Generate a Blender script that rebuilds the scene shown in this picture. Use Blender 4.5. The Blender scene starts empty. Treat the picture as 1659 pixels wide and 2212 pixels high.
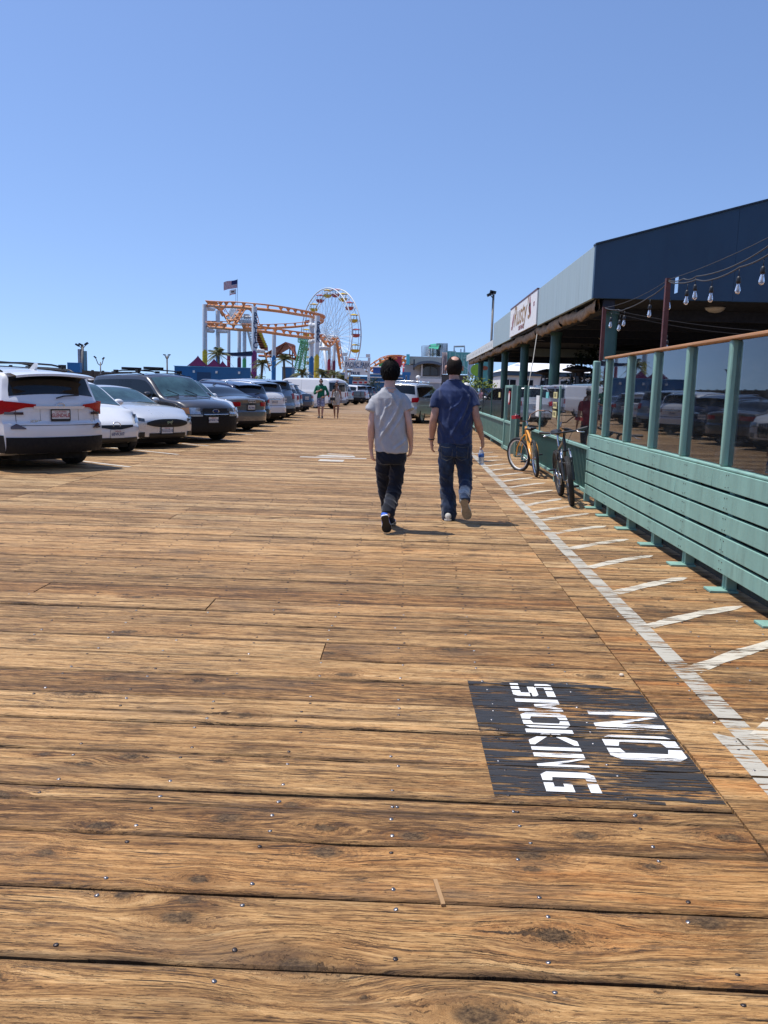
import bpy, bmesh, math, random
from mathutils import Vector, Matrix, noise as mnoise
R = math.radians
rnd = random.Random(7)
sc = bpy.context.scene
COL = sc.collection
# ------------------------------------------------------------------ camera
cam_d = bpy.data.cameras.new('camera')
cam = bpy.data.objects.new('camera', cam_d); COL.objects.link(cam); sc.camera = cam
cam_d.sensor_fit = 'VERTICAL'; cam_d.sensor_height = 36.0; cam_d.lens = 36.0*1820.0/2212.0
cam_d.clip_start = 0.05; cam_d.clip_end = 30000
_M = Matrix([[0.9991775, -0.031683, 0.0253072], [0.0296196, 0.1440218, -0.9891311], [0.0276939, 0.9890672, 0.1448418]])      # camera-to-world rotation
cam.matrix_world = Matrix.Translation((0, 0, 1.47)) @ _M.to_4x4()
# ------------------------------------------------------------------ sky and sun
SUN = Vector((-0.335, 0.085, 0.93)).normalized()
w = bpy.data.worlds.new('World'); sc.world = w; w.use_nodes = True
nt = w.node_tree; bgn = nt.nodes['Background']
sky = nt.nodes.new('ShaderNodeTexSky'); sky.sky_type = 'NISHITA'; sky.sun_disc = False
sky.sun_elevation = math.asin(SUN.z); sky.sun_rotation = math.atan2(SUN.x, SUN.y)
sky.altitude = 0; sky.air_density = 1.0; sky.dust_density = 0.45; sky.ozone_density = 3.0
_tc = nt.nodes.new('ShaderNodeTexCoord'); _va = nt.nodes.new('ShaderNodeVectorMath'); _va.operation = 'ADD'; _va.inputs[1].default_value = (0, 0, .12)
_vn = nt.nodes.new('ShaderNodeVectorMath'); _vn.operation = 'NORMALIZE'
nt.links.new(_tc.outputs['Generated'], _va.inputs[0]); nt.links.new(_va.outputs[0], _vn.inputs[0]); nt.links.new(_vn.outputs[0], sky.inputs[0])
_mx = nt.nodes.new('ShaderNodeMix'); _mx.data_type = 'RGBA'; _mx.blend_type = 'MULTIPLY'; _mx.inputs[0].default_value = 1; _mx.inputs[7].default_value = (1.07, 1.11, 1.26, 1)
nt.links.new(sky.outputs[0], _mx.inputs[6]); nt.links.new(_mx.outputs[2], bgn.inputs[0]); bgn.inputs[1].default_value = 0.14
sd = bpy.data.lights.new('sun', 'SUN'); sd.energy = 5.0; sd.angle = R(0.53); sd.color = (1.0, 0.955, 0.89)
so = bpy.data.objects.new('sun', sd); COL.objects.link(so)
so.rotation_euler = SUN.to_track_quat('Z', 'Y').to_euler()
vs = sc.view_settings; vs.view_transform = 'Standard'; vs.look = 'None'; vs.gamma = 1; vs.use_curve_mapping = False
vs.exposure = 0.0
# ------------------------------------------------------------------ node helper
class NB:
    def __init__(s, name):
        s.m = bpy.data.materials.new(name); s.m.use_nodes = True
        s.t = s.m.node_tree; s.p = s.t.nodes['Principled BSDF']; s.out = s.t.nodes['Material Output']
    def n(s, kind, **kw):
        nd = s.t.nodes.new('ShaderNode'+kind)
        for k, v in kw.items(): setattr(nd, k, v)
        return nd
    def put(s, sock, v):
        if isinstance(v, bpy.types.NodeSocket): s.t.links.new(v, sock)
        elif v is not None:
            if isinstance(v, (tuple, list)) and len(v) == 3 and sock.type == 'RGBA': v = (*v, 1)
            sock.default_value = v
    def math(s, op, a, b=None, c=None, clamp=False):
        nd = s.n('Math', operation=op); nd.use_clamp = clamp
        for i, v in enumerate((a, b, c)): s.put(nd.inputs[i], v)
        return nd.outputs[0]
    def mul(s, a, b): return s.math('MULTIPLY', a, b)
    def add(s, a, b): return s.math('ADD', a, b)
    def sub(s, a, b): return s.math('SUBTRACT', a, b)
    def comb(s, x=0., y=0., z=0.):
        nd = s.n('CombineXYZ')
        for i, v in enumerate((x, y, z)): s.put(nd.inputs[i], v)
        return nd.outputs[0]
    def sep(s, v):
        nd = s.n('SeparateXYZ'); s.put(nd.inputs[0], v); return nd.outputs
    def noise(s, vec, scale=5, detail=3, rough=.55, dist=0, out=0):
        nd = s.n('TexNoise'); s.put(nd.inputs['Vector'], vec); s.put(nd.inputs['Scale'], scale)
        s.put(nd.inputs['Detail'], detail); s.put(nd.inputs['Roughness'], rough); s.put(nd.inputs['Distortion'], dist)
        return nd.outputs[out]
    def ramp(s, f, stops, interp='LINEAR'):
        nd = s.n('ValToRGB'); cr = nd.color_ramp; cr.interpolation = interp
        while len(cr.elements) < len(stops): cr.elements.new(.5)
        for e, (p, c) in zip(cr.elements, stops):
            e.position = p; e.color = (c, c, c, 1) if isinstance(c, (int, float)) else (*c, 1)
        s.put(nd.inputs[0], f); return nd.outputs[0]
    def mr(s, v, a, b, c=0., d=1., smooth=False):
        nd = s.n('MapRange'); nd.interpolation_type = 'SMOOTHSTEP' if smooth else 'LINEAR'
        for i, q in enumerate((v, a, b, c, d)): s.put(nd.inputs[i], q)
        return nd.outputs[0]
    def mix(s, f, a, b, blend='MIX'):
        nd = s.n('Mix', data_type='RGBA', blend_type=blend)
        s.put(nd.inputs[0], f); s.put(nd.inputs[6], a); s.put(nd.inputs[7], b); return nd.outputs[2]
    def obj(s): return s.n('TexCoord').outputs['Object']
    def pos(s): return s.n('NewGeometry').outputs['Position']
    def scale(s, vec, v):
        nd = s.n('VectorMath', operation='MULTIPLY'); s.put(nd.inputs[0], vec); s.put(nd.inputs[1], v); return nd.outputs[0]
    def bump(s, h, strength=.3, dist=.01):
        nd = s.n('Bump'); s.put(nd.inputs['Strength'], strength); s.put(nd.inputs['Distance'], dist); s.put(nd.inputs['Height'], h)
        s.t.links.new(nd.outputs[0], s.p.inputs['Normal'])
    def set(s, **kw):
        mp = dict(col='Base Color', rough='Roughness', metal='Metallic', coat='Coat Weight', coatr='Coat Roughness', spec='Specular IOR Level',
                  trans='Transmission Weight', alpha='Alpha', ior='IOR', sheen='Sheen Weight', sss='Subsurface Weight', emit='Emission Color', es='Emission Strength')
        for k, v in kw.items(): s.put(s.p.inputs[mp[k]], v)
_mats = {}
def pm(name, c, rough=.6, metal=0., var=.12, scale=6., coat=0., bump=0., bscale=40., grime=None, stretch=(1, 1, 1), spec=.5, coatr=.05):
    """procedural paint/plastic/metal: base colour with uneven tone, optional grime and relief"""
    if name in _mats: return _mats[name]
    b = NB(name); o = b.scale(b.obj(), stretch)
    f = b.noise(o, scale, 5, .6)
    lo = tuple(max(0, x*(1-var)) for x in c); hi = tuple(min(1, x*(1+var)) for x in c)
    col = b.ramp(f, [(.3, lo), (.7, hi)])
    if grime:
        g = b.ramp(b.noise(o, scale*2.3, 8, .7), [(.52, 0.), (.72, 1.)])
        col = b.mix(b.mul(g, grime[1]), col, grime[0])
    b.set(col=col, rough=b.mr(b.noise(o, scale*3, 3), .3, .7, max(.02, rough*.82), min(1, rough*1.18)), metal=metal, coat=coat, coatr=coatr, spec=spec)
    if bump: b.bump(b.noise(o, bscale, 4), bump, .01)
    _mats[name] = b.m; return b.m
# ------------------------------------------------------------------ mesh helper
def linkmesh(name, me, mat=None, parent=None, smooth=False, angle=None):
    o = bpy.data.objects.new(name, me); COL.objects.link(o)
    if mat:
        if len(me.materials): me.materials.clear()
        for m in (mat if isinstance(mat, (list, tuple)) else [mat]): me.materials.append(m)
    if parent: o.parent = parent
    if smooth:
        for p in me.polygons: p.use_smooth = True
        if angle: me.set_sharp_from_angle(angle=R(angle))
    return o
class MB:
    def __init__(s): s.v = []; s.f = []; s.mi = []; s.cur = 0
    def add(s, vs, fs):
        n = len(s.v); s.v += [tuple(q) for q in vs]; s.f += [tuple(i+n for i in f) for f in fs]; s.mi += [s.cur]*len(fs); return s
    def box(s, c, d, rz=0., M=None):
        c = Vector(c); hx, hy, hz = d[0]/2, d[1]/2, d[2]/2
        m = M if M is not None else Matrix.Rotation(rz, 3, 'Z')
        vs = [c + m @ Vector((x*hx, y*hy, z*hz)) for x in (-1, 1) for y in (-1, 1) for z in (-1, 1)]
        return s.add(vs, [(0, 1, 3, 2), (4, 6, 7, 5), (0, 4, 5, 1), (2, 3, 7, 6), (0, 2, 6, 4), (1, 5, 7, 3)])
    def bb(s, x0, x1, y0, y1, z0, z1): return s.box(((x0+x1)/2, (y0+y1)/2, (z0+z1)/2), (abs(x1-x0), abs(y1-y0), abs(z1-z0)))
    def tube(s, pts, r, n=8, caps=True, up=None):
        pts = [Vector(p) for p in pts]; rs = r if isinstance(r, (list, tuple)) else [r]*len(pts)
        base = len(s.v); prev = None; vs = []; fs = []
        for i, p in enumerate(pts):
            d = (pts[min(i+1, len(pts)-1)]-pts[max(i-1, 0)])
            if d.length < 1e-9: d = Vector((0, 0, 1))
            d.normalize()
            if prev is None:
                a = Vector((0, 0, 1)) if abs(d.z) < .9 else Vector((1, 0, 0))
                u = d.cross(a).normalized()
            else:
                u = (prev - d*prev.dot(d))
                u = u.normalized() if u.length > 1e-6 else d.orthogonal().normalized()
            prev = u; v = d.cross(u)
            for k in range(n):
                t = 2*math.pi*k/n; vs.append(p + (u*math.cos(t)+v*math.sin(t))*rs[i])
        for i in range(len(pts)-1):
            for k in range(n):
                a = i*n+k; b2 = i*n+(k+1) % n; fs.append((a, b2, b2+n, a+n))
        if caps: fs.append(tuple(range(n))[::-1]); fs.append(tuple((len(pts)-1)*n+k for k in range(n)))
        return s.add(vs, fs)
    def cyl(s, a, b, r, r2=None, n=12): return s.tube([a, b], [r, r if r2 is None else r2], n)
    def lathe(s, prof, c=(0, 0, 0), n=16, M=None):
        m = M or Matrix.Identity(3); c = Vector(c); vs = []; fs = []
        for (r, z) in prof:
            for k in range(n):
                t = 2*math.pi*k/n; vs.append(c + m @ Vector((r*math.cos(t), r*math.sin(t), z)))
        for i in range(len(prof)-1):
            for k in range(n):
                fs.append((i*n+k, i*n+(k+1) % n, (i+1)*n+(k+1) % n, (i+1)*n+k))
        fs.append(tuple(range(n))[::-1]); fs.append(tuple((len(prof)-1)*n+k for k in range(n)))
        return s.add(vs, fs)
    def grid(s, rows, closed=False):
        n = len(rows[0]); vs = [p for r_ in rows for p in r_]; fs = []
        for i in range(len(rows)-1):
            for k in range(n if closed else n-1):
                fs.append((i*n+k, i*n+(k+1) % n, (i+1)*n+(k+1) % n, (i+1)*n+k))
        return s.add(vs, fs)
    def prism(s, poly, a, b, f):
        """poly: list of 2-D points, extruded from a to b; f(u,v,w)->xyz"""
        n = len(poly); vs = [f(u, v, a) for u, v in poly]+[f(u, v, b) for u, v in poly]
        fs = [tuple(range(n))[::-1], tuple(range(n, 2*n))]+[(i, (i+1) % n, (i+1) % n+n, i+n) for i in range(n)]
        return s.add(vs, fs)
    def torus(s, c, ax, Rr, r, n=32, m=8, a0=0, a1=2*math.pi):
        ax = Vector(ax).normalized(); u = ax.orthogonal().normalized(); v = ax.cross(u); c = Vector(c)
        full = abs(a1-a0) > 6.28
        pts = [c+(u*math.cos(a0+(a1-a0)*i/n)+v*math.sin(a0+(a1-a0)*i/n))*Rr for i in range(n+1)]
        rows = []
        for i, p in enumerate(pts):
            d = (p-c).normalized()
            rows.append([p+(d*math.cos(2*math.pi*k/m)+ax*math.sin(2*math.pi*k/m))*r for k in range(m)])
        return s.grid(rows, True)
    def mesh(s, name='mesh'):
        me = bpy.data.meshes.new(name); me.from_pydata(s.v, [], s.f)
        if any(s.mi): me.polygons.foreach_set('material_index', s.mi)
        me.update(); return me
    def build(s, name, mat, parent=None, smooth=False, angle=None, fix=True):
        me = s.mesh(name)
        if isinstance(mat, (list, tuple)):
            for m in mat: me.materials.append(m)
            me.polygons.foreach_set('material_index', s.mi); mat = None
        if fix:
            bm = bmesh.new(); bm.from_mesh(me); bmesh.ops.recalc_face_normals(bm, faces=bm.faces); bm.to_mesh(me); bm.free()
        return linkmesh(name, me, mat, parent, smooth or angle is not None, angle)
def tag(o, label=None, cat=None, group=None, kind=None):
    if label: o['label'] = label
    if cat: o['category'] = cat
    if group: o['group'] = group
    if kind: o['kind'] = kind
    return o
def thing(name, label, cat, loc=(0, 0, 0), rz=0., group=None):
    o = bpy.data.objects.new(name, None); COL.objects.link(o); o.location = loc; o.rotation_euler = (0, 0, rz)
    o.empty_display_size = .2
    return tag(o, label, cat, group)
KIDS = {}
def copy_tree(o, loc=None, rz=None, label=None, parent=None):
    c = o.copy(); COL.objects.link(c)
    if parent: c.parent = parent
    for ch in [q for q in COL.objects if q.parent == o]: copy_tree(ch, parent=c)
    if loc is not None: c.location = loc
    if rz is not None: c.rotation_euler = (0, 0, rz)
    if label: c['label'] = label
    return c
def bevel(o, wd=.01, seg=2):
    m = o.modifiers.new('bevel', 'BEVEL'); m.width = wd; m.segments = seg; m.limit_method = 'ANGLE'; m.angle_limit = R(35)
    for p in o.data.polygons: p.use_smooth = True
    o.data.set_sharp_from_angle(angle=R(50))
    return o
def bake(o):
    """apply the modifiers into the mesh"""
    dg = bpy.context.evaluated_depsgraph_get()
    me = bpy.data.meshes.new_from_object(o.evaluated_get(dg)); old = o.data
    o.modifiers.clear(); o.data = me; return o
def text_mesh(body, size=1., bold=0., spacing=1.):
    cu = bpy.data.curves.new('text', 'FONT'); cu.body = body; cu.size = size; cu.align_x = 'CENTER'; cu.align_y = 'CENTER'
    cu.offset = bold; cu.resolution_u = 2; cu.space_character = spacing
    o = bpy.data.objects.new('text', cu); COL.objects.link(o)
    dg = bpy.context.evaluated_depsgraph_get(); me = bpy.data.meshes.new_from_object(o.evaluated_get(dg))
    bpy.data.objects.remove(o); bpy.data.curves.remove(cu); return me
def text_obj(name, body, size, mat, parent, M, bold=0., spacing=1., sx=1.):
    """flat lettering placed by a 4x4 matrix: x right, y up, z out of the face"""
    me = text_mesh(body, size, bold, spacing); me.transform(M @ Matrix.Diagonal((sx, 1, 1, 1)))
    return linkmesh(name, me, mat, parent)
def frame(o, x, y): # matrix with origin, x axis and y axis
    x = Vector(x).normalized(); y = Vector(y); z = x.cross(y).normalized(); y = z.cross(x)
    m = Matrix((x, y, z)).transposed().to_4x4(); m.translation = Vector(o); return m
def lerp(a, b, t): return a+(b-a)*t
def smooth(t): t = max(0., min(1., t)); return t*t*(3-2*t)
def interp(tab, x):
    """smooth (Catmull-Rom like, monotone-limited) interpolation in a table of (x, value)"""
    if x <= tab[0][0]: return tab[0][1]
    if x >= tab[-1][0]: return tab[-1][1]
    for i in range(len(tab)-1):
        x0, y0 = tab[i]; x1, y1 = tab[i+1]
        if x <= x1:
            h = x1-x0; d = (y1-y0)/h
            def slope(j):
                if j <= 0 or j >= len(tab)-1: return d
                a = (tab[j][1]-tab[j-1][1])/(tab[j][0]-tab[j-1][0]); b_ = (tab[j+1][1]-tab[j][1])/(tab[j+1][0]-tab[j][0])
                return 0 if a*b_ <= 0 else 2*a*b_/(a+b_)
            m0, m1 = slope(i), slope(i+1); t = (x-x0)/h
            return (2*t**3-3*t**2+1)*y0+(t**3-2*t**2+t)*h*m0+(-2*t**3+3*t**2)*y1+(t**3-t**2)*h*m1
# ================================================================== the pier deck
def wood_material():
    b = NB('weathered_plank_wood')
    P = b.sep(b.pos()); at = b.n('Attribute', attribute_name='pr'); pr = at.outputs['Fac']
    x, y = P[0], P[1]
    off = b.mul(pr, 57.0)
    xo = b.add(x, off)
    # knots from voronoi cells; the grain flows round them
    vx, vy = b.mul(xo, 1.55), b.add(b.mul(y, 3.6), b.mul(pr, 13.))
    vo = b.n('TexVoronoi', voronoi_dimensions='2D', feature='F1'); vo.inputs['Scale'].default_value = 1; vo.inputs['Randomness'].default_value = .95
    b.put(vo.inputs['Vector'], b.comb(vx, vy, 0.))
    vp = b.sep(vo.outputs['Position']); vc = b.sep(vo.outputs['Color'])
    dx = b.mul(b.sub(vx, vp[0]), 1/1.55); dy = b.mul(b.sub(vy, vp[1]), 1/3.6)
    wob = b.mul(b.sub(b.noise(b.comb(xo, y, 0.), 34, 5, .7), .5), .085)
    dxw, dyw = b.add(dx, wob), b.add(dy, b.mul(wob, .5))
    ksz = b.mr(vc[0], .25, 1., .25, 1.25)
    def ell(sx, sy):
        a = b.math('DIVIDE', dxw, b.mul(ksz, sx*1.25)); c = b.math('DIVIDE', dyw, b.mul(ksz, sy*1.25))
        return b.math('SQRT', b.add(b.mul(a, a), b.mul(c, c)))
    has = b.math('GREATER_THAN', vc[1], .3)
    kr = ell(.042, .026); kn = b.mul(b.mr(kr, .5, 1.1, 1., 0., True), has)
    halo = b.mul(b.mr(ell(.13, .05), .3, 1.2, 1., 0., True), has)
    g = b.mul(b.mr(ell(.26, .085), 0., 1.1, 1., 0., True), has)
    yy = b.sub(y, b.mul(b.mul(dy, g), .72))
    # the larger knots of the nearest boards, one by one
    wob2 = b.mul(wob, .55); hk = hh = None; ring_r = kr
    for (kx, ky, _z), sz in (((-0.597, 2.139, 0.000), 1.35), ((-0.991, 2.606, 0.000), 1.0), ((-0.237, 2.651, 0.000), 1.05), ((-0.782, 2.228, 0.000), .8), ((-0.587, 2.324, 0.000), .85), ((-0.237, 1.963, 0.000), 1.5), ((0.431, 2.455, 0.000), .85), ((0.445, 2.127, 0.000), 1.35), ((0.213, 1.816, 0.000), 1.7), ((1.128, 2.696, 0.000), 1.1),
                           ((-1.516, 3.767, 0.000), 1.0), ((-0.692, 3.597, 0.000), 1.15), ((-1.064, 3.130, 0.000), 1.1), ((-1.211, 3.050, 0.000), .9), ((-1.010, 4.013, 0.000), .9)):
        ex, ey = b.add(b.sub(x, kx), wob2), b.add(b.sub(y, ky), wob2)
        a_ = b.mul(ex, 1/(.042*sz)); c_ = b.mul(ey, 1/(.024*sz)); rr_ = b.math('SQRT', b.add(b.mul(a_, a_), b.mul(c_, c_)))
        k1 = b.mr(rr_, .55, 1.15, 1., 0., True); h1 = b.mr(rr_, .9, 3.6, 1., 0., True)
        yy = b.sub(yy, b.mul(b.mul(ey, b.mr(rr_, .4, 5.5, 1., 0., True)), .74))
        hk = k1 if hk is None else b.math('MAXIMUM', hk, k1); hh = h1 if hh is None else b.math('MAXIMUM', hh, h1)
    kn = b.math('MAXIMUM', kn, hk); halo = b.math('MAXIMUM', halo, b.mul(hh, .85))
    yy = b.add(yy, b.mul(b.sub(b.noise(b.comb(b.mul(xo, .55), b.mul(y, 1.5), pr), 1, 2), .5), .14))
    yy = b.add(yy, b.mul(pr, 9.3))
    def gn(sx, sy, det=3, rough=.55, dist=0.): return b.noise(b.comb(b.mul(xo, sx), b.mul(yy, sy), pr), 1, det, rough, dist)
    fine = gn(20., 380., 3, .65); mid = gn(9., 135., 5, .72); wide = gn(2.0, 26., 5, .65); blot = gn(1.2, 5.5, 5, .68); ring = gn(.5, 60., 2, .5)
    t = b.add(b.add(b.mul(fine, .34), b.mul(mid, .46)), b.add(b.mul(wide, .42), b.mul(ring, .22)))
    t = b.sub(t, .22)
    t = b.add(t, b.mul(b.sub(b.math('FRACT', b.mul(pr, 7.7)), .5), .12))
    col = b.ramp(t, [(.36, (.065, .033, .014)), (.43, (.20, .107, .042)), (.49, (.36, .208, .084)), (.555, (.465, .285, .125)), (.65, (.60, .405, .205))])
    col = b.mix(b.mr(b.math('FRACT', b.mul(pr, 17.3)), .35, 1., 0., .55), col, b.mix(1., col, (1.0, .85, .70), 'MULTIPLY'))
    red = b.ramp(gn(1.2, 8., 5, .7), [(.5, 0.), (.66, 1.)])
    nearr = b.mr(x, -1.2, 1.6, .12, .7, True)
    col = b.mix(b.mul(red, nearr), col, b.mix(1., col, (1.0, .70, .45), 'MULTIPLY'))
    grey = b.ramp(blot, [(.50, 0.), (.60, 1.)])
    col = b.mix(b.mul(grey, .5), col, b.mix(1., col, (.55, .56, .58), 'MULTIPLY'))
    # dark grain-shaped stains and split lines, ragged along the grain
    st = b.ramp(gn(4.2, 46., 9, .84), [(.545, 0.), (.565, 1.)])
    stm = b.ramp(b.noise(b.comb(b.mul(xo, 1.1), b.mul(y, 3.2), pr), 1, 4), [(.42, .1), (.60, 1.)])
    stm = b.math('MINIMUM', b.add(stm, b.mr(x, -.6, 1.3, 0., .3)), 1.)
    col = b.mix(b.mul(b.mul(st, stm), .82), col, (.045, .032, .027))
    dash = b.ramp(gn(15., 210., 5, .75), [(.60, 0.), (.625, 1.)])
    col = b.mix(b.mul(dash, .75), col, (.05, .032, .02))
    cr = b.ramp(gn(2.4, 150., 3, .6), [(.60, 0.), (.635, 1.)])
    crm = b.ramp(b.noise(b.comb(b.mul(xo, 1.5), b.mul(y, 5.), pr), 1, 3), [(.44, 0.), (.56, 1.)])
    crk = b.mul(cr, crm)
    col = b.mix(b.mul(crk, .9), col, (.025, .017, .013))
    # board colour pales with distance up the pier
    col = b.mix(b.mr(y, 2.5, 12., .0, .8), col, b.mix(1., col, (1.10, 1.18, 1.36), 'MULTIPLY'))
    # foot-worn dirt patches
    di = b.ramp(b.noise(b.comb(b.mul(x, .9), b.mul(y, 2.6), 0.), 1.3, 7, .7), [(.53, 0.), (.68, 1.)])
    col = b.mix(b.mul(di, .6), col, (.10, .07, .048))
    hring = b.math('SINE', b.mul(kr, 17.)); col = b.mix(b.mul(b.mul(halo, b.mr(hring, -.2, .8)), .55), col, (.12, .07, .035)); col = b.mix(b.mul(halo, .5), col, b.mix(1., col, (.50, .40, .30), 'MULTIPLY'))
    kc = b.ramp(b.noise(b.comb(b.mul(x, .6), y, pr), 95, 6, .8), [(.38, (.016, .011, .007)), (.5, (.07, .046, .026)), (.62, (.17, .11, .055))])
    col = b.mix(b.mul(kn, .86), col, kc)
    # plank ends and long edges darken with tar and wear
    ed = b.n('Attribute', attribute_name='edge').outputs['Fac']
    em = b.mul(b.ramp(ed, [(0., 1.), (.62, 0.)]), b.ramp(gn(2.5, 26., 3), [(.35, .25), (.6, 1.)]))
    col = b.mix(b.mul(em, .7), col, (.075, .048, .03))
    h = b.add(b.add(b.mul(fine, .22), b.mul(mid, .55)), b.sub(b.mul(wide, .3), b.add(b.mul(crk, .8), b.mul(dash, .4))))
    h = b.add(h, b.mul(kn, .25))
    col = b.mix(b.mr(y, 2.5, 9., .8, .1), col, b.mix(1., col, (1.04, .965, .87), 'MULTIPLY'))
    b.set(col=col, rough=b.mr(mid, .3, .7, .62, .85), spec=.25)
    b.bump(h, 1., .007)
    return b.m
WOOD = wood_material()
PITCH = .3085; Y0 = 1.948
def wob_edge(seed, x, amp):
    v = mnoise.noise(Vector((x*1.3+seed*7.7, seed*3.1, 0)))*amp + mnoise.noise(Vector((x*6+seed, seed*1.7, 4)))*amp*.45
    k = mnoise.noise(Vector((x*2.1+seed*11, 9.3, seed)))          # a few bites out of the edge beside knots
    return v + max(0, k-.38)*.05
def plank_mesh(x0, x1, y0, y1, zt, pr, seed, step, wob=.004, rot=0.):
    n = max(2, int((x1-x0)/step)); vs = []; fs = []
    for i in range(n+1):
        x = lerp(x0, x1, i/n)
        a = y0 + wob_edge(seed, x, wob)+rot*(x-x0); c = y1 - wob_edge(seed+.5, x, wob)+rot*(x-x0)
        zz = zt + mnoise.noise(Vector((x*.7, seed*5, 1)))*.002
        vs += [(x, a+.003, zz-.075), (x, a, zz-.007), (x, a+.006, zz), (x, a+.035, zz+.0008), (x, c-.035, zz+.0008), (x, c-.006, zz), (x, c, zz-.007), (x, c-.003, zz-.075)]
    m = 8
    for i in range(n):
        for k in range(m-1): fs.append((i*m+k, (i+1)*m+k, (i+1)*m+k+1, i*m+k+1))
    fs.append(tuple(range(m))); fs.append(tuple(n*m+k for k in range(m))[::-1])
    return vs, fs
def plank_attr(me, prs, edges):
    a = me.attributes.new('pr', 'FLOAT', 'POINT'); a.data.foreach_set('value', prs)
    a = me.attributes.new('edge', 'FLOAT', 'POINT'); a.data.foreach_set('value', edges)
EDGE = [0, 0, .12, 1, 1, .12, 0, 0]
deck = thing('pier_deck', 'weathered brown wooden plank deck of the pier running straight ahead', None); del_cat = deck
deck['kind'] = 'structure'
PL = []   # (x0, x1, y0, y1, ztop, object)
def add_plank(x0, x1, y0, y1, step, wob=.004):
    zt = rnd.uniform(-.0035, .0025); pr = rnd.random()
    vs, fs = plank_mesh(x0, x1, y0, y1, zt, pr, rnd.uniform(0, 90), step, wob)
    me = bpy.data.meshes.new('plank'); me.from_pydata(vs, [], fs); me.update()
    plank_attr(me, [pr]*len(vs), EDGE*(len(vs)//8))
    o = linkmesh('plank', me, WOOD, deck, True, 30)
    PL.append((x0, x1, y0, y1, zt, o)); return o
for k in range(-4, 34):
    y0 = Y0+k*PITCH; y1 = y0+PITCH; near = y0 < 4.6
    step = .05 if near else (.12 if y0 < 8 else .4)
    ga, gb = (rnd.choice((.004, .006, .009)) if k != 6 else .012), .004
    ga = {0: .010, 1: .010, 3: .013, 6: .010}.get(k, ga)
    # some courses are two narrower boards
    if k in (2, 5) or (k > 7 and rnd.random() < .18):
        f = .36 if k != 2 else .33
        ym = y0+PITCH*f if k == 5 else (y0+.208 if k == 2 else y0+PITCH*rnd.choice((.36, .5, .64)))
        add_plank(-4.87, 1.212, y0+ga, ym-.002, step); add_plank(-4.87, 1.212, ym+.002, y1-gb, step)
    elif k > 7 and rnd.random() < .35:
        xj = -.01+.427*rnd.randint(-9, 1); add_plank(-4.87, xj-.003, y0+ga, y1-gb, step); add_plank(xj+.003, 1.212, y0+ga, y1-gb, step)
    else: add_plank(-4.87, 1.212, y0+ga, y1-gb, step, .005 if near else .004)
    if y0 > 8.4: add_plank(-11.0, -4.876, y0+.006, y1-.004, .5)
yr = .55
while yr < 12.4:
    wd = rnd.choice((.30, .305, .29, .2, .31))
    add_plank(1.218, 2.62 if rnd.random() < .4 else 3.1, yr+.005, yr+wd-.004, .06 if yr < 6 else .3, .005); yr += wd
# planks too far off (or out of frame) to pick apart: still real boards with joints, joined
sv = []; sf = []; sp = []; se = []
def far_plank(x0, x1, y0, y1, step=3.):
    pr = rnd.random(); vs, fs = plank_mesh(x0, x1, y0, y1, rnd.uniform(-.004, .003), pr, rnd.uniform(0, 90), step, .003)
    n = len(sv); sv.extend(vs); sf.extend(tuple(i+n for i in f) for f in fs); sp.extend([pr]*len(vs)); se.extend(EDGE*(len(vs)//8))
ks = list(range(-30, -4))+list(range(34, 150))
for k in ks:
    y0 = Y0+k*PITCH; y1 = y0+PITCH; g = rnd.choice((.005, .008, .011))
    for a, c in ((-4.87, 1.212), (1.218, 3.1), (-11., -4.876), (-17.1, -11.006), (-23.2, -17.1), (-28, -23.21), (3.106, 9.2), (9.21, 15.3)): far_plank(a, c, y0+g, y1-.004)
for k in range(-4, 34):
    y0 = Y0+k*PITCH; y1 = y0+PITCH
    if y0 <= 8.4: far_plank(-11., -4.876, y0+.006, y1-.004)
    for a, c in ((-17.1, -11.006), (-23.2, -17.1), (-28, -23.21), (3.106, 9.2), (9.21, 15.3)): far_plank(a, c, y0+.006, y1-.004)
me = bpy.data.meshes.new('distant_planks'); me.from_pydata(sv, [], sf); me.update(); plank_attr(me, sp, se)
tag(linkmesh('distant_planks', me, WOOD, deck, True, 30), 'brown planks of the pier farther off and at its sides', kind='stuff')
# beyond that the boards are a sheet
def far_wood():
    b = NB('distant_plank_wood'); P = b.sep(b.pos())
    yk = b.math('FLOOR', b.math('DIVIDE', b.sub(P[1], Y0), PITCH)); wn = b.n('TexWhiteNoise', noise_dimensions='1D'); b.put(wn.inputs['W'], yk); r = wn.outputs[0]
    nz = b.noise(b.comb(b.mul(P[0], 1.2), b.mul(P[1], 9.), r), 1, 5, .65)
    t = b.add(b.mul(nz, .7), b.mul(r, .18))
    b.set(col=b.ramp(t, [(.3, (.16, .10, .055)), (.5, (.31, .20, .11)), (.7, (.40, .28, .16))]), rough=.8, spec=.25)
    b.bump(nz, .4, .01); return b.m
mb = MB(); mb.grid([[(-28, 48.4, -.002), (-28, 300, -.002)], [(60, 48.4, -.002), (60, 300, -.002)]])
mb.build('distant_boards', far_wood(), deck)
# joists below the gaps, plus an added dark sheet for their black shadow
mb = MB()
for i in range(12): mb.bb(-28+i*.0001, 15.3, -7.3+i*4.7, -7.3+i*4.7+4.66, -.42, -.40)
mb.build('gap_dark_sheet', pm('tarred_timber', (.02, .015, .012), .9), deck)
mb = MB(); x = -4.87
for i in range(-14, 38): mb.bb(-.01+i*.427-.045, -.01+i*.427+.045, -7, 48, -.39, -.082)
tag(mb.build('joist', pm('tarred_timber', (.02, .015, .012), .9), deck), kind='stuff')
mb = MB(); mb.bb(-28, 60, 48.4, 300, -1., -.004); mb.build('pier_slab', pm('tarred_timber', (.02, .015, .012), .9), deck)
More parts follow.
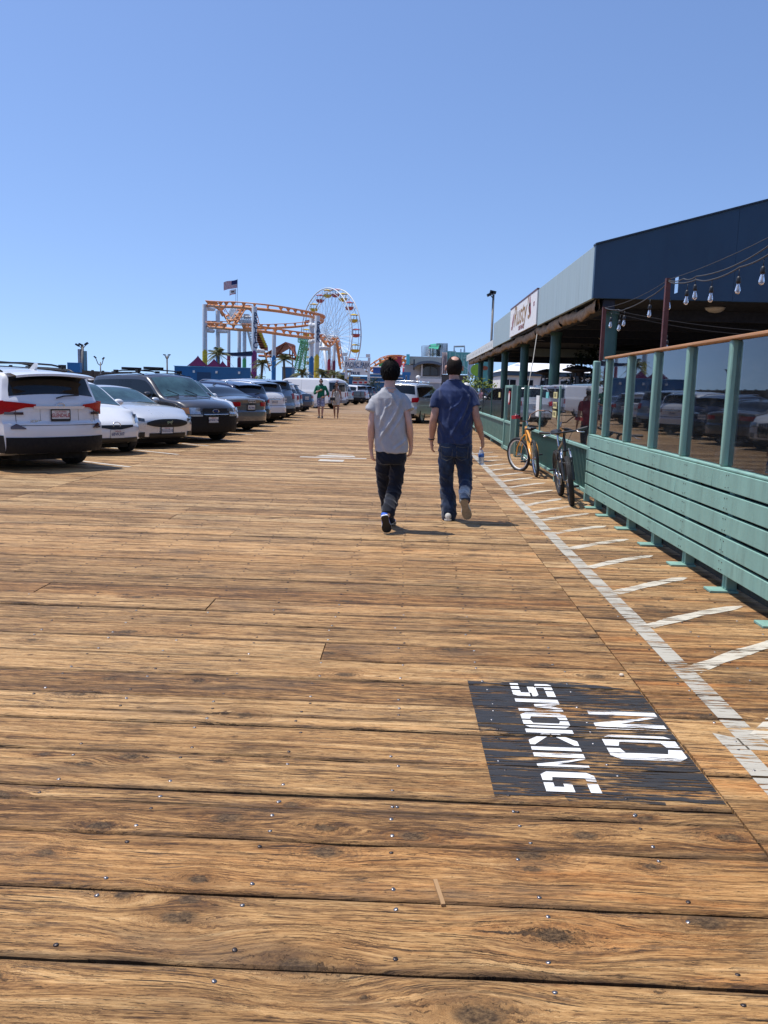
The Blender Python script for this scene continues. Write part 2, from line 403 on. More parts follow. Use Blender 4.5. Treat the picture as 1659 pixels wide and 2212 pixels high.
# nails in pairs over each joist
NAILM = pm('nail_steel', (.32, .30, .29), .38, 1., .3, 30)
NAILD = pm('nail_dark', (.09, .075, .07), .5, 1., .3, 30)
def nail_mesh(m):
    mb = MB(); mb.lathe([(.0072, -.004), (.0078, .0008), (.0068, .0026), (.0035, .0036)], n=9)
    me = mb.mesh('nail'); me.materials.append(m)
    for p in me.polygons: p.use_smooth = True
    me.set_sharp_from_angle(angle=R(50)); return me
NM = [nail_mesh(NAILM), nail_mesh(NAILD)]
far_nails = MB(); nn = 0
for (x0, x1, y0, y1, zt, po) in PL:
    if x0 < -8: continue
    for i in range(-12, 9):
        x = -.002+i*.427 if x0 < 0 else 1.45+(i+2)*.40
        if not (x0+.04 < x < x1-.04): continue
        for yy in (y0+.045, y1-.048):
            if y1-y0 < .15 and yy > y0+.05: continue
            if rnd.random() < .06: continue
            X, Yv = x+rnd.gauss(0, .013), yy+rnd.gauss(0, .006)
            vis = abs(X)/max(Yv, .1) < .47 and Yv > 1.75
            if vis and Yv < 5.6 and nn < 300:
                me = NM[0 if rnd.random() < .55 else 1]; o = bpy.data.objects.new('nail', me); COL.objects.link(o); o.parent = po
                o.location = (X, Yv, zt+.0005); o.rotation_euler = (rnd.uniform(-.35, .35), rnd.uniform(-.35, .35), rnd.uniform(0, 6)); nn += 1
            elif Yv < 11 and vis: far_nails.box((X, Yv, zt+.001), (.013, .013, .004), rnd.random())
tag(far_nails.build('nail_heads', NAILD, deck), 'small dark nail heads farther along the deck', kind='stuff')
# ------------------------------------------------------------------ paint on the boards
def paint_material(name, c, thr, sx=3.5, sy=75., rough=.6, dirt=(.25, .2, .15), fill=.9):
    b = NB(name); P = b.sep(b.pos())
    n1 = b.noise(b.comb(b.mul(P[0], sx), b.mul(P[1], sy), 0.), 1, 5, .68)
    n2 = b.noise(b.comb(b.mul(P[0], 1.7), b.mul(P[1], 6.5), 3.), 1, 4, .6)
    wear = b.add(b.mul(n1, .62), b.mul(n2, .38))
    a = b.mr(wear, thr-.012, thr+.012, 1., 0.)
    col = b.mix(b.mul(b.ramp(b.noise(b.comb(b.mul(P[0], 4.), b.mul(P[1], 40.), 0.), 1, 4), [(.45, 0.), (.75, 1.)]), .5), c, dirt)
    b.set(col=col, rough=rough, spec=.35); b.bump(n1, .6, .004)
    tr = b.n('BsdfTransparent'); mx = b.n('MixShader'); b.put(mx.inputs[0], b.mul(a, fill))
    b.t.links.new(tr.outputs[0], mx.inputs[1]); b.t.links.new(b.p.outputs[0], mx.inputs[2]); b.t.links.new(mx.outputs[0], b.out.inputs[0])
    return b.m
def clip(poly, axis, val, keep_gt):
    out = []
    for i in range(len(poly)):
        a, c = poly[i-1], poly[i]; ia = (a[axis] > val) == keep_gt; ic = (c[axis] > val) == keep_gt
        if ia != ic:
            t = (val-a[axis])/(c[axis]-a[axis]); out.append((lerp(a[0], c[0], t), lerp(a[1], c[1], t)))
        if ic: out.append(c)
    return out
def painted(name, polys, mat, dz, label=None):
    mb = MB()
    for (x0, x1, y0, y1, zt, po) in PL+[(-11, 3.1, 12.44+i*PITCH, 12.44+i*PITCH+PITCH, .001, None) for i in range(110)]:
        for q in polys:
            p = clip(clip(clip(clip(q, 1, y0+.002, True), 1, y1-.002, False), 0, x0, True), 0, x1, False)
            if len(p) > 2: mb.add([(a, c, zt+dz+.0015) for a, c in p], [tuple(range(len(p)))])
    o = mb.build(name, mat, deck)
    if label: o['label'] = label
    return o
def quad(x0, x1, y0, y1): return [(x0, y0), (x1, y0), (x1, y1), (x0, y1)]
BLK = paint_material('worn_black_paint', (.026, .027, .030), .522, dirt=(.07, .055, .045), fill=.96)
WHT = paint_material('white_stencil_paint', (.80, .80, .79), .553, sx=5, sy=110, dirt=(.5, .48, .45), fill=.97)
GRY = paint_material('worn_line_paint', (.50, .47, .40), .53, sx=4, sy=60, dirt=(.38, .33, .26), fill=.86)
GRY2 = paint_material('cream_hatch_paint', (.62, .57, .47), .535, sx=4, sy=60, dirt=(.45, .38, .28), fill=.9)
patch = [(.345, 4.17), (.36, 2.92), (.62, 2.945), (.63, 2.90), (.98, 2.90), (.985, 2.94), (1.205, 2.92), (1.208, 3.9), (1.205, 4.10), (.9, 4.19), (.6, 4.20)]
painted('dark_painted_patch', [patch], BLK, .0012, 'dark painted rectangle under the white stencilled words')
# stencil letters: (u across 0..w, v up 0..1)
S_, g_ = .2, .09
LET = {
 'S': [[(0, 0), (.44, 0), (.44, .20), (0, .20)], [(.56, 0), (.9, 0), (1, .1), (1, .45), (.72, .45), (.72, .20), (.56, .20)], [(0, .62), (.28, .56), (.28, .80), (.44, .80), (.44, 1), (.1, 1), (0, .92)],
       [(.2, .40), (1, .40), (1, .52), (.9, .60), (.2, .60)], [(.56, .80), (1, .80), (1, 1), (.56, 1)]],
 'M': [[(0, 0), (.25, 0), (.25, 1), (0, 1)], [(.75, 0), (1, 0), (1, 1), (.75, 1)], [(.25, 1), (.40, .40), (.5, .40), (.5, .78), (.34, 1)], [(.75, 1), (.60, .40), (.5, .40), (.5, .78), (.66, 1)]],
 'O': [[(.15, 0), (.45, 0), (.45, .18), (.27, .22), (.27, .78), (.45, .82), (.45, 1), (.15, 1), (0, .88), (0, .12)], [(.55, 0), (.85, 0), (1, .12), (1, .88), (.85, 1), (.55, 1), (.55, .82), (.73, .78), (.73, .22), (.55, .18)]],
 'K': [[(0, 0), (.25, 0), (.25, 1), (0, 1)], [(.30, .5), (.30, .32), (.72, 0), (1, 0), (1, .10)], [(.30, .5), (1, .90), (1, 1), (.72, 1), (.30, .68)]],
 'I': [[(0, 0), (1, 0), (1, 1), (0, 1)]],
 'N': [[(0, 0), (.28, 0), (.28, 1), (0, 1)], [(.46, .66), (.74, 0), (1, 0), (1, 1), (.74, 1), (.74, .38), (.34, 1), (.34, .84)]],
 'G': [[(.15, 0), (.45, 0), (.45, .18), (.28, .2), (.28, .8), (.45, .82), (.45, 1), (.15, 1), (0, .88), (0, .12)], [(.56, 0), (1, 0), (1, .52), (.60, .52), (.60, .36), (.76, .36), (.76, .18), (.56, .18)], [(.56, .80), (1, .80), (1, 1), (.56, 1)]]}
def letter(ch, xa, xb, ya, yb): return [[(lerp(xa, xb, v), lerp(ya, yb, u)) for u, v in q] for q in LET[ch]]
pl = []
for ch, ya, yb in (('S', 4.14, 3.97), ('M', 3.93, 3.76), ('O', 3.742, 3.577), ('K', 3.558, 3.40), ('I', 3.378, 3.345), ('N', 3.318, 3.175), ('G', 3.138, 2.972)): pl += letter(ch, .558, .765, ya, yb)
for ch, ya, yb in (('N', 3.812, 3.59), ('O', 3.525, 3.285)): pl += letter(ch, .878, 1.192, ya, yb)
painted('stencilled_lettering', pl, WHT, .0028, 'white stencilled words NO SMOKING')
painted('painted_line', [[(1.478, 3.42), (1.592, 3.42), (1.592, 34), (1.478, 34)], [(1.392, 1.6), (1.49, 1.6), (1.488, 3.55), (1.392, 3.6)]], GRY, .0014, 'long pale painted line running along the pier')
hs = []
for yc, x1, y1 in ((3.57, 2.3, 4.3), (4.45, 2.4, 5.12), (5.30, 2.43, 5.94), (6.20, 2.317, 6.835), (7.12, 2.32, 7.79), (7.99, 2.30, 8.63), (8.88, 2.28, 9.50), (9.76, 2.28, 10.45), (10.38, 2.24, 11.15), (11.02, 2.2, 11.88),
                   (12.07, 2.25, 12.9), (13.05, 2.3, 13.95), (13.93, 2.2, 14.72), (14.83, 2.15, 15.6), (15.85, 2.15, 16.62), (16.8, 2.1, 17.5), (17.8, 2.1, 18.5), (18.8, 2.1, 19.5), (20, 2.1, 20.7)):
    d = Vector((x1-1.56, y1-yc)).normalized(); n_ = Vector((-d.y, d.x))*.048
    # slightly uneven hand-painted band
    a = []; c = []
    for i in range(9):
        t = i/8; p = Vector((1.585, yc)).lerp(Vector((x1, y1)), t)+Vector((0, .03*math.sin(t*3.1)))
        wdt = 1+.25*math.sin(i*1.9+yc*3)*.6 - (.75 if i == 8 else 0)
        a.append(tuple(p+n_*wdt)); c.append(tuple(p-n_*wdt))
    hs += [[a[i], a[i+1], c[i+1], c[i]] for i in range(8)]
painted('hatch_stripe', hs, GRY2, .0022, 'slanting cream stripes between the line and the railing')
LN = paint_material('faded_bay_paint', (.66, .62, .54), .57, sx=3, sy=30, dirt=(.4, .33, .25), fill=.8)
bl = []
for i, (xe, ye) in enumerate(((-4.8, 14.45), (-4.75, 17.32), (-4.75, 20.0), (-4.7, 22.3), (-4.6, 25.0), (-4.5, 27.6), (-4.7, 30.9), (-4.7, 33.9), (-4.8, 37.4), (-5.0, 39.9), (-4.8, 43.0))):
    d = Vector((-.82, .575)); n_ = Vector((.575, .82))*.05; a = Vector((xe, ye)); c = a+d*5.2
    bl.append([tuple(a-n_), tuple(a+n_), tuple(c+n_), tuple(c-n_)])
painted('bay_line', bl, LN, .0014, 'thin white parking bay lines beside the cars')
painted('arrow_marking', [quad(-2.25, -.85, 17.55, 17.75), [(-1.95, 17.9), (-1.1, 17.95), (-1.2, 18.6), (-1.75, 18.75)], quad(-1.78, -1.28, 16.75, 17.2)], LN, .0014, 'short worn white marking on the deck')
mb = MB(); mb.bb(-3.6, -2.5, 52.7, 52.95, .002, .004); mb.build('far_marking', GRY, deck)
# litter: splinter and pebble
MB().box((.135, 2.30, .006), (.012, .125, .008), .16).build('wood_splinter', pm('pale_splinter', (.34, .20, .09), .7)); tag(COL.objects['wood_splinter'], 'pale wood splinter lying on the front planks', 'splinter')
mb = MB(); mb.lathe([(.004, 0), (.012, .003), (.014, .008), (.009, .014), (.003, .016)], (1.17, 4.32, 0), 8); tag(mb.build('pebble', pm('pebble_stone', (.6, .5, .38), .8), None, True), 'small pale pebble on the deck beyond the stencilled patch', 'pebble')
# ------------------------------------------------------------------ sea
b = NB('sea_water'); n1 = b.noise(b.pos(), .35, 6, .6); b.set(col=(.03, .08, .12), rough=.12, spec=.6); b.bump(n1, .5, .6)
mb = MB(); mb.grid([[(-9000, -3000, -6.5), (-9000, 15000, -6.5)], [(9000, -3000, -6.5), (9000, 15000, -6.5)]])
tag(mb.build('sea', b.m), 'blue sea below and beyond the pier', kind='structure')
# ================================================================== right side: railings
GREEN = pm('sage_green_paint', (.205, .365, .305), .6, var=.12, scale=4, grime=((.11, .17, .14), .55), bump=.2, bscale=30, stretch=(1, 1.1, .22))
GREEND = pm('dark_green_paint', (.045, .125, .098), .55, var=.14, scale=3, grime=((.02, .05, .04), .4))
GREENC = pm('column_green_paint', (.038, .105, .088), .5, var=.14, scale=2, grime=((.02, .04, .035), .4))
ORW = pm('orange_varnished_wood', (.50, .24, .085), .45, var=.22, scale=14, stretch=(1, .06, 1), bump=.1)
RED_ST = pm('red_oxide_steel', (.11, .03, .022), .6, var=.25, scale=12, grime=((.05, .02, .015), .5))
BLACKP = pm('black_plastic', (.012, .012, .013), .45, var=.2, scale=10)
WHITEP = pm('white_board_paint', (.72, .72, .70), .55, var=.05, scale=2, grime=((.5, .46, .4), .3))
def glass_mat(name, tint=(.62, .66, .68), boost=1.25, smear=.05):
    b = NB(name); t = b.t; t.nodes.remove(b.p)
    fr = b.n('Fresnel'); fr.inputs['IOR'].default_value = 1.5
    f = b.math('MULTIPLY', fr.outputs[0], boost, clamp=True)
    tr = b.n('BsdfTransparent'); b.put(tr.inputs[0], tint); gl = b.n('BsdfGlossy'); gl.inputs['Roughness'].default_value = .015
    b.put(gl.inputs['Color'], (.95, .97, 1.)); df = b.n('BsdfDiffuse'); b.put(df.inputs[0], (.35, .37, .38))
    mx = b.n('MixShader'); b.put(mx.inputs[0], f); t.links.new(tr.outputs[0], mx.inputs[1]); t.links.new(gl.outputs[0], mx.inputs[2])
    sm = b.ramp(b.noise(b.scale(b.obj(), (1, 2, 5)), 2.2, 7, .7), [(.5, smear*.3), (.75, smear*1.6)])
    m2 = b.n('MixShader'); b.put(m2.inputs[0], sm); t.links.new(mx.outputs[0], m2.inputs[1]); t.links.new(df.outputs[0], m2.inputs[2])
    t.links.new(m2.outputs[0], b.out.inputs[0]); return b.m
GLASS = glass_mat('windscreen_glass')
def box_obj(name, mat, parent, x0, x1, y0, y1, z0, z1, bv=.004):
    o = MB().bb(x0, x1, y0, y1, z0, z1).build(name, mat, parent)
    if bv: bevel(o, bv, 2)
    return o
fence = thing('glazed_slat_fence', 'sage green board fence with square posts, tall glass panes and orange wooden top rail', 'fence', (2.42, 5, 0))
def fobj(name, mat, x0, x1, y0, y1, z0, z1, bv=.004, label=None, par=None):
    par = par or fence; L = par.location
    o = box_obj(name, mat, par, x0-L.x, x1-L.x, y0-L.y, y1-L.y, z0-L.z, z1-L.z, bv)
    if label: o['label'] = label
    return o
for (z0, z1, joints) in ((.145, .264, (8.9, 4.6)), (.288, .425, (6.4, 2.0)), (.452, .592, (7.65, 3.3)), (.614, .752, (7.62, 2.5)), (.776, .921, (6.72, 1.9))):
    ys = [11.45]+list(joints)+[-3.]
    for i in range(len(ys)-1): fobj('board', GREEN, 2.42+rnd.uniform(-.002, .002), 2.458, ys[i+1]+.0015, ys[i]-.0015, z0, z1, .005)
fobj('added_shade_sheet', pm('gap_shade_dark', (.03, .045, .04), .8), 2.552, 2.566, -3, 11.40, .03, .915, 0)  # added dark sheet: keeps the board gaps black and shades the deck behind
fobj('end_board', GREEN, 2.46, 2.56, 11.41, 11.448, .145, .92, .004)
fobj('sill', GREEN, 2.428, 2.53, -3, 11.45, .923, .946, .008)
y = 11.05
for i in range(15):
    yy = 11.05-.1 if i == 0 else 10.262-.966*(i-1)
    fobj('foot_post', GREEN, 2.462, 2.545, yy-.048, yy-.008, .02, .92, .004); fobj('foot_post', GREEN, 2.462, 2.545, yy+.004, yy+.044, .02, .92, .004)
    fobj('base_plate', GREEN, 2.335, 2.55, yy-.075, yy+.075, 0.002, .02, .003)
nh = MB()
for i in range(12):
    yy = 10.95 if i == 0 else 10.262-.966*(i-1)
    for z0, z1 in ((.145, .264), (.288, .425), (.452, .592), (.614, .752), (.776, .921)):
        for dz in (.028, z1-z0-.028):
            for dy in (-.028, .024): nh.box((-.0015, yy+dy+rnd.uniform(-.006, .006)-5, z0+dz+rnd.uniform(-.006, .006)), (.005, .008, .008))
tag(nh.build('nail_heads', pm('rusty_nail_head', (.10, .10, .08), .7), fence), kind='stuff')
gp = [11.40, 10.665, 9.615]+[8.6-1.005*i for i in range(12)]
for i, yy in enumerate(gp):
    fobj('glazing_post', GREEN, 2.427, 2.497, yy-.034, yy+.034, .946, 1.91, .016)
    if i: fobj('pane', GLASS, 2.472, 2.482, yy+.030, gp[i-1]-.030, .95, 1.905, 0)
fobj('top_rail', ORW, 2.415, 2.505, -3, 10.72, 1.912, 1.936, .005)
# ---- far railing: balusters below, glass above
rail = thing('glazed_baluster_railing', 'low green baluster railing with clear glass above it, bicycles leaning on it', 'railing', (2.5, 15, 0))
def robj(name, mat, x0, x1, y0, y1, z0, z1, bv=.004, label=None): return fobj(name, mat, x0, x1, y0, y1, z0, z1, bv, label, rail)
robj('top_rail', GREEN, 2.465, 2.565, 11.46, 18.0, .715, .757); robj('bottom_rail', GREEN, 2.475, 2.555, 11.46, 18.0, .115, .165)
bal = MB().bb(-.015, .015, -.014, .014, 0, .55).mesh('baluster'); bal.materials.append(GREEND)
for i in range(63):
    o = bpy.data.objects.new('baluster', bal); COL.objects.link(o); o.parent = rail; o.location = (.012, 11.56+i*.102-15, .165)
for yy in (11.7, 14.2, 16.2, 17.95):
    robj('leg', GREEN, 2.475, 2.545, yy-.04, yy+.04, .002, .115); robj('post', GREEN, 2.49, 2.55, yy-.025, yy+.025, .757, 1.6)
for a, c in ((11.5, 13.9), (13.93, 16.1), (16.13, 17.9)): robj('pane', GLASS, 2.505, 2.515, a, c, .76, 1.615, 0)
NOTE = pm('yellow_notice_paper', (.62, .55, .25), .7); CYN = pm('cyan_notice_paper', (.15, .5, .5), .7); INK = pm('dark_ink', (.03, .03, .03), .8)
for z, wds in ((1.44, ['PLEASE', 'NO']), (1.27, ['SMOKING']), (1.12, ['PUBLIC'])):
    p = robj('notice', NOTE, 2.496, 2.499, 14.42, 14.78, z-.055, z+.055, 0, 'yellow paper notice stuck to the glass')
    for j, wd in enumerate(wds[:1]): text_obj('lettering', wd, .085, INK, p, frame((2.4945-2.5, 14.6-15, z), (0, -1, 0), (0, 0, 1)), .001, 1., .8)
robj('notice', CYN, 2.496, 2.499, 15.32, 15.6, 1.38, 1.49, 0, 'small cyan notice stuck to the glass')
robj('notice', WHITEP, 2.496, 2.499, 16.35, 16.75, 1.02, 1.42, 0, 'white menu sheet stuck to the glass')
# ---- gate bay
gate = thing('glazed_gate', 'green gate leaf with a glass upper half and round red sign between two posts', 'gate', (2.5, 20.5, 0))
def gobj(name, mat, *a, bv=.004, label=None): return fobj(name, mat, *a, bv, label, gate)
gobj('post', GREEND, 2.46, 2.62, 19.35, 19.62, .002, 1.62); gobj('post', GREEND, 2.5, 2.58, 18.5, 18.6, .002, 1.62)
gobj('post', GREEN, 2.46, 2.56, 20.40, 20.52, .002, 1.64); gobj('post', GREEN, 2.46, 2.56, 21.86, 21.96, .002, 1.64)
gobj('rail', GREEN, 2.47, 2.54, 20.52, 21.86, .70, .76); gobj('rail', GREEN, 2.47, 2.54, 20.52, 21.86, .04, .12); gobj('rail', GREEN, 2.47, 2.54, 20.52, 21.86, 1.58, 1.64)
gobj('panel', GREEND, 2.49, 2.52, 20.52, 21.86, .12, .70); gobj('pane', GLASS, 2.5, 2.51, 20.52, 21.86, .76, 1.58, bv=0); gobj('pane', GLASS, 2.5, 2.51, 18.62, 19.33, .3, 1.58, bv=0)
o = MB().lathe([(.001, 0), (.17, 0), (.17, .006), (.001, .006)], n=24, M=Matrix(((0, 0, -1), (0, 1, 0), (1, 0, 0)))).build('round_sign', pm('red_sign_paint', (.5, .04, .05), .5), gate); o.location = (-.01, .72, 1.33)
o = MB().lathe([(.001, 0), (.12, 0), (.12, .002), (.001, .002)], n=24, M=Matrix(((0, 0, -1), (0, 1, 0), (1, 0, 0)))).build('sign_disc', WHITEP, gate); o.location = (-.0165, .72, 1.33)
# ---- far wall with solid grooved panels
wallr = thing('glazed_panel_wall', 'low dark green panelled wall with glass above it, beyond the gate', 'wall', (2.5, 28, 0))
def wobj(name, mat, *a, bv=.004, label=None): return fobj(name, mat, *a, bv, label, wallr)
wobj('top_rail', GREEN, 2.45, 2.57, 21.97, 49, .705, .757); wobj('bottom_rail', GREEN, 2.46, 2.56, 21.97, 49, .12, .18)
for i in range(23):
    a = 21.98+i*1.17; wobj('panel', GREEND, 2.49, 2.53, a, a+1.15, .18, .705, bv=.006)
for i in range(10):
    yy = 22.3+i*2.9; wobj('leg', GREEN, 2.47, 2.55, yy-.05, yy+.05, .002, .12); wobj('mullion', GREEND if i % 2 else BLACKP, 2.49, 2.54, yy+.6, yy+.65, .757, 1.58, bv=0)
    if i < 9: wobj('pane', GLASS, 2.505, 2.515, yy+.66, yy+2.9+.6, .76, 1.575, bv=0)
wobj('post', GREEND, 2.44, 2.6, 48.9, 49.05, .002, 3.2)
wobj('notice', NOTE, 2.496, 2.499, 23.4, 23.8, 1.32, 1.46, bv=0, label='yellow paper notice stuck to the glass')
# ================================================================== the restaurant pavilion
NAVY = pm('navy_board_paint', (.018, .055, .105), .5, var=.07, scale=1.3, grime=((.012, .03, .06), .28), bump=.05, stretch=(1, 1, .3))
FAS = pm('pale_blue_grey_panel', (.33, .42, .44), .55, var=.07, scale=2., grime=((.22, .27, .26), .35), stretch=(1, 3, .12))
LOWF = pm('off_white_fascia', (.62, .63, .60), .6, var=.05, grime=((.4, .4, .36), .3))
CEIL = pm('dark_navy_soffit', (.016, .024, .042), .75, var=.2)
TARP = pm('brown_canvas', (.30, .20, .115), .85, var=.35, scale=9, bump=.5, bscale=14)
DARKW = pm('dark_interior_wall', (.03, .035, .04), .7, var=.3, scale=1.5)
BEAM = pm('grey_green_beam', (.20, .235, .21), .6, var=.1)
pav = thing('restaurant_pavilion', 'open-sided restaurant pavilion with pale blue fascia, navy end wall and green round columns', 'building', (3.2, 15.53, 0))
def pobj(name, mat, x0, x1, y0, y1, z0, z1, bv=0, label=None): return fobj(name, mat, x0, x1, y0, y1, z0, z1, bv, label, pav)
yy = 15.53
for wd in (1.22, 1.3, 1.28, 1.3, 1.37): pobj('fascia_panel', FAS, 3.2, 3.26, yy+.003, yy+wd-.003, 3.16, 4.075, .004); yy += wd
yy = 27.72
for wd in (1.2, 1.22, 1.2, 1.1, 1.0): pobj('fascia_panel', FAS, 3.2, 3.26, yy+.003, yy+wd-.003, 3.16, 4.075, .004); yy += wd
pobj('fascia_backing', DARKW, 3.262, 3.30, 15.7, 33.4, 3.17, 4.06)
sg = pobj('sign_board', pm('white_sign_board', (.78, .76, .74), .5, var=.03, grime=((.6, .55, .5), .25)), 3.165, 3.2, 22.02, 27.70, 3.2, 4.06, .003, 'long white sign board with brown script lettering')
pobj('sign_trim', pm('maroon_trim', (.12, .04, .04), .5), 3.155, 3.215, 22.0, 27.72, 4.062, 4.10)
SB = pm('brown_script_paint', (.30, .17, .06), .6); SR = pm('maroon_script_paint', (.25, .04, .05), .6)
def side_text(body, size, mat, yc, zc, par, x=3.162, sx=1., bold=.0, shear=0.):
    M = frame((x-3.2, yc-15.53, zc), (0, -1, 0), (0, 0, 1))
    return text_obj('lettering', body, size, mat, par, M @ Matrix(((1, shear, 0, 0), (0, 1, 0, 0), (0, 0, 1, 0), (0, 0, 0, 1))), bold, 1., sx)
side_text("Rusty's", .85, SB, 24.9, 3.72, sg, sx=1.5, shear=.25, bold=.012); side_text('SURF RANCH', .17, SR, 24.9, 3.33, sg, sx=1.2, bold=.006)
side_text('EST', .14, SR, 22.5, 3.75, sg, sx=1.1, bold=.006); side_text('SURF', .13, SR, 27.2, 3.45, sg, bold=.004)
def pfun(u, v, w_): return (w_-3.2, u-15.53, v)
for cy, cz, h, t in ((23.25, 3.75, .30, .16), (26.95, 3.62, .26, -.1)):
    o = MB().prism([(cy-.13+t, cz+h), (cy-.02+t, cz+h*.95), (cy+.18, cz), (cy+.05-t, cz-h), (cy-.1-t, cz-h*.6), (cy-.16, cz)], 3.162, 3.164, pfun).build('painted_surfboard', SR, sg)
# lower white fascia with a row of small painted figures
pobj('low_fascia', LOWF, 3.2, 3.26, 33.48, 48.8, 3.14, 3.47)
for i in range(16):
    y = 34.1+i*.92; o = MB().prism([(y, 3.25), (y+.16, 3.23), (y+.2, 3.3), (y+.1, 3.37), (y+.05, 3.33)], 3.196, 3.199, pfun).build('painted_figure', pm('figure_paint', (.2, .2, .2), .7), pav)
pobj('low_fascia', LOWF, 3.2, 9., 33.40, 33.46, 3.47, 4.07)
# navy end wall, rising to the right
def nfun(u, v, w_): return (u-3.2, w_-15.53, v)
joints = [3.2, 5.64, 8.08, 10.5]
for i in range(3):
    a, c = joints[i]+.002*(i > 0), joints[i+1]-.002
    zt = lambda q: 4.07+(q-3.2)*.277
    MB().prism([(a, 3.16), (c, 3.162), (c, zt(c)), (a, zt(a))], 15.41, 15.528, nfun).build('end_wall_panel', NAVY, pav)
MB().prism([(3.19, 4.072), (10.5, 4.072+7.3*.277+.003), (10.5, 4.10+7.3*.277), (3.19, 4.10)], 15.38, 15.6, nfun).build('roof_edge_trim', pm('dark_metal_trim', (.04, .05, .06), .4, .6), pav)
MB().prism([(3.27, 4.0), (10.5, 4.0+7.2*.277), (10.5, 4.05+7.2*.277), (3.27, 4.05)], 15.53, 33.4, nfun).build('roof', pm('grey_roofing', (.2, .2, .2), .8), pav)
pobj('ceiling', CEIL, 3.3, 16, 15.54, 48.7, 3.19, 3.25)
for i, y in enumerate((17.5, 20.3, 23.2, 26, 33, 36.5, 40, 44)): pobj('rafter', CEIL, 3.32, 15.9, y, y+.15, 2.98, 3.188)
pobj('cross_beam', BEAM, 3.9, 15.9, 29.6, 29.8, 2.72, 2.98)
pobj('edge_beam', CEIL, 3.42, 3.62, 15.54, 48.6, 2.98, 3.15)
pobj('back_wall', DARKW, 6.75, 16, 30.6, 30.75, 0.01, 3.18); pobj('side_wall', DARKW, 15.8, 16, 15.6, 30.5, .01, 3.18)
pobj('service_counter', pm('dark_counter', (.05, .04, .035), .5), 9.5, 10.4, 17, 27, .01, 1.15)
for k_, (a, c) in enumerate(((7.0, 8.6), (9.2, 11.5))): pobj('wall_board', pm('grey_wall_board', (.09, .1, .095), .6), a, c, 30.55, 30.595, 1.5, 2.6)
# rolled canvas blinds under the fascia
def blind(y0, y1, seed):
    rows = []; n = int((y1-y0)/.09)
    for i in range(n+1):
        y = lerp(y0, y1, i/n); sag = .05*math.sin((y-y0)/(y1-y0)*math.pi); r = []
        for k in range(10):
            a = 2*math.pi*k/10; rr = .085+.05*mnoise.noise(Vector((y*2.2, math.cos(a)*1.2+seed, math.sin(a)*1.2)))+.02*mnoise.noise(Vector((y*9, a, seed)))
            r.append((3.33+rr*math.cos(a)*.7-3.2, y-15.53, 3.07-sag+rr*math.sin(a)*1.25+.05*mnoise.noise(Vector((y*1.1, seed, 0)))))
        rows.append(r)
    MB().grid(rows, True).build('rolled_canvas_blind', TARP, pav, True)
for i in range(9): blind(15.62+i*3.62, 15.62+i*3.62+3.55, i*3.3)
for i, (x, y) in enumerate(((3.66, 15.95), (3.65, 21.7), (3.65, 27.5), (3.65, 33.1), (3.65, 38.8), (3.65, 44.2))):
    o = MB().lathe([(.145, 0), (.145, .1), (.132, .11), (.132, 2.9), (.15, 2.91), (.15, 2.98)], (x-3.2, y-15.53, .01), 24).build('column', GREENC, pav, True, 40)
for y in (18.8, 24.6, 30.4): o = MB().lathe([(.12, 2.95), (.12, 3.0)], (3.7-3.2, y-15.53, 0), 12).build('lamp_socket', BLACKP, pav)
LAMPW = pm('milky_lamp_glass', (.55, .55, .5), .35)
for x, y in ((5.8, 16.7), (5.8, 21.2), (5.8, 26), (9, 17.2), (9, 21.5)):
    MB().lathe([(.02, -.10), (.11, -.085), (.17, -.04), (.19, 0)], (x-3.2, y-15.53, 3.18), 20).build('ceiling_lamp', LAMPW, pav, True)
tarp = MB()
# rope hanging from the eave down to the railing
tag(MB().tube([(3.100, 21.259, 2.899), (2.850, 19.924, 2.250), (2.620, 18.870, 1.593)], .01, 6).build('hanging_rope', pm('grey_rope', (.3, .29, .27), .8)), 'thin rope hanging from the eave down to the railing by the gate', 'rope')
# ================================================================== string lights and their poles
for i, (yy, zt) in enumerate(((9.43, 2.73), (12.42, 2.71), (6.42, 2.74), (3.4, 2.74))):
    o = MB().bb(2.725, 2.775, yy-.025, yy+.025, .01, zt).build('string_light_pole', RED_ST)
    tag(o, ['rust red square pole rising behind the fifth glass pane', 'rust red square pole just in front of the nearest green column', 'rust red pole out of frame at the right', 'rust red pole nearest the camera, out of frame'][i], 'pole', 'string light poles')
sl = thing('string_lights', 'black cable of clear pear-shaped bulbs strung over the glazed fence', 'string lights', (2.75, 9.4, 2.5))
CAB = pm('cable_rubber', (.05, .05, .05), .6); BULB = NB('clear_bulb_glass')
BULB.set(col=(.85, .87, .9), rough=.05, trans=.75, ior=1.3, spec=.8); BULB = BULB.m
def cable(pts, r, sag=.0):
    out = []
    for i in range(len(pts)-1):
        a, c = Vector(pts[i]), Vector(pts[i+1])
        for k in range(8): t = k/8; out.append(a.lerp(c, t)-Vector((0, 0, sag*4*t*(1-t)))-sl.location)
    out.append(Vector(pts[-1])-sl.location); MB().tube(out, r, 6).build('cable', CAB, sl, True)
P = lambda y, z, x=2.75: (x, y, z)
cable([P(12.41, 2.70), P(11.6, 2.60), P(11.2, 2.57), P(10.12, 2.607), P(9.45, 2.68)], .006, .015)
cable([P(12.41, 2.70), P(9.45, 2.71)], .003, .05)
cable([P(9.42, 2.70), P(9.06, 2.636), P(8.5, 2.60), P(8.05, 2.545), P(7.4, 2.565), P(6.84, 2.58), P(6.45, 2.70)], .007, .012)
cable([P(9.42, 2.71), P(8.9, 2.66), P(8.51, 2.632), P(7.39, 2.60), P(6.43, 2.72)], .006, .02); cable([P(9.42, 2.715), P(6.43, 2.73)], .003, .03)
cable([P(6.42, 2.72), P(4.9, 2.55), P(3.42, 2.72)], .007, .01)
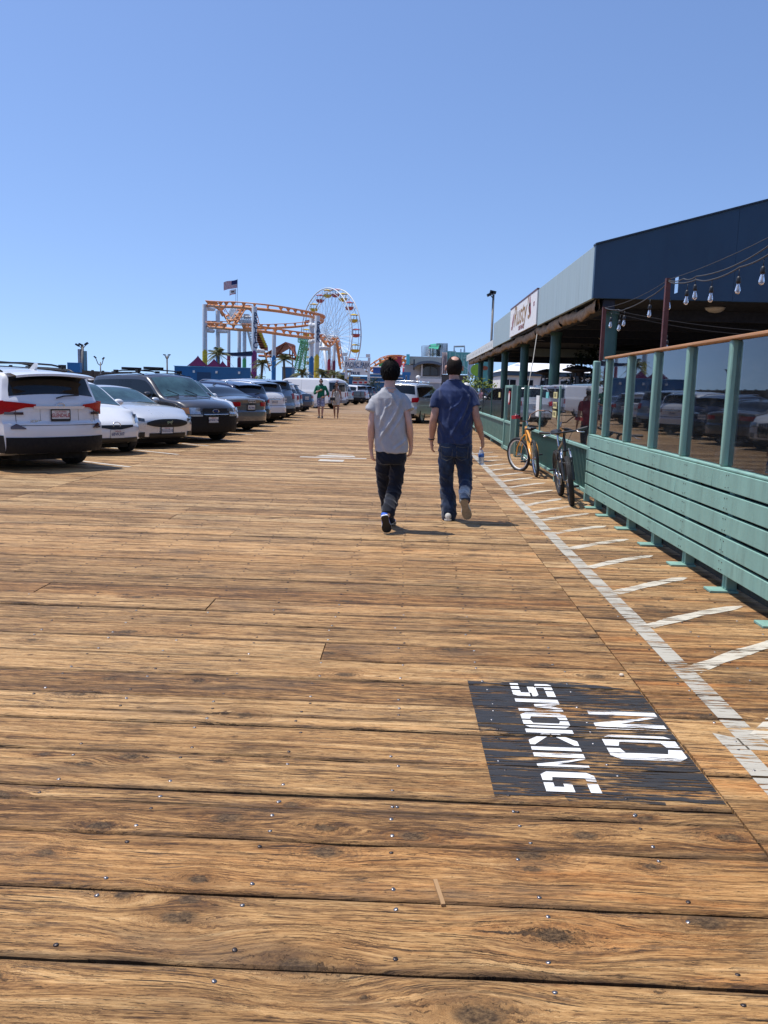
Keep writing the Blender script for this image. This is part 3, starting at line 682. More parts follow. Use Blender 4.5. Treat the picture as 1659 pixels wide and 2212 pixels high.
cable([P(12.4, 2.69), P(13.2, 2.5, 5.2), P(13.6, 2.45, 8.)], .004, .04); cable([P(12.4, 2.66), P(13.0, 2.42, 5.0), P(13.4, 2.36, 8.)], .003, .05)
sock = MB().lathe([(.0165, -.055), (.02, -.05), (.02, -.012), (.013, 0), (.004, .006)], n=12)
sock.cyl((0, 0, 0), (0, 0, .06), .0035, n=5); sock = sock.mesh('socket'); sock.materials.append(BLACKP)
bulb = MB().lathe([(.0125, 0), (.0145, -.02), (.021, -.045), (.0235, -.062), (.02, -.078), (.011, -.088), (.002, -.091)], n=16).mesh('bulb'); bulb.materials.append(BULB)
fil = MB().tube([(-.004, 0, -.01), (-.006, 0, -.055), (.006, 0, -.055), (.004, 0, -.01)], .0012, 4).mesh('filament'); fil.materials.append(pm('filament_wire', (.5, .4, .25), .3, 1.))
for m in (sock, bulb):
    for p in m.polygons: p.use_smooth = True
for (y, z, dx) in ((11.978, 2.53, 0), (11.474, 2.455, 0), (11.24, 2.53, .1), (10.075, 2.515, 0), (9.348, 2.55, .05), (9.306, 2.18, .5), (8.758, 2.53, 0), (8.515, 2.555, 0), (8.057, 2.485, 0), (7.409, 2.49, 0), (6.919, 2.505, 0), (6.0, 2.5, 0), (5.2, 2.46, 0), (4.4, 2.48, 0)):
    b_ = bpy.data.objects.new('bulb', bulb); COL.objects.link(b_); b_.parent = sl
    b_.location = Vector((2.75+dx, y*(1+dx/2.75), z-.055))-sl.location; b_.rotation_euler = (rnd.uniform(-.06, .06), rnd.uniform(-.06, .06), 0)
    for nm, m, dz in (('socket', sock, .052), ('filament', fil, 0)):
        c = bpy.data.objects.new(nm, m); COL.objects.link(c); c.parent = b_; c.location = (0, 0, dz)
MB().box((-.0, .72-1.72+.72, .12), (.004, .10, .16)).build('reflector_clip', pm('bright_aluminium', (.8, .8, .8), .2, 1.), sl)
# ================================================================== inside the patio
STEEL = pm('brushed_steel', (.45, .45, .46), .3, 1.)
def heater(x, y, label):
    t = thing('patio_heater', label, 'heater', (x, y, 0), .3, 'pyramid patio heaters under the pavilion roof')
    MB().bb(-.27, .27, -.27, .27, .02, .55).build('base', BLACKP, t)
    for sx in (-1, 1):
        for sy in (-1, 1): MB().tube([(sx*.25, sy*.25, .55), (sx*.11, sy*.11, 2.0)], .02, 6).build('leg', BLACKP, t)
    MB().lathe([(.055, .56), (.055, 1.9)], n=12).build('glass_tube', pm('grey_glass_tube', (.35, .37, .38), .1, .3), t, True)
    MB().lathe([(.14, 1.92), (.16, 2.02), (.39, 2.05), (.40, 2.09), (.2, 2.16), (.03, 2.2)], n=20).build('hood', BLACKP, t, True, 40)
heater(4.16, 26, 'black pyramid patio heater between two columns, the farther one'); heater(4.3, 22, 'black pyramid patio heater to the right, nearer the end wall')
TBL = pm('dark_table_top', (.05, .035, .025), .4)
def table(x, y, label):
    t = thing('dining_table', label, 'table', (x, y, 0), 0, 'tables on the shaded patio')
    MB().lathe([(.45, .72), (.46, .735), (.45, .75)], n=24).build('table_top', TBL, t); MB().lathe([(.24, .005), (.24, .02), (.03, .04), (.03, .72)], n=14).build('pedestal', BLACKP, t)
def chair(x, y, r, label):
    t = thing('patio_chair', label, 'chair', (x, y, 0), r, 'chairs on the shaded patio')
    MB().bb(-.21, .21, -.2, .2, .43, .46).build('seat', TBL, t); MB().bb(-.2, .2, .18, .205, .6, .92).build('backrest', TBL, t)
    for sx in (-1, 1):
        MB().cyl((sx*.19, -.18, 0), (sx*.19, -.18, .43), .012, n=6).build('leg', BLACKP, t); MB().cyl((sx*.19, .19, 0), (sx*.19, .2, .92), .012, n=6).build('leg', BLACKP, t)
k = 0
for x, y in ((4.8, 13.2), (6.6, 15.0), (5.0, 17.6), (6.9, 19.8), (4.9, 24.2), (8.3, 16.8)):
    k += 1; where = ['in the open by the glazed fence', 'at the foot of the navy end wall', 'just under the pavilion roof', 'in the middle of the dark patio', 'far back beside the row of columns', 'deep in the dark right of the pavilion'][k-1]
    table(x, y, 'small round dark pedestal table '+where)
    for a, w_ in ((0.4, 'near side'), (3.5, 'far side')): chair(x+.62*math.sin(a), y-.62*math.cos(a)*-1, a if a > 1 else 0, 'dark patio chair, %s of table %s' % (w_, where))
# ------------------------------------------------------------------ leafy plants
def leaf_mat(name, c1, c2):
    b = NB(name); r = b.n('ObjectInfo').outputs['Random']; g = b.n('NewGeometry'); rr = g.outputs['Random Per Island']
    b.set(col=b.ramp(rr, [(0., c1), (1., c2)]), rough=.5, spec=.3); return b.m
LEAF = leaf_mat('yellow_green_leaves', (.045, .09, .012), (.22, .26, .035)); LEAFD = leaf_mat('dark_leaves', (.008, .018, .006), (.03, .05, .015)); PALM = leaf_mat('palm_leaves', (.09, .11, .045), (.24, .23, .11))
def leaf_cloud(n, cx, rx, ry, rz, size, seed):
    rr = random.Random(seed); mb = MB()
    for i in range(n):
        while True:
            p = Vector((rr.uniform(-1, 1), rr.uniform(-1, 1), rr.uniform(-1, 1)))
            if p.length < 1 and mnoise.noise(p*2.3+Vector((seed, 0, 0))) > -.18: break
        c = Vector(cx)+Vector((p.x*rx, p.y*ry, p.z*rz)); d = Vector((rr.gauss(0, 1), rr.gauss(0, 1), rr.gauss(.3, .7))).normalized(); s_ = d.orthogonal().normalized()*size*.22
        L = size*rr.uniform(.6, 1.3); mb.add([c, c+d*L*.5+s_, c+d*L-Vector((0, 0, L*.25)), c+d*L*.5-s_], [(0, 1, 2, 3)])
    return mb
def shrub(x, y, h, wd, mat, label, n, size, seed, group=None):
    t = thing('potted_shrub', label, 'plant', (x, y, 0), 0, group)
    MB().lathe([(.16, .0), (.24, .42), (.22, .42), (.2, .36)], n=14).build('pot', BLACKP, t, True)
    mb = MB(); rr = random.Random(seed)
    for i in range(6): mb.tube([(0, 0, .36), (rr.uniform(-.15, .15)*wd, rr.uniform(-.15, .15)*wd, h*.5), (rr.uniform(-.4, .4)*wd, rr.uniform(-.4, .4)*wd, h*.85)], [.02, .014, .006], 5)
    mb.build('stem', pm('bark', (.09, .07, .05), .85), t); leaf_cloud(n, (0, 0, h*.68), wd*.5, wd*.5, h*.36, size, seed).build('foliage', mat, t, fix=False)
shrub(3.05, 37.5, 2.0, 1.0, LEAF, 'yellow-green leafy potted shrub behind the far glass wall', 420, .16, 3); shrub(2.95, 42.0, 2.2, 1.1, LEAF, 'loose yellow-green potted shrub at the far end of the glass wall', 420, .17, 5)
shrub(3.25, 34.0, 1.9, .8, LEAF, 'smaller leafy potted shrub beside the green columns', 260, .15, 9)
shrub(5.9, 28, 3.0, 1.7, LEAFD, 'dark bushy potted plant in the shade under the roof', 900, .16, 8)
# ================================================================== bicycles
TYRE = pm('tyre_rubber', (.018, .018, .018), .8, bump=.3, bscale=90); CHROME = pm('polished_chrome', (.75, .75, .76), .15, 1.); GUNM = pm('black_frame_paint', (.016, .018, .018), .35, .2, coat=.5)
YEL = pm('yellow_frame_paint', (.78, .33, .02), .3, coat=.7, var=.05); WRIM = pm('white_rim', (.75, .74, .7), .4); BRZ = pm('brown_bar', (.16, .09, .06), .35, .5)
def wheel(par, name, c, rz, rad, tr, rim, knob=False, tyre=TYRE):
    t = bpy.data.objects.new(name, None); COL.objects.link(t); t.parent = par; t.location = c; t.rotation_euler = (0, 0, rz)
    me = MB().torus((0, 0, 0), (0, 1, 0), rad-tr, tr, 56, 12)
    if knob:
        for i in range(64):
            a = 2*math.pi*i/64
            for s_ in ((-.018, .5), (.0, 0), (.018, .5)):
                aa = a+s_[1]*2*math.pi/64; rr = rad-.002-abs(s_[0])*.35; me.box((rr*math.cos(aa), s_[0], rr*math.sin(aa)), (.012, .013, .016), M=Matrix.Rotation(-aa, 3, 'Y'))
    me.build('tyre', tyre, t, True, 40)
    rr = rad-2*tr; MB().grid([[((rr+dr)*math.cos(2*math.pi*k/48), dy, (rr+dr)*math.sin(2*math.pi*k/48)) for dr, dy in ((-.012, -.012), (.008, -.014), (.008, .014), (-.012, .012), (-.016, 0))] for k in range(49)], True).build('rim', rim, t, True)
    mb = MB()
    for i in range(28):
        a = 2*math.pi*i/28; s_ = 1 if i % 2 else -1; mb.tube([(.018*math.cos(a+.8*s_), .028*s_, .018*math.sin(a+.8*s_)), (rr*math.cos(a), 0, rr*math.sin(a))], .0011, 3, False)
    tag(mb.build('spokes', CHROME, t), kind='stuff'); MB().cyl((0, -.045, 0), (0, .045, 0), .018, n=12).build('hub', CHROME, t, True, 40); return t
def bike(loc, rz, lean, frm, steer, label, kind):
    """local: x forward, y left, z up; rear axle at x=0"""
    root = thing('bicycle', label, 'bicycle', loc, rz); root.rotation_euler = (lean, 0, rz)
    mtb = kind == 'mtb'; Rw = .335 if mtb else .33; wb = 1.08 if mtb else 1.12
    wheel(root, 'rear_wheel', (0, 0, Rw), 0, Rw, .034 if mtb else .027, CHROME if not mtb else BLACKP, mtb)
    T = lambda *pts, r=.016, name='frame_tube', m=None: MB().tube(pts, r, 10).build(name, m or frm, root, True, 60)
    bb = (.43, 0, .30)
    if mtb:
        T(bb, (.27, 0, .74), r=.016); T((.29, 0, .70), (.80, 0, .86), r=.019); T(bb, (.83, 0, .76), r=.022)
        for s_ in (-1, 1): T((.29, .02*s_, .66), (0, .06*s_, Rw), r=.009, name='seat_stay'); T(bb, (0, .06*s_, Rw), r=.011, name='chain_stay')
        head = ((.795, 0, .88), (.84, 0, .72)); seat = (.235, 0, .90)
        T((.30, 0, .52), (.55, 0, .58), r=.02, name='shock_absorber', m=CHROME)
    else:
        T(bb, (.26, 0, .62), r=.018); T((.26, 0, .60), (.5, 0, .72), (.72, 0, .80), (.80, 0, .84), r=.022); T(bb, (.6, 0, .42), (.78, 0, .60), (.82, 0, .72), r=.022)
        for s_ in (-1, 1): T((.28, .02*s_, .56), (.1, .06*s_, .60), (-.03, .06*s_, .46), (0, .06*s_, Rw), r=.011, name='seat_stay'); T(bb, (0, .06*s_, Rw), r=.012, name='chain_stay')
        head = ((.80, 0, .86), (.84, 0, .70)); seat = (.23, 0, .80)
    T(*head, r=.024, name='head_tube')
    T((lerp(bb[0], .27, .9), 0, .68), (seat[0]+.005, 0, seat[2]), r=.013, name='seat_post', m=CHROME)
    # saddle
    rows = []
    for i in range(13):
        t = i/12; x = seat[0]-.14+.28*t; wd = interp([(0, .02), (.08, .07), (.3, .085 if mtb else .11), (.55, .05), (.8, .024), (1, .012)], t); zc = seat[2]+.035+.012*math.sin(t*6); h = .032
        rows.append([(x, wd*math.cos(a), zc+h*(math.sin(a) if math.sin(a) > 0 else .7*math.sin(a))) for a in [2*math.pi*k/12 for k in range(12)]])
    MB().grid(rows, True).build('saddle', BLACKP, root, True)
    # steering group
    st = bpy.data.objects.new('steering', None); COL.objects.link(st); st.parent = root; hx = Vector(head[1]); st.location = hx; st.rotation_euler = (0, 0, steer)
    ax = Vector((wb, 0, Rw))-hx
    S = lambda name, m, *pts, r=.012: MB().tube(pts, r, 9).build(name, m, st, True, 60)
    for s_ in (-1, 1):
        if mtb:
            S('fork_leg', GUNM, (ax.x-.01, .062*s_, ax.z), (ax.x*.35, .062*s_, ax.z*.30+.02), r=.018); S('fork_stanchion', CHROME, (ax.x*.35, .062*s_, ax.z*.3+.02), (-.01, .06*s_, -.0), r=.013)
            for q in range(5): S('fork_boot', BLACKP, (ax.x*.3-.0, .062*s_, ax.z*.25-.0-q*.012), (ax.x*.3, .062*s_, ax.z*.25+.006-q*.012), r=.022)
        else: S('fork_leg', frm, (ax.x, .055*s_, ax.z), (ax.x*.8, .055*s_, ax.z*.6), (ax.x*.3, .055*s_, ax.z*.15), (0, .03*s_, .01), r=.011)
    S('fork_crown', frm if not mtb else GUNM, (.0, -.07, -.0), (.0, .07, -.0), r=.017)
    if mtb:
        MB().torus((ax.x*.4, 0, ax.z*.35), (.3, 0, .9), .07, .009, 16, 6).build('fork_brace', GUNM, st, True)
        S('stem', BLACKP, (-.05, 0, .16), (-.06, 0, .21), (.03, 0, .25), r=.017); S('handlebar', GUNM, (.0, -.31, .275), (.02, -.15, .25), (.03, 0, .25), (.02, .15, .25), (.0, .31, .275), r=.013)
        for s_ in (-1, 1):
            S('grip', BLACKP, (.005, .19*s_, .26), (-.01, .32*s_, .277), r=.018); S('brake_lever', CHROME, (.02, .17*s_, .255), (.07, .19*s_, .235), (.06, .27*s_, .225), r=.006)
            S('brake_cable', BLACKP, (.04, .15*s_, .25), (.13, .1*s_, .24), (.1, 0.02*s_, .1), (.03, 0, .02), r=.003)
            S('brake_arm', CHROME, (.03, .05*s_, -.06), (.02, .045*s_, .03), r=.009)
    else:
        S('stem', CHROME, (-.04, 0, .15), (-.06, 0, .22), (-.02, 0, .25), r=.012)
        for s_ in (-1, 1):
            S('handlebar', BRZ, (-.02, 0, .25), (.0, .09*s_, .27), (.02, .16*s_, .36), (-.06, .27*s_, .42), (-.24, .36*s_, .40), r=.011)
            S('grip', BLACKP, (-.2, .34*s_, .405), (-.32, .385*s_, .39), r=.016); S('brake_lever', CHROME, (-.14, .31*s_, .4), (-.12, .37*s_, .37), (-.22, .42*s_, .355), r=.006)
        S('brake_cable', BLACKP, (-.14, -.31, .4), (.02, -.38, .3), (.12, -.1, .15), (.02, 0, 0), r=.003)
        MB().box((-.24, .40, .37), (.12, .11, .06)).build('lamp', pm('red_lamp_plastic', (.45, .02, .03), .35), st)
    wheel(st, 'front_wheel', tuple(ax), 0, Rw, .036 if mtb else .027, WRIM if not mtb else BLACKP, mtb)
    # drive train
    MB().torus((bb[0], -.05, bb[2]), (0, 1, 0), .085, .006, 28, 6).build('chainring', STEEL, root, True)
    MB().tube([(bb[0], -.052, bb[2]+.086), (0, -.052, Rw+.035), (-.036, -.052, Rw), (0, -.052, Rw-.035), (bb[0], -.052, bb[2]-.086)], .004, 5).build('chain', BLACKP, root)
    MB().torus((0, -.052, Rw), (0, 1, 0), .035, .007, 20, 6).build('sprocket', STEEL, root, True)
    for s_ in (-1, 1):
        dx, dz = (.12*s_, -.12*s_) if mtb else (.15*s_, -.06*s_)
        MB().tube([(bb[0], .07*s_, bb[2]), (bb[0]+dx, .085*s_, bb[2]+dz)], .011, 8).build('crank', CHROME, root, True); MB().box((bb[0]+dx, .135*s_, bb[2]+dz), (.085, .09, .022)).build('pedal', BLACKP, root)
    if mtb: MB().tube([(.02, .08, .28), (-.02, .13, .0)], .007, 6).build('kickstand', CHROME, root)
    return root
# the black one faces the camera, the yellow one faces away; both lean on the railing
bike((2.26, 12.28, 0.0), R(-91), R(9), GUNM, R(-6), 'black mountain bike with knobbly tyres facing the camera, leaning on the railing', 'mtb')
bike((2.30, 14.93, 0.0), R(90), R(-8), YEL, R(32), 'yellow cruiser bicycle with brown swept handlebar, turned away from the camera', 'cruiser')
# ================================================================== the amusement park at the far end
WST = pm('white_steel_paint', (.62, .64, .66), .5, var=.06, scale=.6, grime=((.42, .42, .40), .35))
ORG = pm('orange_track_paint', (.60, .245, .085), .45, var=.15, scale=.8)
RUSTO = pm('rust_orange_steel', (.34, .09, .035), .6, var=.2, scale=.8)
CYEL = pm('yellow_column_paint', (.62, .46, .02), .55, var=.12, scale=.8); CBLU = pm('blue_column_paint', (.02, .16, .40), .55, var=.12, scale=.8); CRED = pm('crimson_column_paint', (.36, .03, .07), .55, var=.12, scale=.8)
CPUR = pm('purple_column_paint', (.20, .03, .16), .55, var=.12, scale=.8); CMAR = pm('maroon_column_paint', (.15, .02, .06), .55, var=.12, scale=.8); CGRN = pm('bright_green_paint', (.09, .42, .14), .55, var=.12, scale=.8)
GRNS = pm('green_lattice_paint', (.14, .42, .22), .5, var=.1, scale=.8); BLUEW = pm('blue_wall_paint', (.014, .115, .27), .6, var=.10, scale=.6, grime=((.01, .08, .2), .3))
DKTXT = pm('dark_blue_lettering', (.02, .05, .12), .6)
V = Vector
rc = thing('roller_coaster', 'orange-railed roller coaster on thick white columns with coloured bases', 'roller coaster', (-25, 165, 0))
OC = rc.location.copy()
def rel(pts, o=None): o = OC if o is None else o; return [V(p)-o for p in pts]
def coaster_column(pl, pr_, band, mat, text=None, base=0.):
    """pl, pr_: left and right top corners; band: height point of the coloured base"""
    a, c = V(pl), V(pr_); r = (c-a).length/2; m = (a+c)/2; x, y = m.x-OC.x, m.y-OC.y; zt = m.z; zb = V(band).z
    o = MB().lathe([(r, zb), (r, zt-.05), (r*.96, zt)], (x, y, 0), 20).build('column', WST, rc, True, 40)
    b_ = MB().lathe([(r*1.03, base), (r*1.03, zb)], (x, y, 0), 20).build('painted_base', mat, o, True, 40)
    MB().prism([(r*.2+r*.62*math.cos(t), zb-.1+r*1.0*math.sin(t)) for t in [math.pi*k/8 for k in range(9)]], -r*1.10, -r*.2, lambda u, v, w_: (x+u, y+w_, v)).build('wave_crest', mat, o)
    if text:
        n = len(text); zz = zt-1.6
        for ch in text: text_obj('lettering', ch, 1.55, DKTXT, o, frame((x+r*.60, y-r*.86, zz), (.86, .5, 0), (0, 0, 1)), .03, 1., .8); zz -= text_obj.step
    return o
for (a, c, b_, m, tx, st) in (((-40.291, 165.000, 16.543), (-39.358, 165.000, 16.566), (-39.863, 165.000, 7.635), CYEL, None, 0), ((-39.986, 175.000, 16.287), (-39.106, 175.000, 16.309), (-39.554, 175.000, 7.474), CBLU, None, 0),
    ((-40.855, 190.000, 13.387), (-40.113, 190.000, 13.406), (-40.490, 190.000, 7.653), CRED, None, 0), ((-37.542, 185.000, 13.018), (-36.727, 185.000, 13.039), (-37.129, 185.000, 7.093), CMAR, None, 0), ((-38.983, 198.000, 13.860), (-38.086, 198.000, 13.883), (-38.610, 198.000, 7.273), CGRN, None, 0),
    ((-27.929, 150.000, 14.969), (-26.990, 150.000, 14.992), (-27.417, 150.000, 7.122), CPUR, 'PACIFIC', 0), ((-29.237, 180.000, 13.114), (-28.333, 180.000, 13.137), (-28.735, 180.000, 7.428), CBLU, None, 0), ((-20.378, 172.000, 15.208), (-19.431, 172.000, 15.232), (-19.867, 172.000, 7.152), CBLU, None, 0),
    ((-16.856, 150.000, 13.693), (-15.975, 150.000, 13.715), (-16.312, 150.000, 6.768), CYEL, 'PARK', 0), ((-18.364, 190.000, 10.701), (-17.673, 190.000, 10.719), (-17.971, 190.000, 7.477), CRED, None, 0), ((-18.131, 200.000, 11.464), (-17.454, 200.000, 11.482), (-17.728, 200.000, 7.479), CMAR, None, 0)):
    text_obj.step = 1.13 if tx == 'PACIFIC' else 1.05
    # letters run down the column: pitch worked out from the lettered length
    if tx == 'PACIFIC': text_obj.step = ((-27.396, 150.000, 13.665)[2]-(-27.368, 150.000, 8.605)[2])/6
    if tx == 'PARK': text_obj.step = ((-16.289, 150.000, 12.298)[2]-(-16.248, 150.000, 9.818)[2])/3
    coaster_column(a, c, b_, m, tx)
def track(name, pts, par, mat, sr=.26, up=.85, gauge=.5, tie=2.3, o=OC, rr=.085, sub=8):
    P = rel(pts, o); Q = []
    for i in range(len(P)-1):     # catmull-rom
        p0, p1, p2, p3 = P[max(i-1, 0)], P[i], P[i+1], P[min(i+2, len(P)-1)]
        for k in range(sub):
            t = k/sub; Q.append(.5*((2*p1)+(p2-p0)*t+(2*p0-5*p1+4*p2-p3)*t*t+(3*p1-p0-3*p2+p3)*t**3))
    Q.append(P[-1]); UP = []; SD = []
    for i in range(len(Q)):
        d = (Q[min(i+1, len(Q)-1)]-Q[max(i-1, 0)]).normalized(); s = d.cross(V((0, 0, 1)))
        s = s.normalized() if s.length > .2 else V((1, 0, 0)); u = s.cross(d).normalized(); UP.append(u); SD.append(s)
    t_ = MB().tube(Q, sr, 8).build(name, mat, par, True)
    for s_ in (-1, 1): MB().tube([q+u*up+s*gauge*s_ for q, u, s in zip(Q, UP, SD)], rr, 5).build('rail', mat, t_, True)
    mb = MB(); acc = 0
    for i in range(1, len(Q)):
        acc += (Q[i]-Q[i-1]).length
        if acc > tie:
            acc = 0; q, u, s = Q[i], UP[i], SD[i]; d = u.cross(s)*.11
            a, b2, c = q+u*.1, q+u*up+s*gauge, q+u*up-s*gauge; mb.add([a+d, b2+d, c+d, a-d, b2-d, c-d], [(0, 1, 2), (5, 4, 3), (0, 3, 4, 1), (1, 4, 5, 2), (2, 5, 3, 0)])
            mb.tube([q-u*0+s*sr*.2, q+u*.1], sr*1.25, 8)
    tag(mb.build('ties', mat, t_), kind='stuff')
track('upper_track', [(-40.980, 186.000, 16.189), (-40.675, 180.000, 17.161), (-40.380, 172.000, 16.846), (-39.151, 165.000, 16.370), (-36.859, 160.000, 15.829), (-33.978, 156.000, 15.405), (-31.212, 153.000, 15.134), (-27.205, 151.000, 14.732), (-23.729, 153.000, 14.575), (-21.204, 160.000, 14.700), (-19.333, 170.000, 15.068), (-18.984, 182.000, 15.628), (-19.849, 192.000, 15.824), (-21.750, 198.000, 15.805), (-25.940, 196.000, 14.948), (-29.743, 192.000, 14.280), (-33.019, 186.000, 13.658), (-35.124, 180.000, 13.294)], rc, ORG)
track('lower_track', [(-39.411, 182.000, 13.772), (-40.329, 176.000, 13.353), (-39.767, 168.000, 12.739), (-38.143, 162.000, 12.064), (-35.382, 157.000, 11.661), (-31.601, 154.000, 11.263), (-28.319, 152.000, 11.023), (-26.172, 154.000, 10.967), (-23.165, 160.000, 10.852), (-19.279, 172.000, 11.068), (-19.144, 182.000, 11.614), (-18.733, 186.000, 10.944), (-18.097, 188.000, 10.420), (-17.524, 192.000, 10.943), (-17.239, 196.000, 11.880), (-17.073, 200.000, 11.246), (-16.923, 203.000, 8.902), (-16.749, 206.000, 5.965)], rc, ORG)
track('diving_track', [(-42.041, 184.000, 17.902), (-41.213, 186.000, 17.092), (-40.711, 188.000, 15.790), (-39.223, 186.000, 14.343), (-38.344, 188.000, 14.883), (-38.198, 192.000, 16.532), (-38.403, 198.000, 18.599), (-38.287, 204.000, 19.026), (-37.879, 206.000, 17.583), (-37.085, 206.000, 14.576), (-35.154, 204.000, 9.969), (-33.241, 202.000, 4.922)], rc, ORG, sr=.2)
track('inner_track', [(-39.884, 192.000, 14.844), (-39.327, 194.000, 16.671), (-39.148, 198.000, 18.460), (-38.927, 202.000, 19.197)], rc, ORG, sr=.16)
track('low_return_track', [(-38.125, 215.000, 8.805), (-34.379, 212.000, 8.578), (-30.874, 210.000, 8.413), (-27.425, 208.000, 7.788)], rc, RUSTO, sr=.3)
for a, c in (((-39.703, 166.000, 15.846), (-40.656, 176.000, 16.640)), ((-39.475, 165.000, 11.676), (-40.311, 174.000, 12.095)), ((-38.720, 172.000, 12.002), (-40.042, 186.000, 12.861)), ((-20.291, 172.000, 13.740), (-17.871, 160.000, 12.714)), ((-20.240, 172.000, 10.366), (-17.727, 160.000, 9.971)), ((-19.634, 185.000, 9.728), (-18.278, 190.000, 9.884)), ((-30.940, 172.000, 8.283), (-30.326, 176.000, 8.368))): MB().tube(rel([a, c]), .42, 8).build('bracket', WST, rc, True)
def lattice(par, name, mat, a, c, wd, n, r=.06, o=OC):
    a, c = V(a)-o, V(c)-o; d = (c-a).normalized(); s = d.cross(V((0, 1, 0))).normalized()*wd/2; f = d.cross(s).normalized()*wd/2
    mb = MB(); cs = [s+f, s-f, -s-f, -s+f]
    for k in cs: mb.tube([a+k, c+k], r, 4)
    for i in range(n):
        p, q = a.lerp(c, i/n), a.lerp(c, (i+1)/n)
        for k in range(4): mb.tube([p+cs[k], q+cs[(k+1) % 4]], r*.6, 3); mb.tube([p+cs[k], p+cs[(k+1) % 4]], r*.6, 3)
    return mb.build(name, mat, par)
lattice(rc, 'lift_truss', WST, (-41.087, 196.000, 15.954), (-40.549, 200.000, 19.021), 2.2, 6, .12); lattice(rc, 'lift_truss', WST, (-37.140, 196.000, 15.094), (-36.485, 200.000, 9.997), 1.3, 9, .1); lattice(rc, 'lift_truss', WST, (-38.991, 196.000, 16.007), (-36.528, 196.000, 16.070), 1.6, 5, .12)
for (x0, z0, x1, z1) in ((370, 395, 450, 430), (450, 425, 575, 462), (495, 360, 560, 420)):
    p, q = {370: ((-42.092, 199.000, 17.018), (-40.492, 201.000, 16.365)), 450: ((-40.089, 199.000, 16.339), (-37.330, 201.000, 15.658)), 495: ((-38.968, 199.000, 17.705), (-37.840, 201.000, 16.678))}[x0]
    p, q = V(p)-OC, V(q)-OC; MB().bb(p.x, q.x, p.y, q.y, q.z, p.z).build('lift_platform', WST, rc)
for k in range(12):
    p = V((-41.087, 196.000, 16.074)).lerp(V((-40.391, 198.000, 18.791)), k/11)-OC; MB().box(p, (1.9, .35, .08)).build('stair_tread', WST, rc)
# train standing on the lift
tr = thing('coaster_train', 'short orange and yellow coaster train stopped on the steep lift', 'train', (-34.931, 199.000, 11.463)); tr.rotation_euler = (0, R(0), 0)
for k in range(7):
    p = V((-35.619, 199.000, 13.159)).lerp(V((-34.093, 199.000, 9.889)), k/6)-tr.location
    MB().box(p, (1.5, 1.6, .8)).build('car', RUSTO, tr); MB().box(p+V((.5, -.2, .55)), (.5, 1.3, .5)).build('seat', CYEL, tr)
# blue wall in front of the ride
bw = thing('blue_boundary_wall', 'long plain blue wall in front of the roller coaster', 'wall', (-20, 112, 0))
MB().bb(-31+20, -21.0+20, -.3, .3, 0.01, 3.62).build('wall', BLUEW, bw)
MB().bb(-31.1+20, -20.95+20, -.36, .36, 3.625, 3.70).build('coping', pm('pale_blue_trim', (.12, .33, .5), .5), bw)
MB().bb(-28.0+20, -26.2+20, -.335, -.305, 1.6, 2.95).build('doorway', pm('dark_blue_door', (.01, .05, .12), .6), bw)
for i in range(3): MB().box((-28.4+20+i*3.0, -.4, 3.0), (.25, .2, .3)).build('wall_lamp', WHITEP, bw)
# blue low blocks and odd rides between the columns
def block(name, p, q, dep, mat, label, cat, group=None, extra=None):
    p, q = V(p), V(q); t = thing(name, label, cat, ((p.x+q.x)/2, p.y, 0), 0, group)
    w_ = abs(q.x-p.x)/2; MB().bb(-w_, w_, 0, dep, .01, max(p.z, q.z)).build('wall', mat, t); MB().bb(-w_-.1, w_+.1, -.1, dep+.1, max(p.z, q.z)+.004, max(p.z, q.z)+.12).build('coping', WST, t); return t
block('blue_kiosk', (-22.508, 150.000, 4.688), (-20.795, 150.000, 4.045), 4, BLUEW, 'small blue kiosk seen between the palms and the blue column', 'kiosk')
block('blue_kiosk', (-12.825, 150.000, 3.930), (-11.418, 150.000, 3.490), 5, BLUEW, 'low blue kiosk left of the park sign', 'kiosk')
# station roof
st = thing('station_roof', 'rust coloured pitched roof of the ride station on red steel struts', 'roof', (-32.427, 215.000, 8.956))
def rquad(name, pts, mat, par, th=.3):
    o = par.location; P = [V(p)-o for p in pts]; n = (P[1]-P[0]).cross(P[-1]-P[0]).normalized()*th; k = len(P)
    MB().add(P+[p+n for p in P], [tuple(range(k))[::-1], tuple(range(k, 2*k))]+[(i, (i+1) % k, (i+1) % k+k, i+k) for i in range(k)]).build(name, mat, par)
rquad('roof_slope', [(-35.100, 208.000, 8.999), (-30.277, 208.000, 11.821), (-30.017, 222.000, 11.894), (-34.881, 222.000, 9.025)], RUSTO, st); rquad('roof_slope', [(-30.277, 208.000, 11.821), (-27.691, 208.000, 8.090), (-28.480, 216.000, 8.031), (-29.476, 216.000, 11.526)], RUSTO, st, .15)
mb = MB()
for a, c in ([(-30.355, 208.000, 11.819), (-33.310, 212.000, 8.685)], [(-28.665, 212.000, 11.425), (-28.544, 212.000, 8.156)], [(-29.197, 212.000, 11.332), (-29.292, 212.000, 8.136)], [(-29.869, 212.000, 11.785), (-29.964, 212.000, 8.380)], [(-33.310, 212.000, 8.685), (-28.225, 212.000, 8.296)], [(-32.515, 212.000, 9.492), (-29.025, 212.000, 8.143)], [(-29.291, 212.000, 8.005), (-29.124, 212.000, 5.248)]): mb.tube([V(a)-st.location, V(c)-st.location], .16, 5)
mb.build('strut', RUSTO, st)
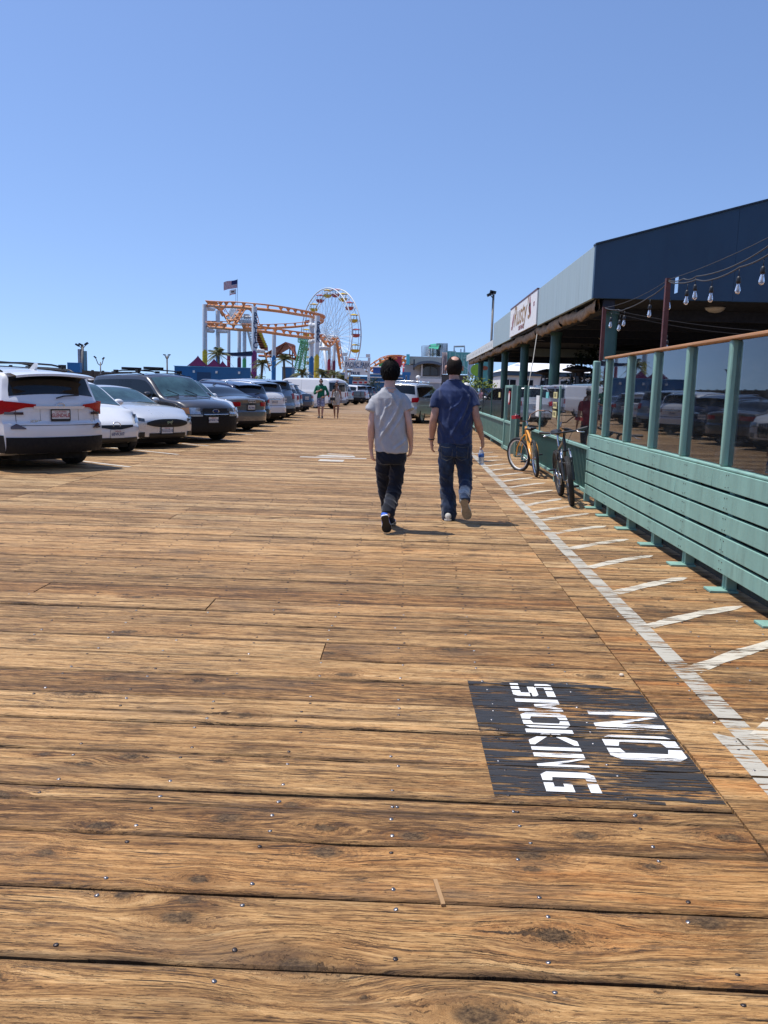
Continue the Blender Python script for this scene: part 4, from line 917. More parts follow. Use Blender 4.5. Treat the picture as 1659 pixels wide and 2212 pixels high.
# green lattice tower
gt = thing('green_tower', 'light green lattice tower with a platform in front of the big wheel', 'tower', (-22.962, 185.000, 4.834)); og = gt.location.copy()
lattice(gt, 'leg', GRNS, (-23.167, 185.000, 11.230), (-24.709, 185.000, 4.441), 1.0, 14, .09, og); lattice(gt, 'leg', GRNS, (-23.189, 188.000, 11.397), (-24.037, 188.000, 4.168), 1.2, 12, .09, og); lattice(gt, 'leg', GRNS, (-22.710, 190.000, 10.821), (-22.671, 190.000, 4.949), 1.6, 9, .05, og)
lattice(gt, 'platform', GRNS, (-24.463, 186.000, 11.435), (-21.964, 186.000, 11.500), 1.0, 6, .1, og)
# ------------------------------------------------------------------ the big wheel
HC_ = V((-22.693, 240.000, 15.207)); fw = thing('ferris_wheel', 'tall white ferris wheel with red and yellow gondolas', 'ferris wheel', (HC_.x, HC_.y, 0))
hx, ax_ = V((.615, -.788, 0)), V((.788, .615, 0)); RW = 13.3; HZ = HC_.z
def wp(a, r, s): return hx*(r*math.cos(a))+V((0, 0, HZ+r*math.sin(a)))+ax_*s
WW = pm('wheel_white_steel', (.66, .68, .70), .5, var=.05)
for s in (-1.45, 1.45):
    MB().tube([wp(2*math.pi*k/72, RW, s) for k in range(73)], .17, 6).build('rim', WW, fw, True); MB().tube([wp(2*math.pi*k/72, RW-1.1, s) for k in range(73)], .07, 5).build('inner_rim', WW, fw, True)
mb = MB()
for k in range(40):
    a = 2*math.pi*k/40
    for s in (-1.45, 1.45): mb.tube([wp(a+.35*(1 if k % 2 else -1), .9, s*1.3), wp(a, RW, s)], .045, 3, False)
    mb.tube([wp(a, RW-1.1, -1.45), wp(a, RW, -1.45)], .06, 3); mb.tube([wp(a, RW-1.1, 1.45), wp(a, RW, 1.45)], .06, 3)
    if k % 2 == 0: mb.tube([wp(a, RW, -1.45), wp(a, RW, 1.45)], .05, 3); mb.tube([wp(a, 6.5, -1.45), wp(a, RW-.5, 1.45)], .035, 3)
    mb.tube([wp(a, 6.5, -1.45), wp(a+.157, 6.5, -1.45)], .03, 3)
tag(mb.build('spokes', WW, fw), kind='stuff')
MB().tube([wp(0, 0, -2.4), wp(0, 0, 2.4)], .7, 14).build('hub', WW, fw, True, 40)
mb = MB()
for k in range(24): a = 2*math.pi*k/24; mb.tube([wp(a, .6, -1.6), wp(a+.2, 2.6, -1.5), wp(a-.2, 4.3, -1.45)], .06, 3)
mb.build('hub_star', WW, fw)
for s in (-2.4, 2.4):
    for q in (-1, 1): MB().tube([wp(0, 0, s), hx*(6.2*q)+ax_*s*1.5], [.35, .5], 8).build('leg', WW, fw, True)
GRD = pm('gondola_red', (.40, .07, .08), .45); GYL = pm('gondola_yellow', (.62, .42, .03), .45)
gm = {}
for nm, m in (('r', GRD), ('y', GYL)):
    me = MB().lathe([(.3, -1.95), (.85, -1.8), (1.15, -1.3), (1.2, -1.05), (1.12, -1.05), (.9, -1.5)], n=12).mesh('bowl'); me.materials.append(m); gm[nm+'b'] = me
    me = MB().lathe([(1.25, .02), (1.2, .12), (.5, .35), (.05, .42)], n=12).mesh('canopy'); me.materials.append(m); gm[nm+'c'] = me
mp_ = MB()
for k in range(4): a = math.pi/4+math.pi/2*k; mp_.tube([(1.05*math.cos(a), 1.05*math.sin(a), -1.1), (1.1*math.cos(a), 1.1*math.sin(a), .05)], .035, 4)
mp_.tube([(0, 0, -1.8), (0, 0, .1)], .06, 5); mp_ = mp_.mesh('pole'); mp_.materials.append(DKTXT)
for k in range(20):
    a = 2*math.pi*k/20+.12; c = 'ry'[k % 2]; g_ = bpy.data.objects.new('gondola', None); COL.objects.link(g_); g_.parent = fw; g_.location = wp(a, RW-.35, 0)
    for nm, me in (('bowl', gm[c+'b']), ('canopy', gm[c+'c']), ('pole', mp_)): o = bpy.data.objects.new(nm, me); COL.objects.link(o); o.parent = g_
# ------------------------------------------------------------------ flags
def flag(name, label, top, bot, fly, ht, kind):
    t = thing(name, label, 'flag', tuple(bot)); L = V(top)-V(bot); MB().tube([(0, 0, -2), (0, 0, L.z)], .05, 5).build('pole', STEEL, t)
    def f(u, v): return (-fly*u*.96-.0, .25*math.sin(u*7+v), L.z-.05-v*ht-.42*ht*u*(1+.1*math.sin(u*6)))
    mats = [pm('flag_red', (.45, .03, .05), .8), pm('flag_white', (.75, .72, .72), .8), pm('flag_navy', (.02, .03, .12), .8), pm('flag_brown', (.14, .08, .05), .8)]
    mb = MB()
    for i in range(13):
        for j in range(14):
            u0, u1, v0, v1 = j/14, (j+1)/14, i/13, (i+1)/13
            if kind == 'us': mi = 2 if (j < 6 and i < 7) else i % 2
            else: mi = 0 if i > 10 else (3 if (4 <= i <= 7 and 4 <= j <= 9) else 1)
            mb.cur = mi; mb.add([f(u0, v0), f(u1, v0), f(u1, v1), f(u0, v1)], [(0, 1, 2, 3)])
    mb.build('cloth', mats, t, True)
flag('national_flag', 'red, white and blue striped flag streaming left above the coaster', (-34.523, 170.000, 22.017), (-34.512, 170.000, 17.691), 2.9, 1.55, 'us')
flag('state_flag', 'smaller white flag with brown animal and red stripe', (-34.838, 170.000, 20.221), (-34.832, 170.000, 17.683), 1.35, .95, 'ca')
# ------------------------------------------------------------------ tents and shade sail
PURP = pm('purple_canvas', (.05, .010, .045), 1., spec=.05)
def tent(l, t_, r_, label):
    l, t_, r_ = V(l), V(t_), V(r_); w_ = (r_.x-l.x)/2; c = thing('peaked_tent', label, 'tent', ((l.x+r_.x)/2, t_.y, 0), 0, 'purple peaked tents')
    n = 8; rows = []
    for i in range(n+1):
        q = i/n; k = w_*(1-q)**1.25; z = lerp(l.z, t_.z, q); rows.append([(k*a, k*b2, z) for a, b2 in ((-1, -1), (1, -1), (1, 1), (-1, 1))])
    MB().grid(rows, True).build('canopy', PURP, c)
    for a in (-1, 1):
        for b2 in (-1, 1): MB().cyl((a*w_*.97, b2*w_*.97, 0), (a*w_*.97, b2*w_*.97, l.z), .06, n=6).build('pole', STEEL, c)
tent((-33.760, 130.000, 4.085), (-32.299, 130.000, 5.708), (-31.117, 130.000, 4.157), 'larger purple peaked tent left of the yellow column'); tent((-31.596, 132.000, 3.984), (-30.672, 132.000, 5.371), (-29.250, 132.000, 4.048), 'purple peaked tent between the yellow and blue columns')
tent((-31.645, 140.000, 4.187), (-30.845, 140.000, 5.305), (-30.046, 140.000, 4.230), 'small purple peaked tent behind the blue column')
ss = thing('shade_sail', 'navy triangular shade sail slung between the coaster columns', 'shade sail', (-31.530, 150.000, 7.013))
rows = []
for i in range(13):
    t = i/12; a = V((-38.188, 160.000, 7.698)).lerp(V((-27.148, 146.000, 7.212)), t); a.z -= .35*math.sin(t*math.pi); wdt = (-27.148, 146.000, 7.212)[2]-(-27.143, 146.000, 6.309)[2]
    rows.append([tuple(a-ss.location), tuple(a-ss.location-V((0, -1.2*t, wdt*.5*t**.6))), tuple(a-ss.location-V((0, 0, wdt*t**.7)))])
MB().grid(rows).build('cloth', pm('navy_sail_cloth', (.02, .03, .075), .8), ss, True)
# ------------------------------------------------------------------ palms
def palm(base, h, fr, label, seed, n=26):
    base = V(base); t = thing('palm_tree', label, 'palm tree', (base.x, base.y, 0), 0, 'palms by the roller coaster'); rr = random.Random(seed); b_ = rr.uniform(-.3, .3)
    MB().tube([(0, 0, 0), (b_*.3, 0, h*.5), (b_, 0, h)], [.26, .2, .17], 8).build('trunk', pm('palm_bark', (.13, .10, .07), .9), t, True)
    mb = MB()
    for i in range(n):
        a = rr.uniform(0, 6.28); el = rr.uniform(-.3, 1.2); L = fr*rr.uniform(.8, 1.15); d = V((math.cos(a)*math.cos(el), math.sin(a)*math.cos(el), math.sin(el))); pts = []
        for k in range(6): q = k/5; pts.append(V((b_, 0, h))+d*L*q-V((0, 0, 1))*L*.55*q*q)
        s = d.cross(V((0, 0, 1))).normalized()
        for k in range(1, 6):
            for q in (0, .25, .5, .75):
                c = pts[k-1].lerp(pts[k], q); lf = fr*.26*math.sin(min(1, (k-1+q)/5+.15)*3.0)
                for sg_ in (-1, 1): tip = c+s*sg_*lf+d*lf*.5-V((0, 0, lf*.55)); e = d*.045; mb.add([c-e, c+e, tip], [(0, 1, 2)])
        mb.tube(pts, .025, 3)
    mb.build('crown', PALM, t, fix=False)
palm((-30.258, 135.000, 4.063), 6.2, 2.6, 'wispy palm between the tents and the blue column', 1); palm((-21.915, 125.000, 3.569), 4.6, 1.9, 'short palm just right of the purple column', 2); palm((-19.825, 135.000, 3.841), 5.6, 2.1, 'palm beside the small blue kiosk', 3)
palm((-16.299, 130.000, 3.829), 3.4, 1.9, 'low palm in front of the green tower', 4); palm((-13.421, 130.000, 3.423), 3.4, 2.3, 'bushy palm right of the tall yellow column', 5, 34); palm((-10.969, 135.000, 4.081), 2.8, 2.0, 'low palm left of the park sign', 6); palm((-12.335, 140.000, 3.631), 3.6, 1.8, 'palm in front of the maroon column', 7)
palm((-28.199, 150.000, 4.311), 3.4, 1.4, 'small palm partly behind the purple column', 8)
tb = thing('trimmed_bush', 'low round green bush at the foot of the purple column', 'bush', (-20.608, 118.000, 2.793)); tb.location.z = 0; leaf_cloud(420, (0, 0, 1.5), 1.5, 1.2, 1.3, .35, 4).build('foliage', LEAF, tb, fix=False)
# ------------------------------------------------------------------ park sign
S0 = V((-7.867, 130.000, 2.028)); sn = thing('park_sign', 'white park entrance sign board on posts above a blue booth', 'sign', (S0.x, 130, 0))
def sb(name, p, q, dep, mat, dy=0., bv=0):
    p, q = V(p), V(q); return MB().bb(p.x-S0.x, q.x-S0.x, dy, dy+dep, q.z, p.z).build(name, mat, sn)
sb('board', (-9.577, 130.000, 5.590), (-6.269, 130.000, 4.273), .3, WHITEP); sb('post', (-9.925, 130.000, 6.118), (-9.539, 130.000, 2.815), .5, WST, .02); sb('post', (-6.440, 130.000, 6.056), (-6.066, 130.000, 2.078), .5, WST, .02)
sb('top_rail', (-9.902, 130.000, 6.036), (-6.042, 130.000, 6.077), .1, WST, .1); sb('floodlight', (-10.283, 130.000, 6.706), (-9.644, 130.000, 6.228), .8, WHITEP); sb('floodlight', (-6.746, 130.000, 6.594), (-6.127, 130.000, 6.136), .8, WHITEP)
sb('picture_band', (-9.525, 130.000, 4.112), (-6.277, 130.000, 3.734), .25, pm('pictorial_band', (.3, .2, .12), .6, var=.9, scale=1.6), .03); sb('booth', (-9.316, 130.000, 3.195), (-6.119, 130.000, 0.826), 3., BLUEW, .6)
sb('pill_sign', (-9.204, 130.000, 3.862), (-6.395, 130.000, 3.420), .1, WHITEP, -.12)
p = V((-7.804, 130.000, 3.848)); MB().prism([(1.1*math.cos(t), .62*math.sin(t)) for t in [math.pi*k/12 for k in range(13)]], -.11, -.02, lambda u, v, w_: (p.x-S0.x+u, w_, p.z+v)).build('sign_arch', WHITEP, sn)
for k, (u0, u1) in enumerate(((885, 940), (965, 1015), (1040, 1085))):
    a, c = {0: ((-8.753, 130.000, 2.545), (-7.920, 130.000, 2.027)), 1: ((-7.848, 130.000, 2.570), (-7.130, 130.000, 2.049)), 2: ((-7.048, 130.000, 2.592), (-6.393, 130.000, 2.069))}[k]
    f_ = sb('window', a, c, .05, WST, .53); a, c = V(a), V(c); MB().bb(a.x+.12-S0.x, c.x-.12-S0.x, .50, .528, c.z+.1, a.z-.12).build('red_panel', pm('red_panel', (.4, .02, .03), .5), f_)
for u0, u1, v0, v1, m in (((-8.682, 130.000, 3.129), (-7.572, 130.000, 2.920), 0, 0, pm('menu_tan', (.4, .33, .22), .6, var=.5, scale=3)), ((-8.676, 130.000, 2.838), (-6.880, 130.000, 2.628), 0, 0, pm('menu_brown', (.25, .14, .08), .6, var=.6, scale=3))):
    sb('menu_board', u0, u1, .05, m, .53)
def ftext(body, size, mat, at, par, o, sx=1., bold=.0, dy=-.015): a = V(at); return text_obj('lettering', body, size, mat, par, frame((a.x-o.x, a.y-o.y+dy, a.z), (1, 0, 0), (0, 0, 1)), bold, 1., sx)
so_ = V((S0.x, 130, 0)); ftext('PACIFIC', .95, DKTXT, (-8.806, 130.000, 4.908), sn, so_, .62, .018); ftext('PARK', .95, DKTXT, (-6.832, 130.000, 4.940), sn, so_, .62, .018); ftext('SANTA MONICA PIER', .36, DKTXT, (-7.892, 130.000, 4.477), sn, so_, .82, .004); ftext('TRUE', .62, DKTXT, (-8.325, 130.000, 3.616), sn, so_, 1., .03, -.135)
MB().torus((V((-7.833, 130.000, 5.089)).x-S0.x, -.02, V((-7.833, 130.000, 5.089)).z), (0, 1, 0), .6, .05, 24, 5).build('wheel_emblem', pm('pale_blue_print', (.25, .4, .6), .6), sn)
# ------------------------------------------------------------------ hoop coaster and blue hall
ht_ = thing('arched_coaster', 'second orange track arching over behind the blue hall', 'roller coaster', (0, 175, 0))
track('arch_track', [(-8.304, 172.000, 4.465), (-7.906, 172.000, 5.230), (-6.954, 172.000, 6.008), (-5.726, 172.000, 6.793), (-4.404, 174.000, 7.375), (-3.326, 176.000, 7.641), (-2.074, 178.000, 7.689), (-0.855, 180.000, 7.421)], ht_, ORG, sr=.22, up=.7, tie=1.1, o=V((0, 175, 0)))
track('arch_track', [(-8.026, 178.000, 4.869), (-6.894, 178.000, 5.608), (-5.474, 178.000, 6.213), (-3.801, 180.000, 6.527), (-2.229, 182.000, 6.584), (-0.780, 184.000, 6.942)], ht_, ORG, sr=.22, up=.7, tie=1.1, o=V((0, 175, 0)))
for a, c in ([(-6.757, 176.000, 5.983), (-6.660, 176.000, 2.336)], [(-1.343, 180.000, 6.808), (-1.209, 180.000, 2.510)], [(-2.212, 180.000, 6.784), (-2.082, 180.000, 2.486)]): a, c = V(a), V(c); MB().cyl((a.x, a.y-175, a.z), (a.x, a.y-175, 0), .22, n=8).build('support', CRED, ht_, True)
o = V((-3.326, 177.000, 7.016)); MB().box((o.x, 2, o.z), (3.2, .6, 2.2)).build('heart_panel', CRED, ht_)
o = V((-5.704, 176.000, 6.432)); MB().box((o.x, 1, o.z), (1.4, .6, 1.9)).build('green_panel', CGRN, ht_)
bh = block('blue_hall', (-7.044, 150.000, 3.908), (-0.765, 150.000, 2.343), 12, BLUEW, 'blue painted hall behind the boy in the grey shirt', 'building'); bx = bh.location
for z in (5.2, 3.4, 2.6): MB().tube([(-8, -.25, z), (8, -.25, z)], .1, 6).build('pipe', WST, bh)
a, c = V((-6.518, 150.000, 5.177)), V((-4.572, 150.000, 3.975)); MB().bb(a.x-bx.x, c.x-bx.x, 1., 4, c.z+.13, a.z).build('upper_storey', pm('deep_blue_board', (.01, .05, .2), .6), bh)
for k, (x_, zt) in enumerate((((-5.367, 120.000, 2.805), 2.6), ((-4.955, 120.000, 3.008), 3.0))):
    q = V(x_); t = thing('topiary', ['slim dark clipped bush behind the pickup, the left one', 'taller dark clipped bush behind the pickup, the right one'][k], 'bush', (q.x, 120, 0), 0, 'clipped bushes behind the pickup'); leaf_cloud(260, (0, 0, q.z*.55), .75+.4*k, .8, q.z*.5, .28, 6+k).build('foliage', LEAFD, t, fix=False)
# ------------------------------------------------------------------ grey building with the arched window
gb = thing('grey_arch_building', 'grey and cream building with a big arched window and curved canopy', 'building', (1.665, 100.000, 2.306)); gb.location.z = 0; OG = gb.location.copy()
def gq(name, p, q, dep, mat, dy=0., par=None, kids=gb): p, q = V(p), V(q); return MB().bb(p.x-OG.x, q.x-OG.x, dy, dy+dep, max(.01, q.z), p.z).build(name, mat, kids)
GREYW = pm('light_grey_render', (.40, .42, .46), .7, var=.08, scale=.7, grime=((.3, .3, .32), .3)); CREAM = pm('cream_render', (.47, .45, .38), .7, var=.08, scale=.7, grime=((.3, .28, .24), .4))
gq('wall', (-0.618, 100.000, 4.299), (3.834, 100.000, 1.247), 9, GREYW); gq('parapet', (-0.094, 100.000, 5.280), (3.715, 100.000, 4.423), 9, CREAM, -.15); gq('cyan_fin', (-0.453, 99.600, 5.492), (-0.071, 99.600, 4.318), .5, pm('cyan_paint', (.12, .62, .68), .5), -.7); gq('blue_trim', (-0.620, 99.800, 4.404), (-0.070, 99.800, 4.284), .3, BLUEW, -.5)
def arc(x0, x1, ys, ym, Y): return None
A = [V(p) for p in [(0.428, 99.000, 4.157), (0.855, 99.000, 4.498), (1.407, 99.000, 4.670), (1.962, 99.000, 4.732), (2.520, 99.000, 4.723), (3.080, 99.000, 4.636), (3.579, 99.000, 4.477)]]
rows = [[tuple(p-OG+V((0, dy, dz))) for dy, dz in ((-2.2, .0), (-2.2, -.28), (.95, -.28), (.95, 0))] for p in A]
MB().grid(rows, True).build('arched_canopy', pm('blue_grey_metal', (.13, .155, .19), .4, .4), gb, True, 50)
DG = pm('dark_grey_frame', (.05, .055, .065), .5)
B = [V(p) for p in [(1.394, 99.800, 3.053), (1.366, 99.800, 3.887), (1.759, 99.800, 4.151), (2.398, 99.800, 4.247), (2.964, 99.800, 4.128), (3.335, 99.800, 3.860), (3.363, 99.800, 3.107)]]
MB().prism([(p.x-OG.x, p.z) for p in B], -.3, -.02, lambda u, v, w_: (u, w_, v)).build('window_frame', DG, gb); Cc = sum(B, V())/len(B)
MB().prism([((p.x-OG.x)*.86+.14*(Cc.x-OG.x), p.z*.88+.12*Cc.z) for p in B], -.34, -.31, lambda u, v, w_: (u, w_, v)).build('window_pane', pm('grey_window_glass', (.09, .105, .125), .15), gb)
gq('mullion', (2.332, 99.600, 4.145), (2.434, 99.600, 3.079), .06, DG, -.42); gq('post', (1.262, 98.000, 4.308), (1.465, 98.000, 2.989), .3, WST, -2.2); gq('bracket', (0.376, 98.000, 4.867), (0.542, 98.000, 3.666), .3, DG, -2.2)
gq('arch_shade_sheet', (1.192, 99.900, 4.321), (3.608, 99.900, 3.092), .1, pm('recess_shade_grey', (.12, .13, .15), .7), -.015)  # flat sheet with the recess shade put into its dark grey
# green draped climbing frame on the roof
cf = thing('rope_tower', 'steel rope-course tower with a green cloth roof on top of the building', 'tower', (3.127, 104.000, 5.477)); OF = cf.location.copy()
for a, c in ([(2.288, 103.000, 6.800), (2.370, 103.000, 5.419)], [(2.711, 106.000, 6.964), (2.779, 106.000, 5.543)], [(3.538, 106.000, 7.111), (3.612, 106.000, 5.565)], [(3.617, 103.000, 6.997), (3.692, 103.000, 5.454)], [(3.807, 103.000, 7.002), (3.890, 103.000, 5.460)]): MB().tube([V(a)-OF, V(c)-OF], .14, 6).build('post', STEEL, cf)
lattice(cf, 'net', STEEL, (2.497, 104.000, 6.733), (2.543, 104.000, 5.461), 2.3, 12, .025, OF); lattice(cf, 'net', STEEL, (3.769, 104.000, 7.053), (3.828, 104.000, 5.496), 1.3, 14, .035, OF)
rows = [[tuple(V(a)-OF), tuple(V(c)-OF)] for a, c in ([(2.385, 106.000, 7.039), (2.128, 101.000, 6.295)], [(2.875, 106.000, 7.119), (2.515, 101.000, 6.329)], [(3.467, 106.000, 7.176), (2.923, 101.000, 6.260)], [(3.739, 106.000, 7.183), (3.232, 101.000, 6.236)], [(3.891, 106.000, 7.187), (3.407, 101.000, 6.751)])]
MB().grid(rows).build('cloth_roof', pm('emerald_cloth', (.02, .28, .17), .7), cf, True)
MB().tube([V(p)-OF for p in [(2.260, 103.000, 5.701), (3.912, 103.000, 5.745)]], .05, 5).build('guard_rail', STEEL, cf)
# teal hoarding and the things round it
th_ = thing('teal_hoarding', 'tall teal hoarding with pale handwritten words', 'hoarding', (4.737, 85.000, 3.084)); th_.location.z = 0; OT = th_.location.copy()
TEAL = pm('teal_board', (.10, .36, .34), .6, var=.06, scale=.6); p, q = V((3.615, 85.000, 5.243)), V((5.966, 85.000, 3.118))
MB().bb(p.x-OT.x, q.x-OT.x, 0, .3, q.z, p.z).build('board', TEAL, th_); PALT = pm('pale_teal_lettering', (.25, .5, .48), .6)
ftext('This', 1.3, PALT, (4.633, 85.000, 4.834), th_, OT, 1., .0); ftext('b', 1.2, PALT, (4.966, 85.000, 4.170), th_, OT); ftext('U', 1.7, PALT, (5.753, 85.000, 4.124), th_, OT); ftext('ns', 1.1, PALT, (5.612, 85.000, 3.412), th_, OT)
p, q = V((3.155, 84.000, 3.024)), V((5.941, 84.000, 2.029)); MB().bb(p.x-OT.x, q.x-OT.x, .2, 3, .01, p.z).build('stall', pm('dark_stall', (.06, .06, .065), .6, var=.4, scale=.8), th_)
p, q = V((3.100, 84.500, 5.175)), V((3.643, 84.500, 3.046)); rows = []
for i in range(17): t = i/16; x_ = lerp(p.x, q.x, t)-OT.x; y_ = -.6+.25*math.sin(t*19); rows.append([(x_, y_, q.z), (x_, y_, p.z)])
MB().grid(rows).build('curtain', pm('pale_pink_curtain', (.52, .47, .48), .8, var=.3, scale=2.5), th_, True)
MB().tube([V(a)-OT for a in [(4.395, 86.000, 5.287), (4.353, 86.000, 5.828), (5.383, 86.000, 5.882), (5.393, 86.000, 5.313)]], .11, 6).build('steel_frame', STEEL, th_); MB().tube([V(a)-OT for a in [(5.049, 86.000, 5.304), (5.036, 86.000, 5.616)]], .07, 5).build('short_post', STEEL, th_)
bn = thing('hanging_banner', 'tall pale blue banner beside the pavilion end', 'banner', (4.320, 60.000, 2.350)); bn.location.z = 0; OB = bn.location.copy(); p, q = V((4.140, 60.000, 3.630)), V((4.472, 60.000, 2.402))
MB().bb(p.x-OB.x, q.x-OB.x, 0, .04, q.z, p.z).build('cloth', pm('pale_blue_cloth', (.42, .6, .72), .7, var=.15, scale=2), bn); MB().cyl((p.x-OB.x-.05, 0, 0), (p.x-OB.x-.05, 0, p.z+.2), .05, n=8).build('pole', STEEL, bn)
for i, ch in enumerate('PIERFUN'): 
    if i < 0: ftext(ch, .3, DKTXT, (0, 0, 0), bn, OB)
gs = thing('green_poster_panel', 'teal and lime poster panel between the far green columns', 'poster', (4.470, 56.000, 2.570)); gs.location.z = 0; OQ = gs.location.copy()
p, q = V((4.244, 56.000, 3.408)), V((5.145, 56.000, 2.544)); MB().bb(p.x-OQ.x, q.x-OQ.x, 0, .08, .01, p.z).build('panel', TEAL, gs)
a = V((4.346, 56.000, 2.834)); MB().lathe([(.001, 0), (.38, 0), (.38, .02), (.001, .02)], n=18, M=Matrix(((1, 0, 0), (0, 0, -1), (0, 1, 0)))).build('lime_shape', pm('lime_print', (.25, .5, .05), .6), gs).location = (a.x-OQ.x, -.01, a.z)
a = V((4.856, 56.000, 2.981)); MB().lathe([(.001, 0), (.2, 0), (.2, .02), (.001, .02)], n=14, M=Matrix(((1.3, 0, 0), (0, 0, -1), (0, .7, 0)))).build('brown_shape', pm('brown_print', (.3, .08, .03), .6), gs).location = (a.x-OQ.x, -.01, a.z)
# grey flat canopy with a white globe, behind the silver car
kc_ = thing('flat_canopy', 'grey flat-topped stall canopy behind the silver car', 'canopy', (1.767, 72.000, 2.432)); kc_.location.z = 0; OK_ = kc_.location.copy()
p, q = V((0.920, 72.000, 2.593)), V((2.695, 72.000, 2.429)); MB().bb(p.x-OK_.x, q.x-OK_.x, 0, 3, q.z, p.z).build('top', pm('grey_canvas', (.27, .28, .29), .7, var=.2), kc_); MB().bb(p.x-.2-OK_.x, q.x-OK_.x, -.1, 3, q.z-.35, q.z-.01).build('valance', WST, kc_)
for x_ in (p.x+.1, q.x-.1): MB().cyl((x_-OK_.x, .1, 0), (x_-OK_.x, .1, q.z-.35), .05, n=6).build('post', STEEL, kc_)
a = V((0.720, 72.000, 2.473)); MB().lathe([(.02, -.2), (.16, -.14), (.2, 0), (.15, .14), (.02, .2)], n=14).build('globe', WHITEP, kc_, True).location = (a.x-OK_.x, .3, a.z)
bk = thing('ticket_kiosk', 'narrow blue ticket kiosk frame at the corner of the grey building', 'kiosk', (-0.314, 80.000, 2.094)); bk.location.z = 0; OZ = bk.location.copy(); p, q = V((-0.509, 80.000, 2.759)), V((-0.111, 80.000, 1.203))
for x_ in (p.x, q.x): MB().bb(x_-.12-OZ.x, x_+.12-OZ.x, 0, .3, .01, p.z).build('post', CBLU, bk)
MB().bb(p.x-.2-OZ.x, q.x+.2-OZ.x, -.02, .32, p.z+.002, p.z+.3).build('lintel', CBLU, bk); MB().bb(p.x+.14-OZ.x, q.x-.14-OZ.x, .1, .15, .9, p.z-.1).build('pane', pm('grey_window_glass', (.09, .105, .125), .15), bk)
# white-roofed house seen through the pavilion
wh = thing('white_roofed_house', 'white-roofed building with navy eaves seen through the pavilion', 'building', (9.5, 60, 0))
MB().bb(-2.9, 3.4, 0, 8, .01, 2.62).build('wall', WHITEP, wh); MB().bb(-3.0, 3.5, -.35, 8.2, 2.63, 2.92).build('eaves', pm('navy_eaves', (.03, .08, .15), .6), wh)
MB().add([(-3.1, -.6, 2.93), (3.6, -.6, 2.93), (3.6, 9, 2.93), (-3.1, 9, 2.93), (-1.2, 3, 3.75), (1.8, 3, 3.75), (1.8, 5, 3.75), (-1.2, 5, 3.75)], [(0, 1, 5, 4), (1, 2, 6, 5), (2, 3, 7, 6), (3, 0, 4, 7), (4, 5, 6, 7), (0, 3, 2, 1)]).build('roof', pm('white_roof', (.8, .8, .8), .5), wh)
for x_ in (-2.5, -1.3, .1, 1.5, 2.7):
    w_ = MB().bb(x_-.5, x_+.5, -.05, -.01, 1.2, 2.4).build('window', WHITEP, wh); MB().bb(x_-.44, x_+.44, -.08, -.052, 1.26, 2.34).build('pane', pm('dark_window_glass', (.02, .025, .03), .1), w_); MB().bb(x_-.02, x_+.02, -.10, -.082, 1.26, 2.34).build('glazing_bar', WHITEP, w_)
# ------------------------------------------------------------------ lamp posts and the left pier edge
def lamp(x, y, h, label, heads, r=.09, hs=.35, base=0):
    t = thing('lamp_post', label, 'lamp post', (x, y, base)); MB().tube([(0, 0, 0), (0, 0, h)], [r*1.2, r], 8).build('pole', pm('galvanised_pole', (.20, .19, .18), .6, .3), t, True)
    for dx, dz, a in heads:
        MB().tube([(0, 0, h-.3), (dx*.5, 0, h-.15), (dx, 0, h+dz)], .035, 5).build('arm', BLACKP, t); MB().box((dx, -.05, h+dz), (hs*1.3, hs, hs*.55), M=Matrix.Rotation(a, 3, 'Y')).build('floodlight', BLACKP, t)
    return t
a = (6.052, 62.000, 4.315); b_ = (5.799, 62.000, 8.342); t = lamp(b_[0], 62, b_[2], 'tall floodlight post above the pavilion roof', ((-.05, .15, .2), (-.25, .0, -.5)), .08, .34)
a = (-29.000, 75.000, 4.531); t = lamp(a[0], 75, a[2], 'floodlight post with banners beyond the white car', ((-.42, .0, .5), (.38, .12, -.6), (-.12, .05, .4)), .13, .26)
MB().bb(-.38, -.14, -.12, .12, 2.3, a[2]-.35).build('banner', pm('faded_pink_banner', (.38, .33, .36), .7), t); MB().bb(.14, .36, -.12, .12, 2.2, a[2]-.5).build('banner', pm('faded_teal_banner', (.16, .28, .33), .7), t)
a = (-25.584, 70.000, 2.998); lamp(a[0], 70, a[2], 'twin-armed lamp post rising behind the dark grey car', ((-.42, .38, .7), (.27, .3, -.8)), .05, .17)
a = (-17.168, 60.000, 3.360); lamp(a[0], 60, a[2], 'double floodlight post above the dark grey car roof', ((-.17, .04, .1), (.17, .05, -.1)), .055, .13)
ef = thing('pier_edge_fence', 'dark timber fence along the left edge of the pier', 'fence', (-27.2, 60, 0)); FW = pm('dark_fence_timber', (.05, .042, .035), .8)
for i in range(40): MB().bb(-.06, .06, -55+i*2.5+.003, -52.5+i*2.5-.003, .1, 2.28).build('panel', FW, ef); MB().bb(-.1, .1, -55+i*2.5-.06, -55+i*2.5+.06, .0, 2.36).build('post', FW, ef)
a = V((-26.168, 66.000, 2.355)); q = thing('blue_box_sign', 'small blue box on top of the dark edge fence', 'box', (a.x, 66, 2.28)); MB().box((0, 0, .15), (1.0, .4, .75)).build('box', CBLU, q)
MB().bb(-.05, .05, -.05, .05, -2.26, -.23).build('post', FW, q)
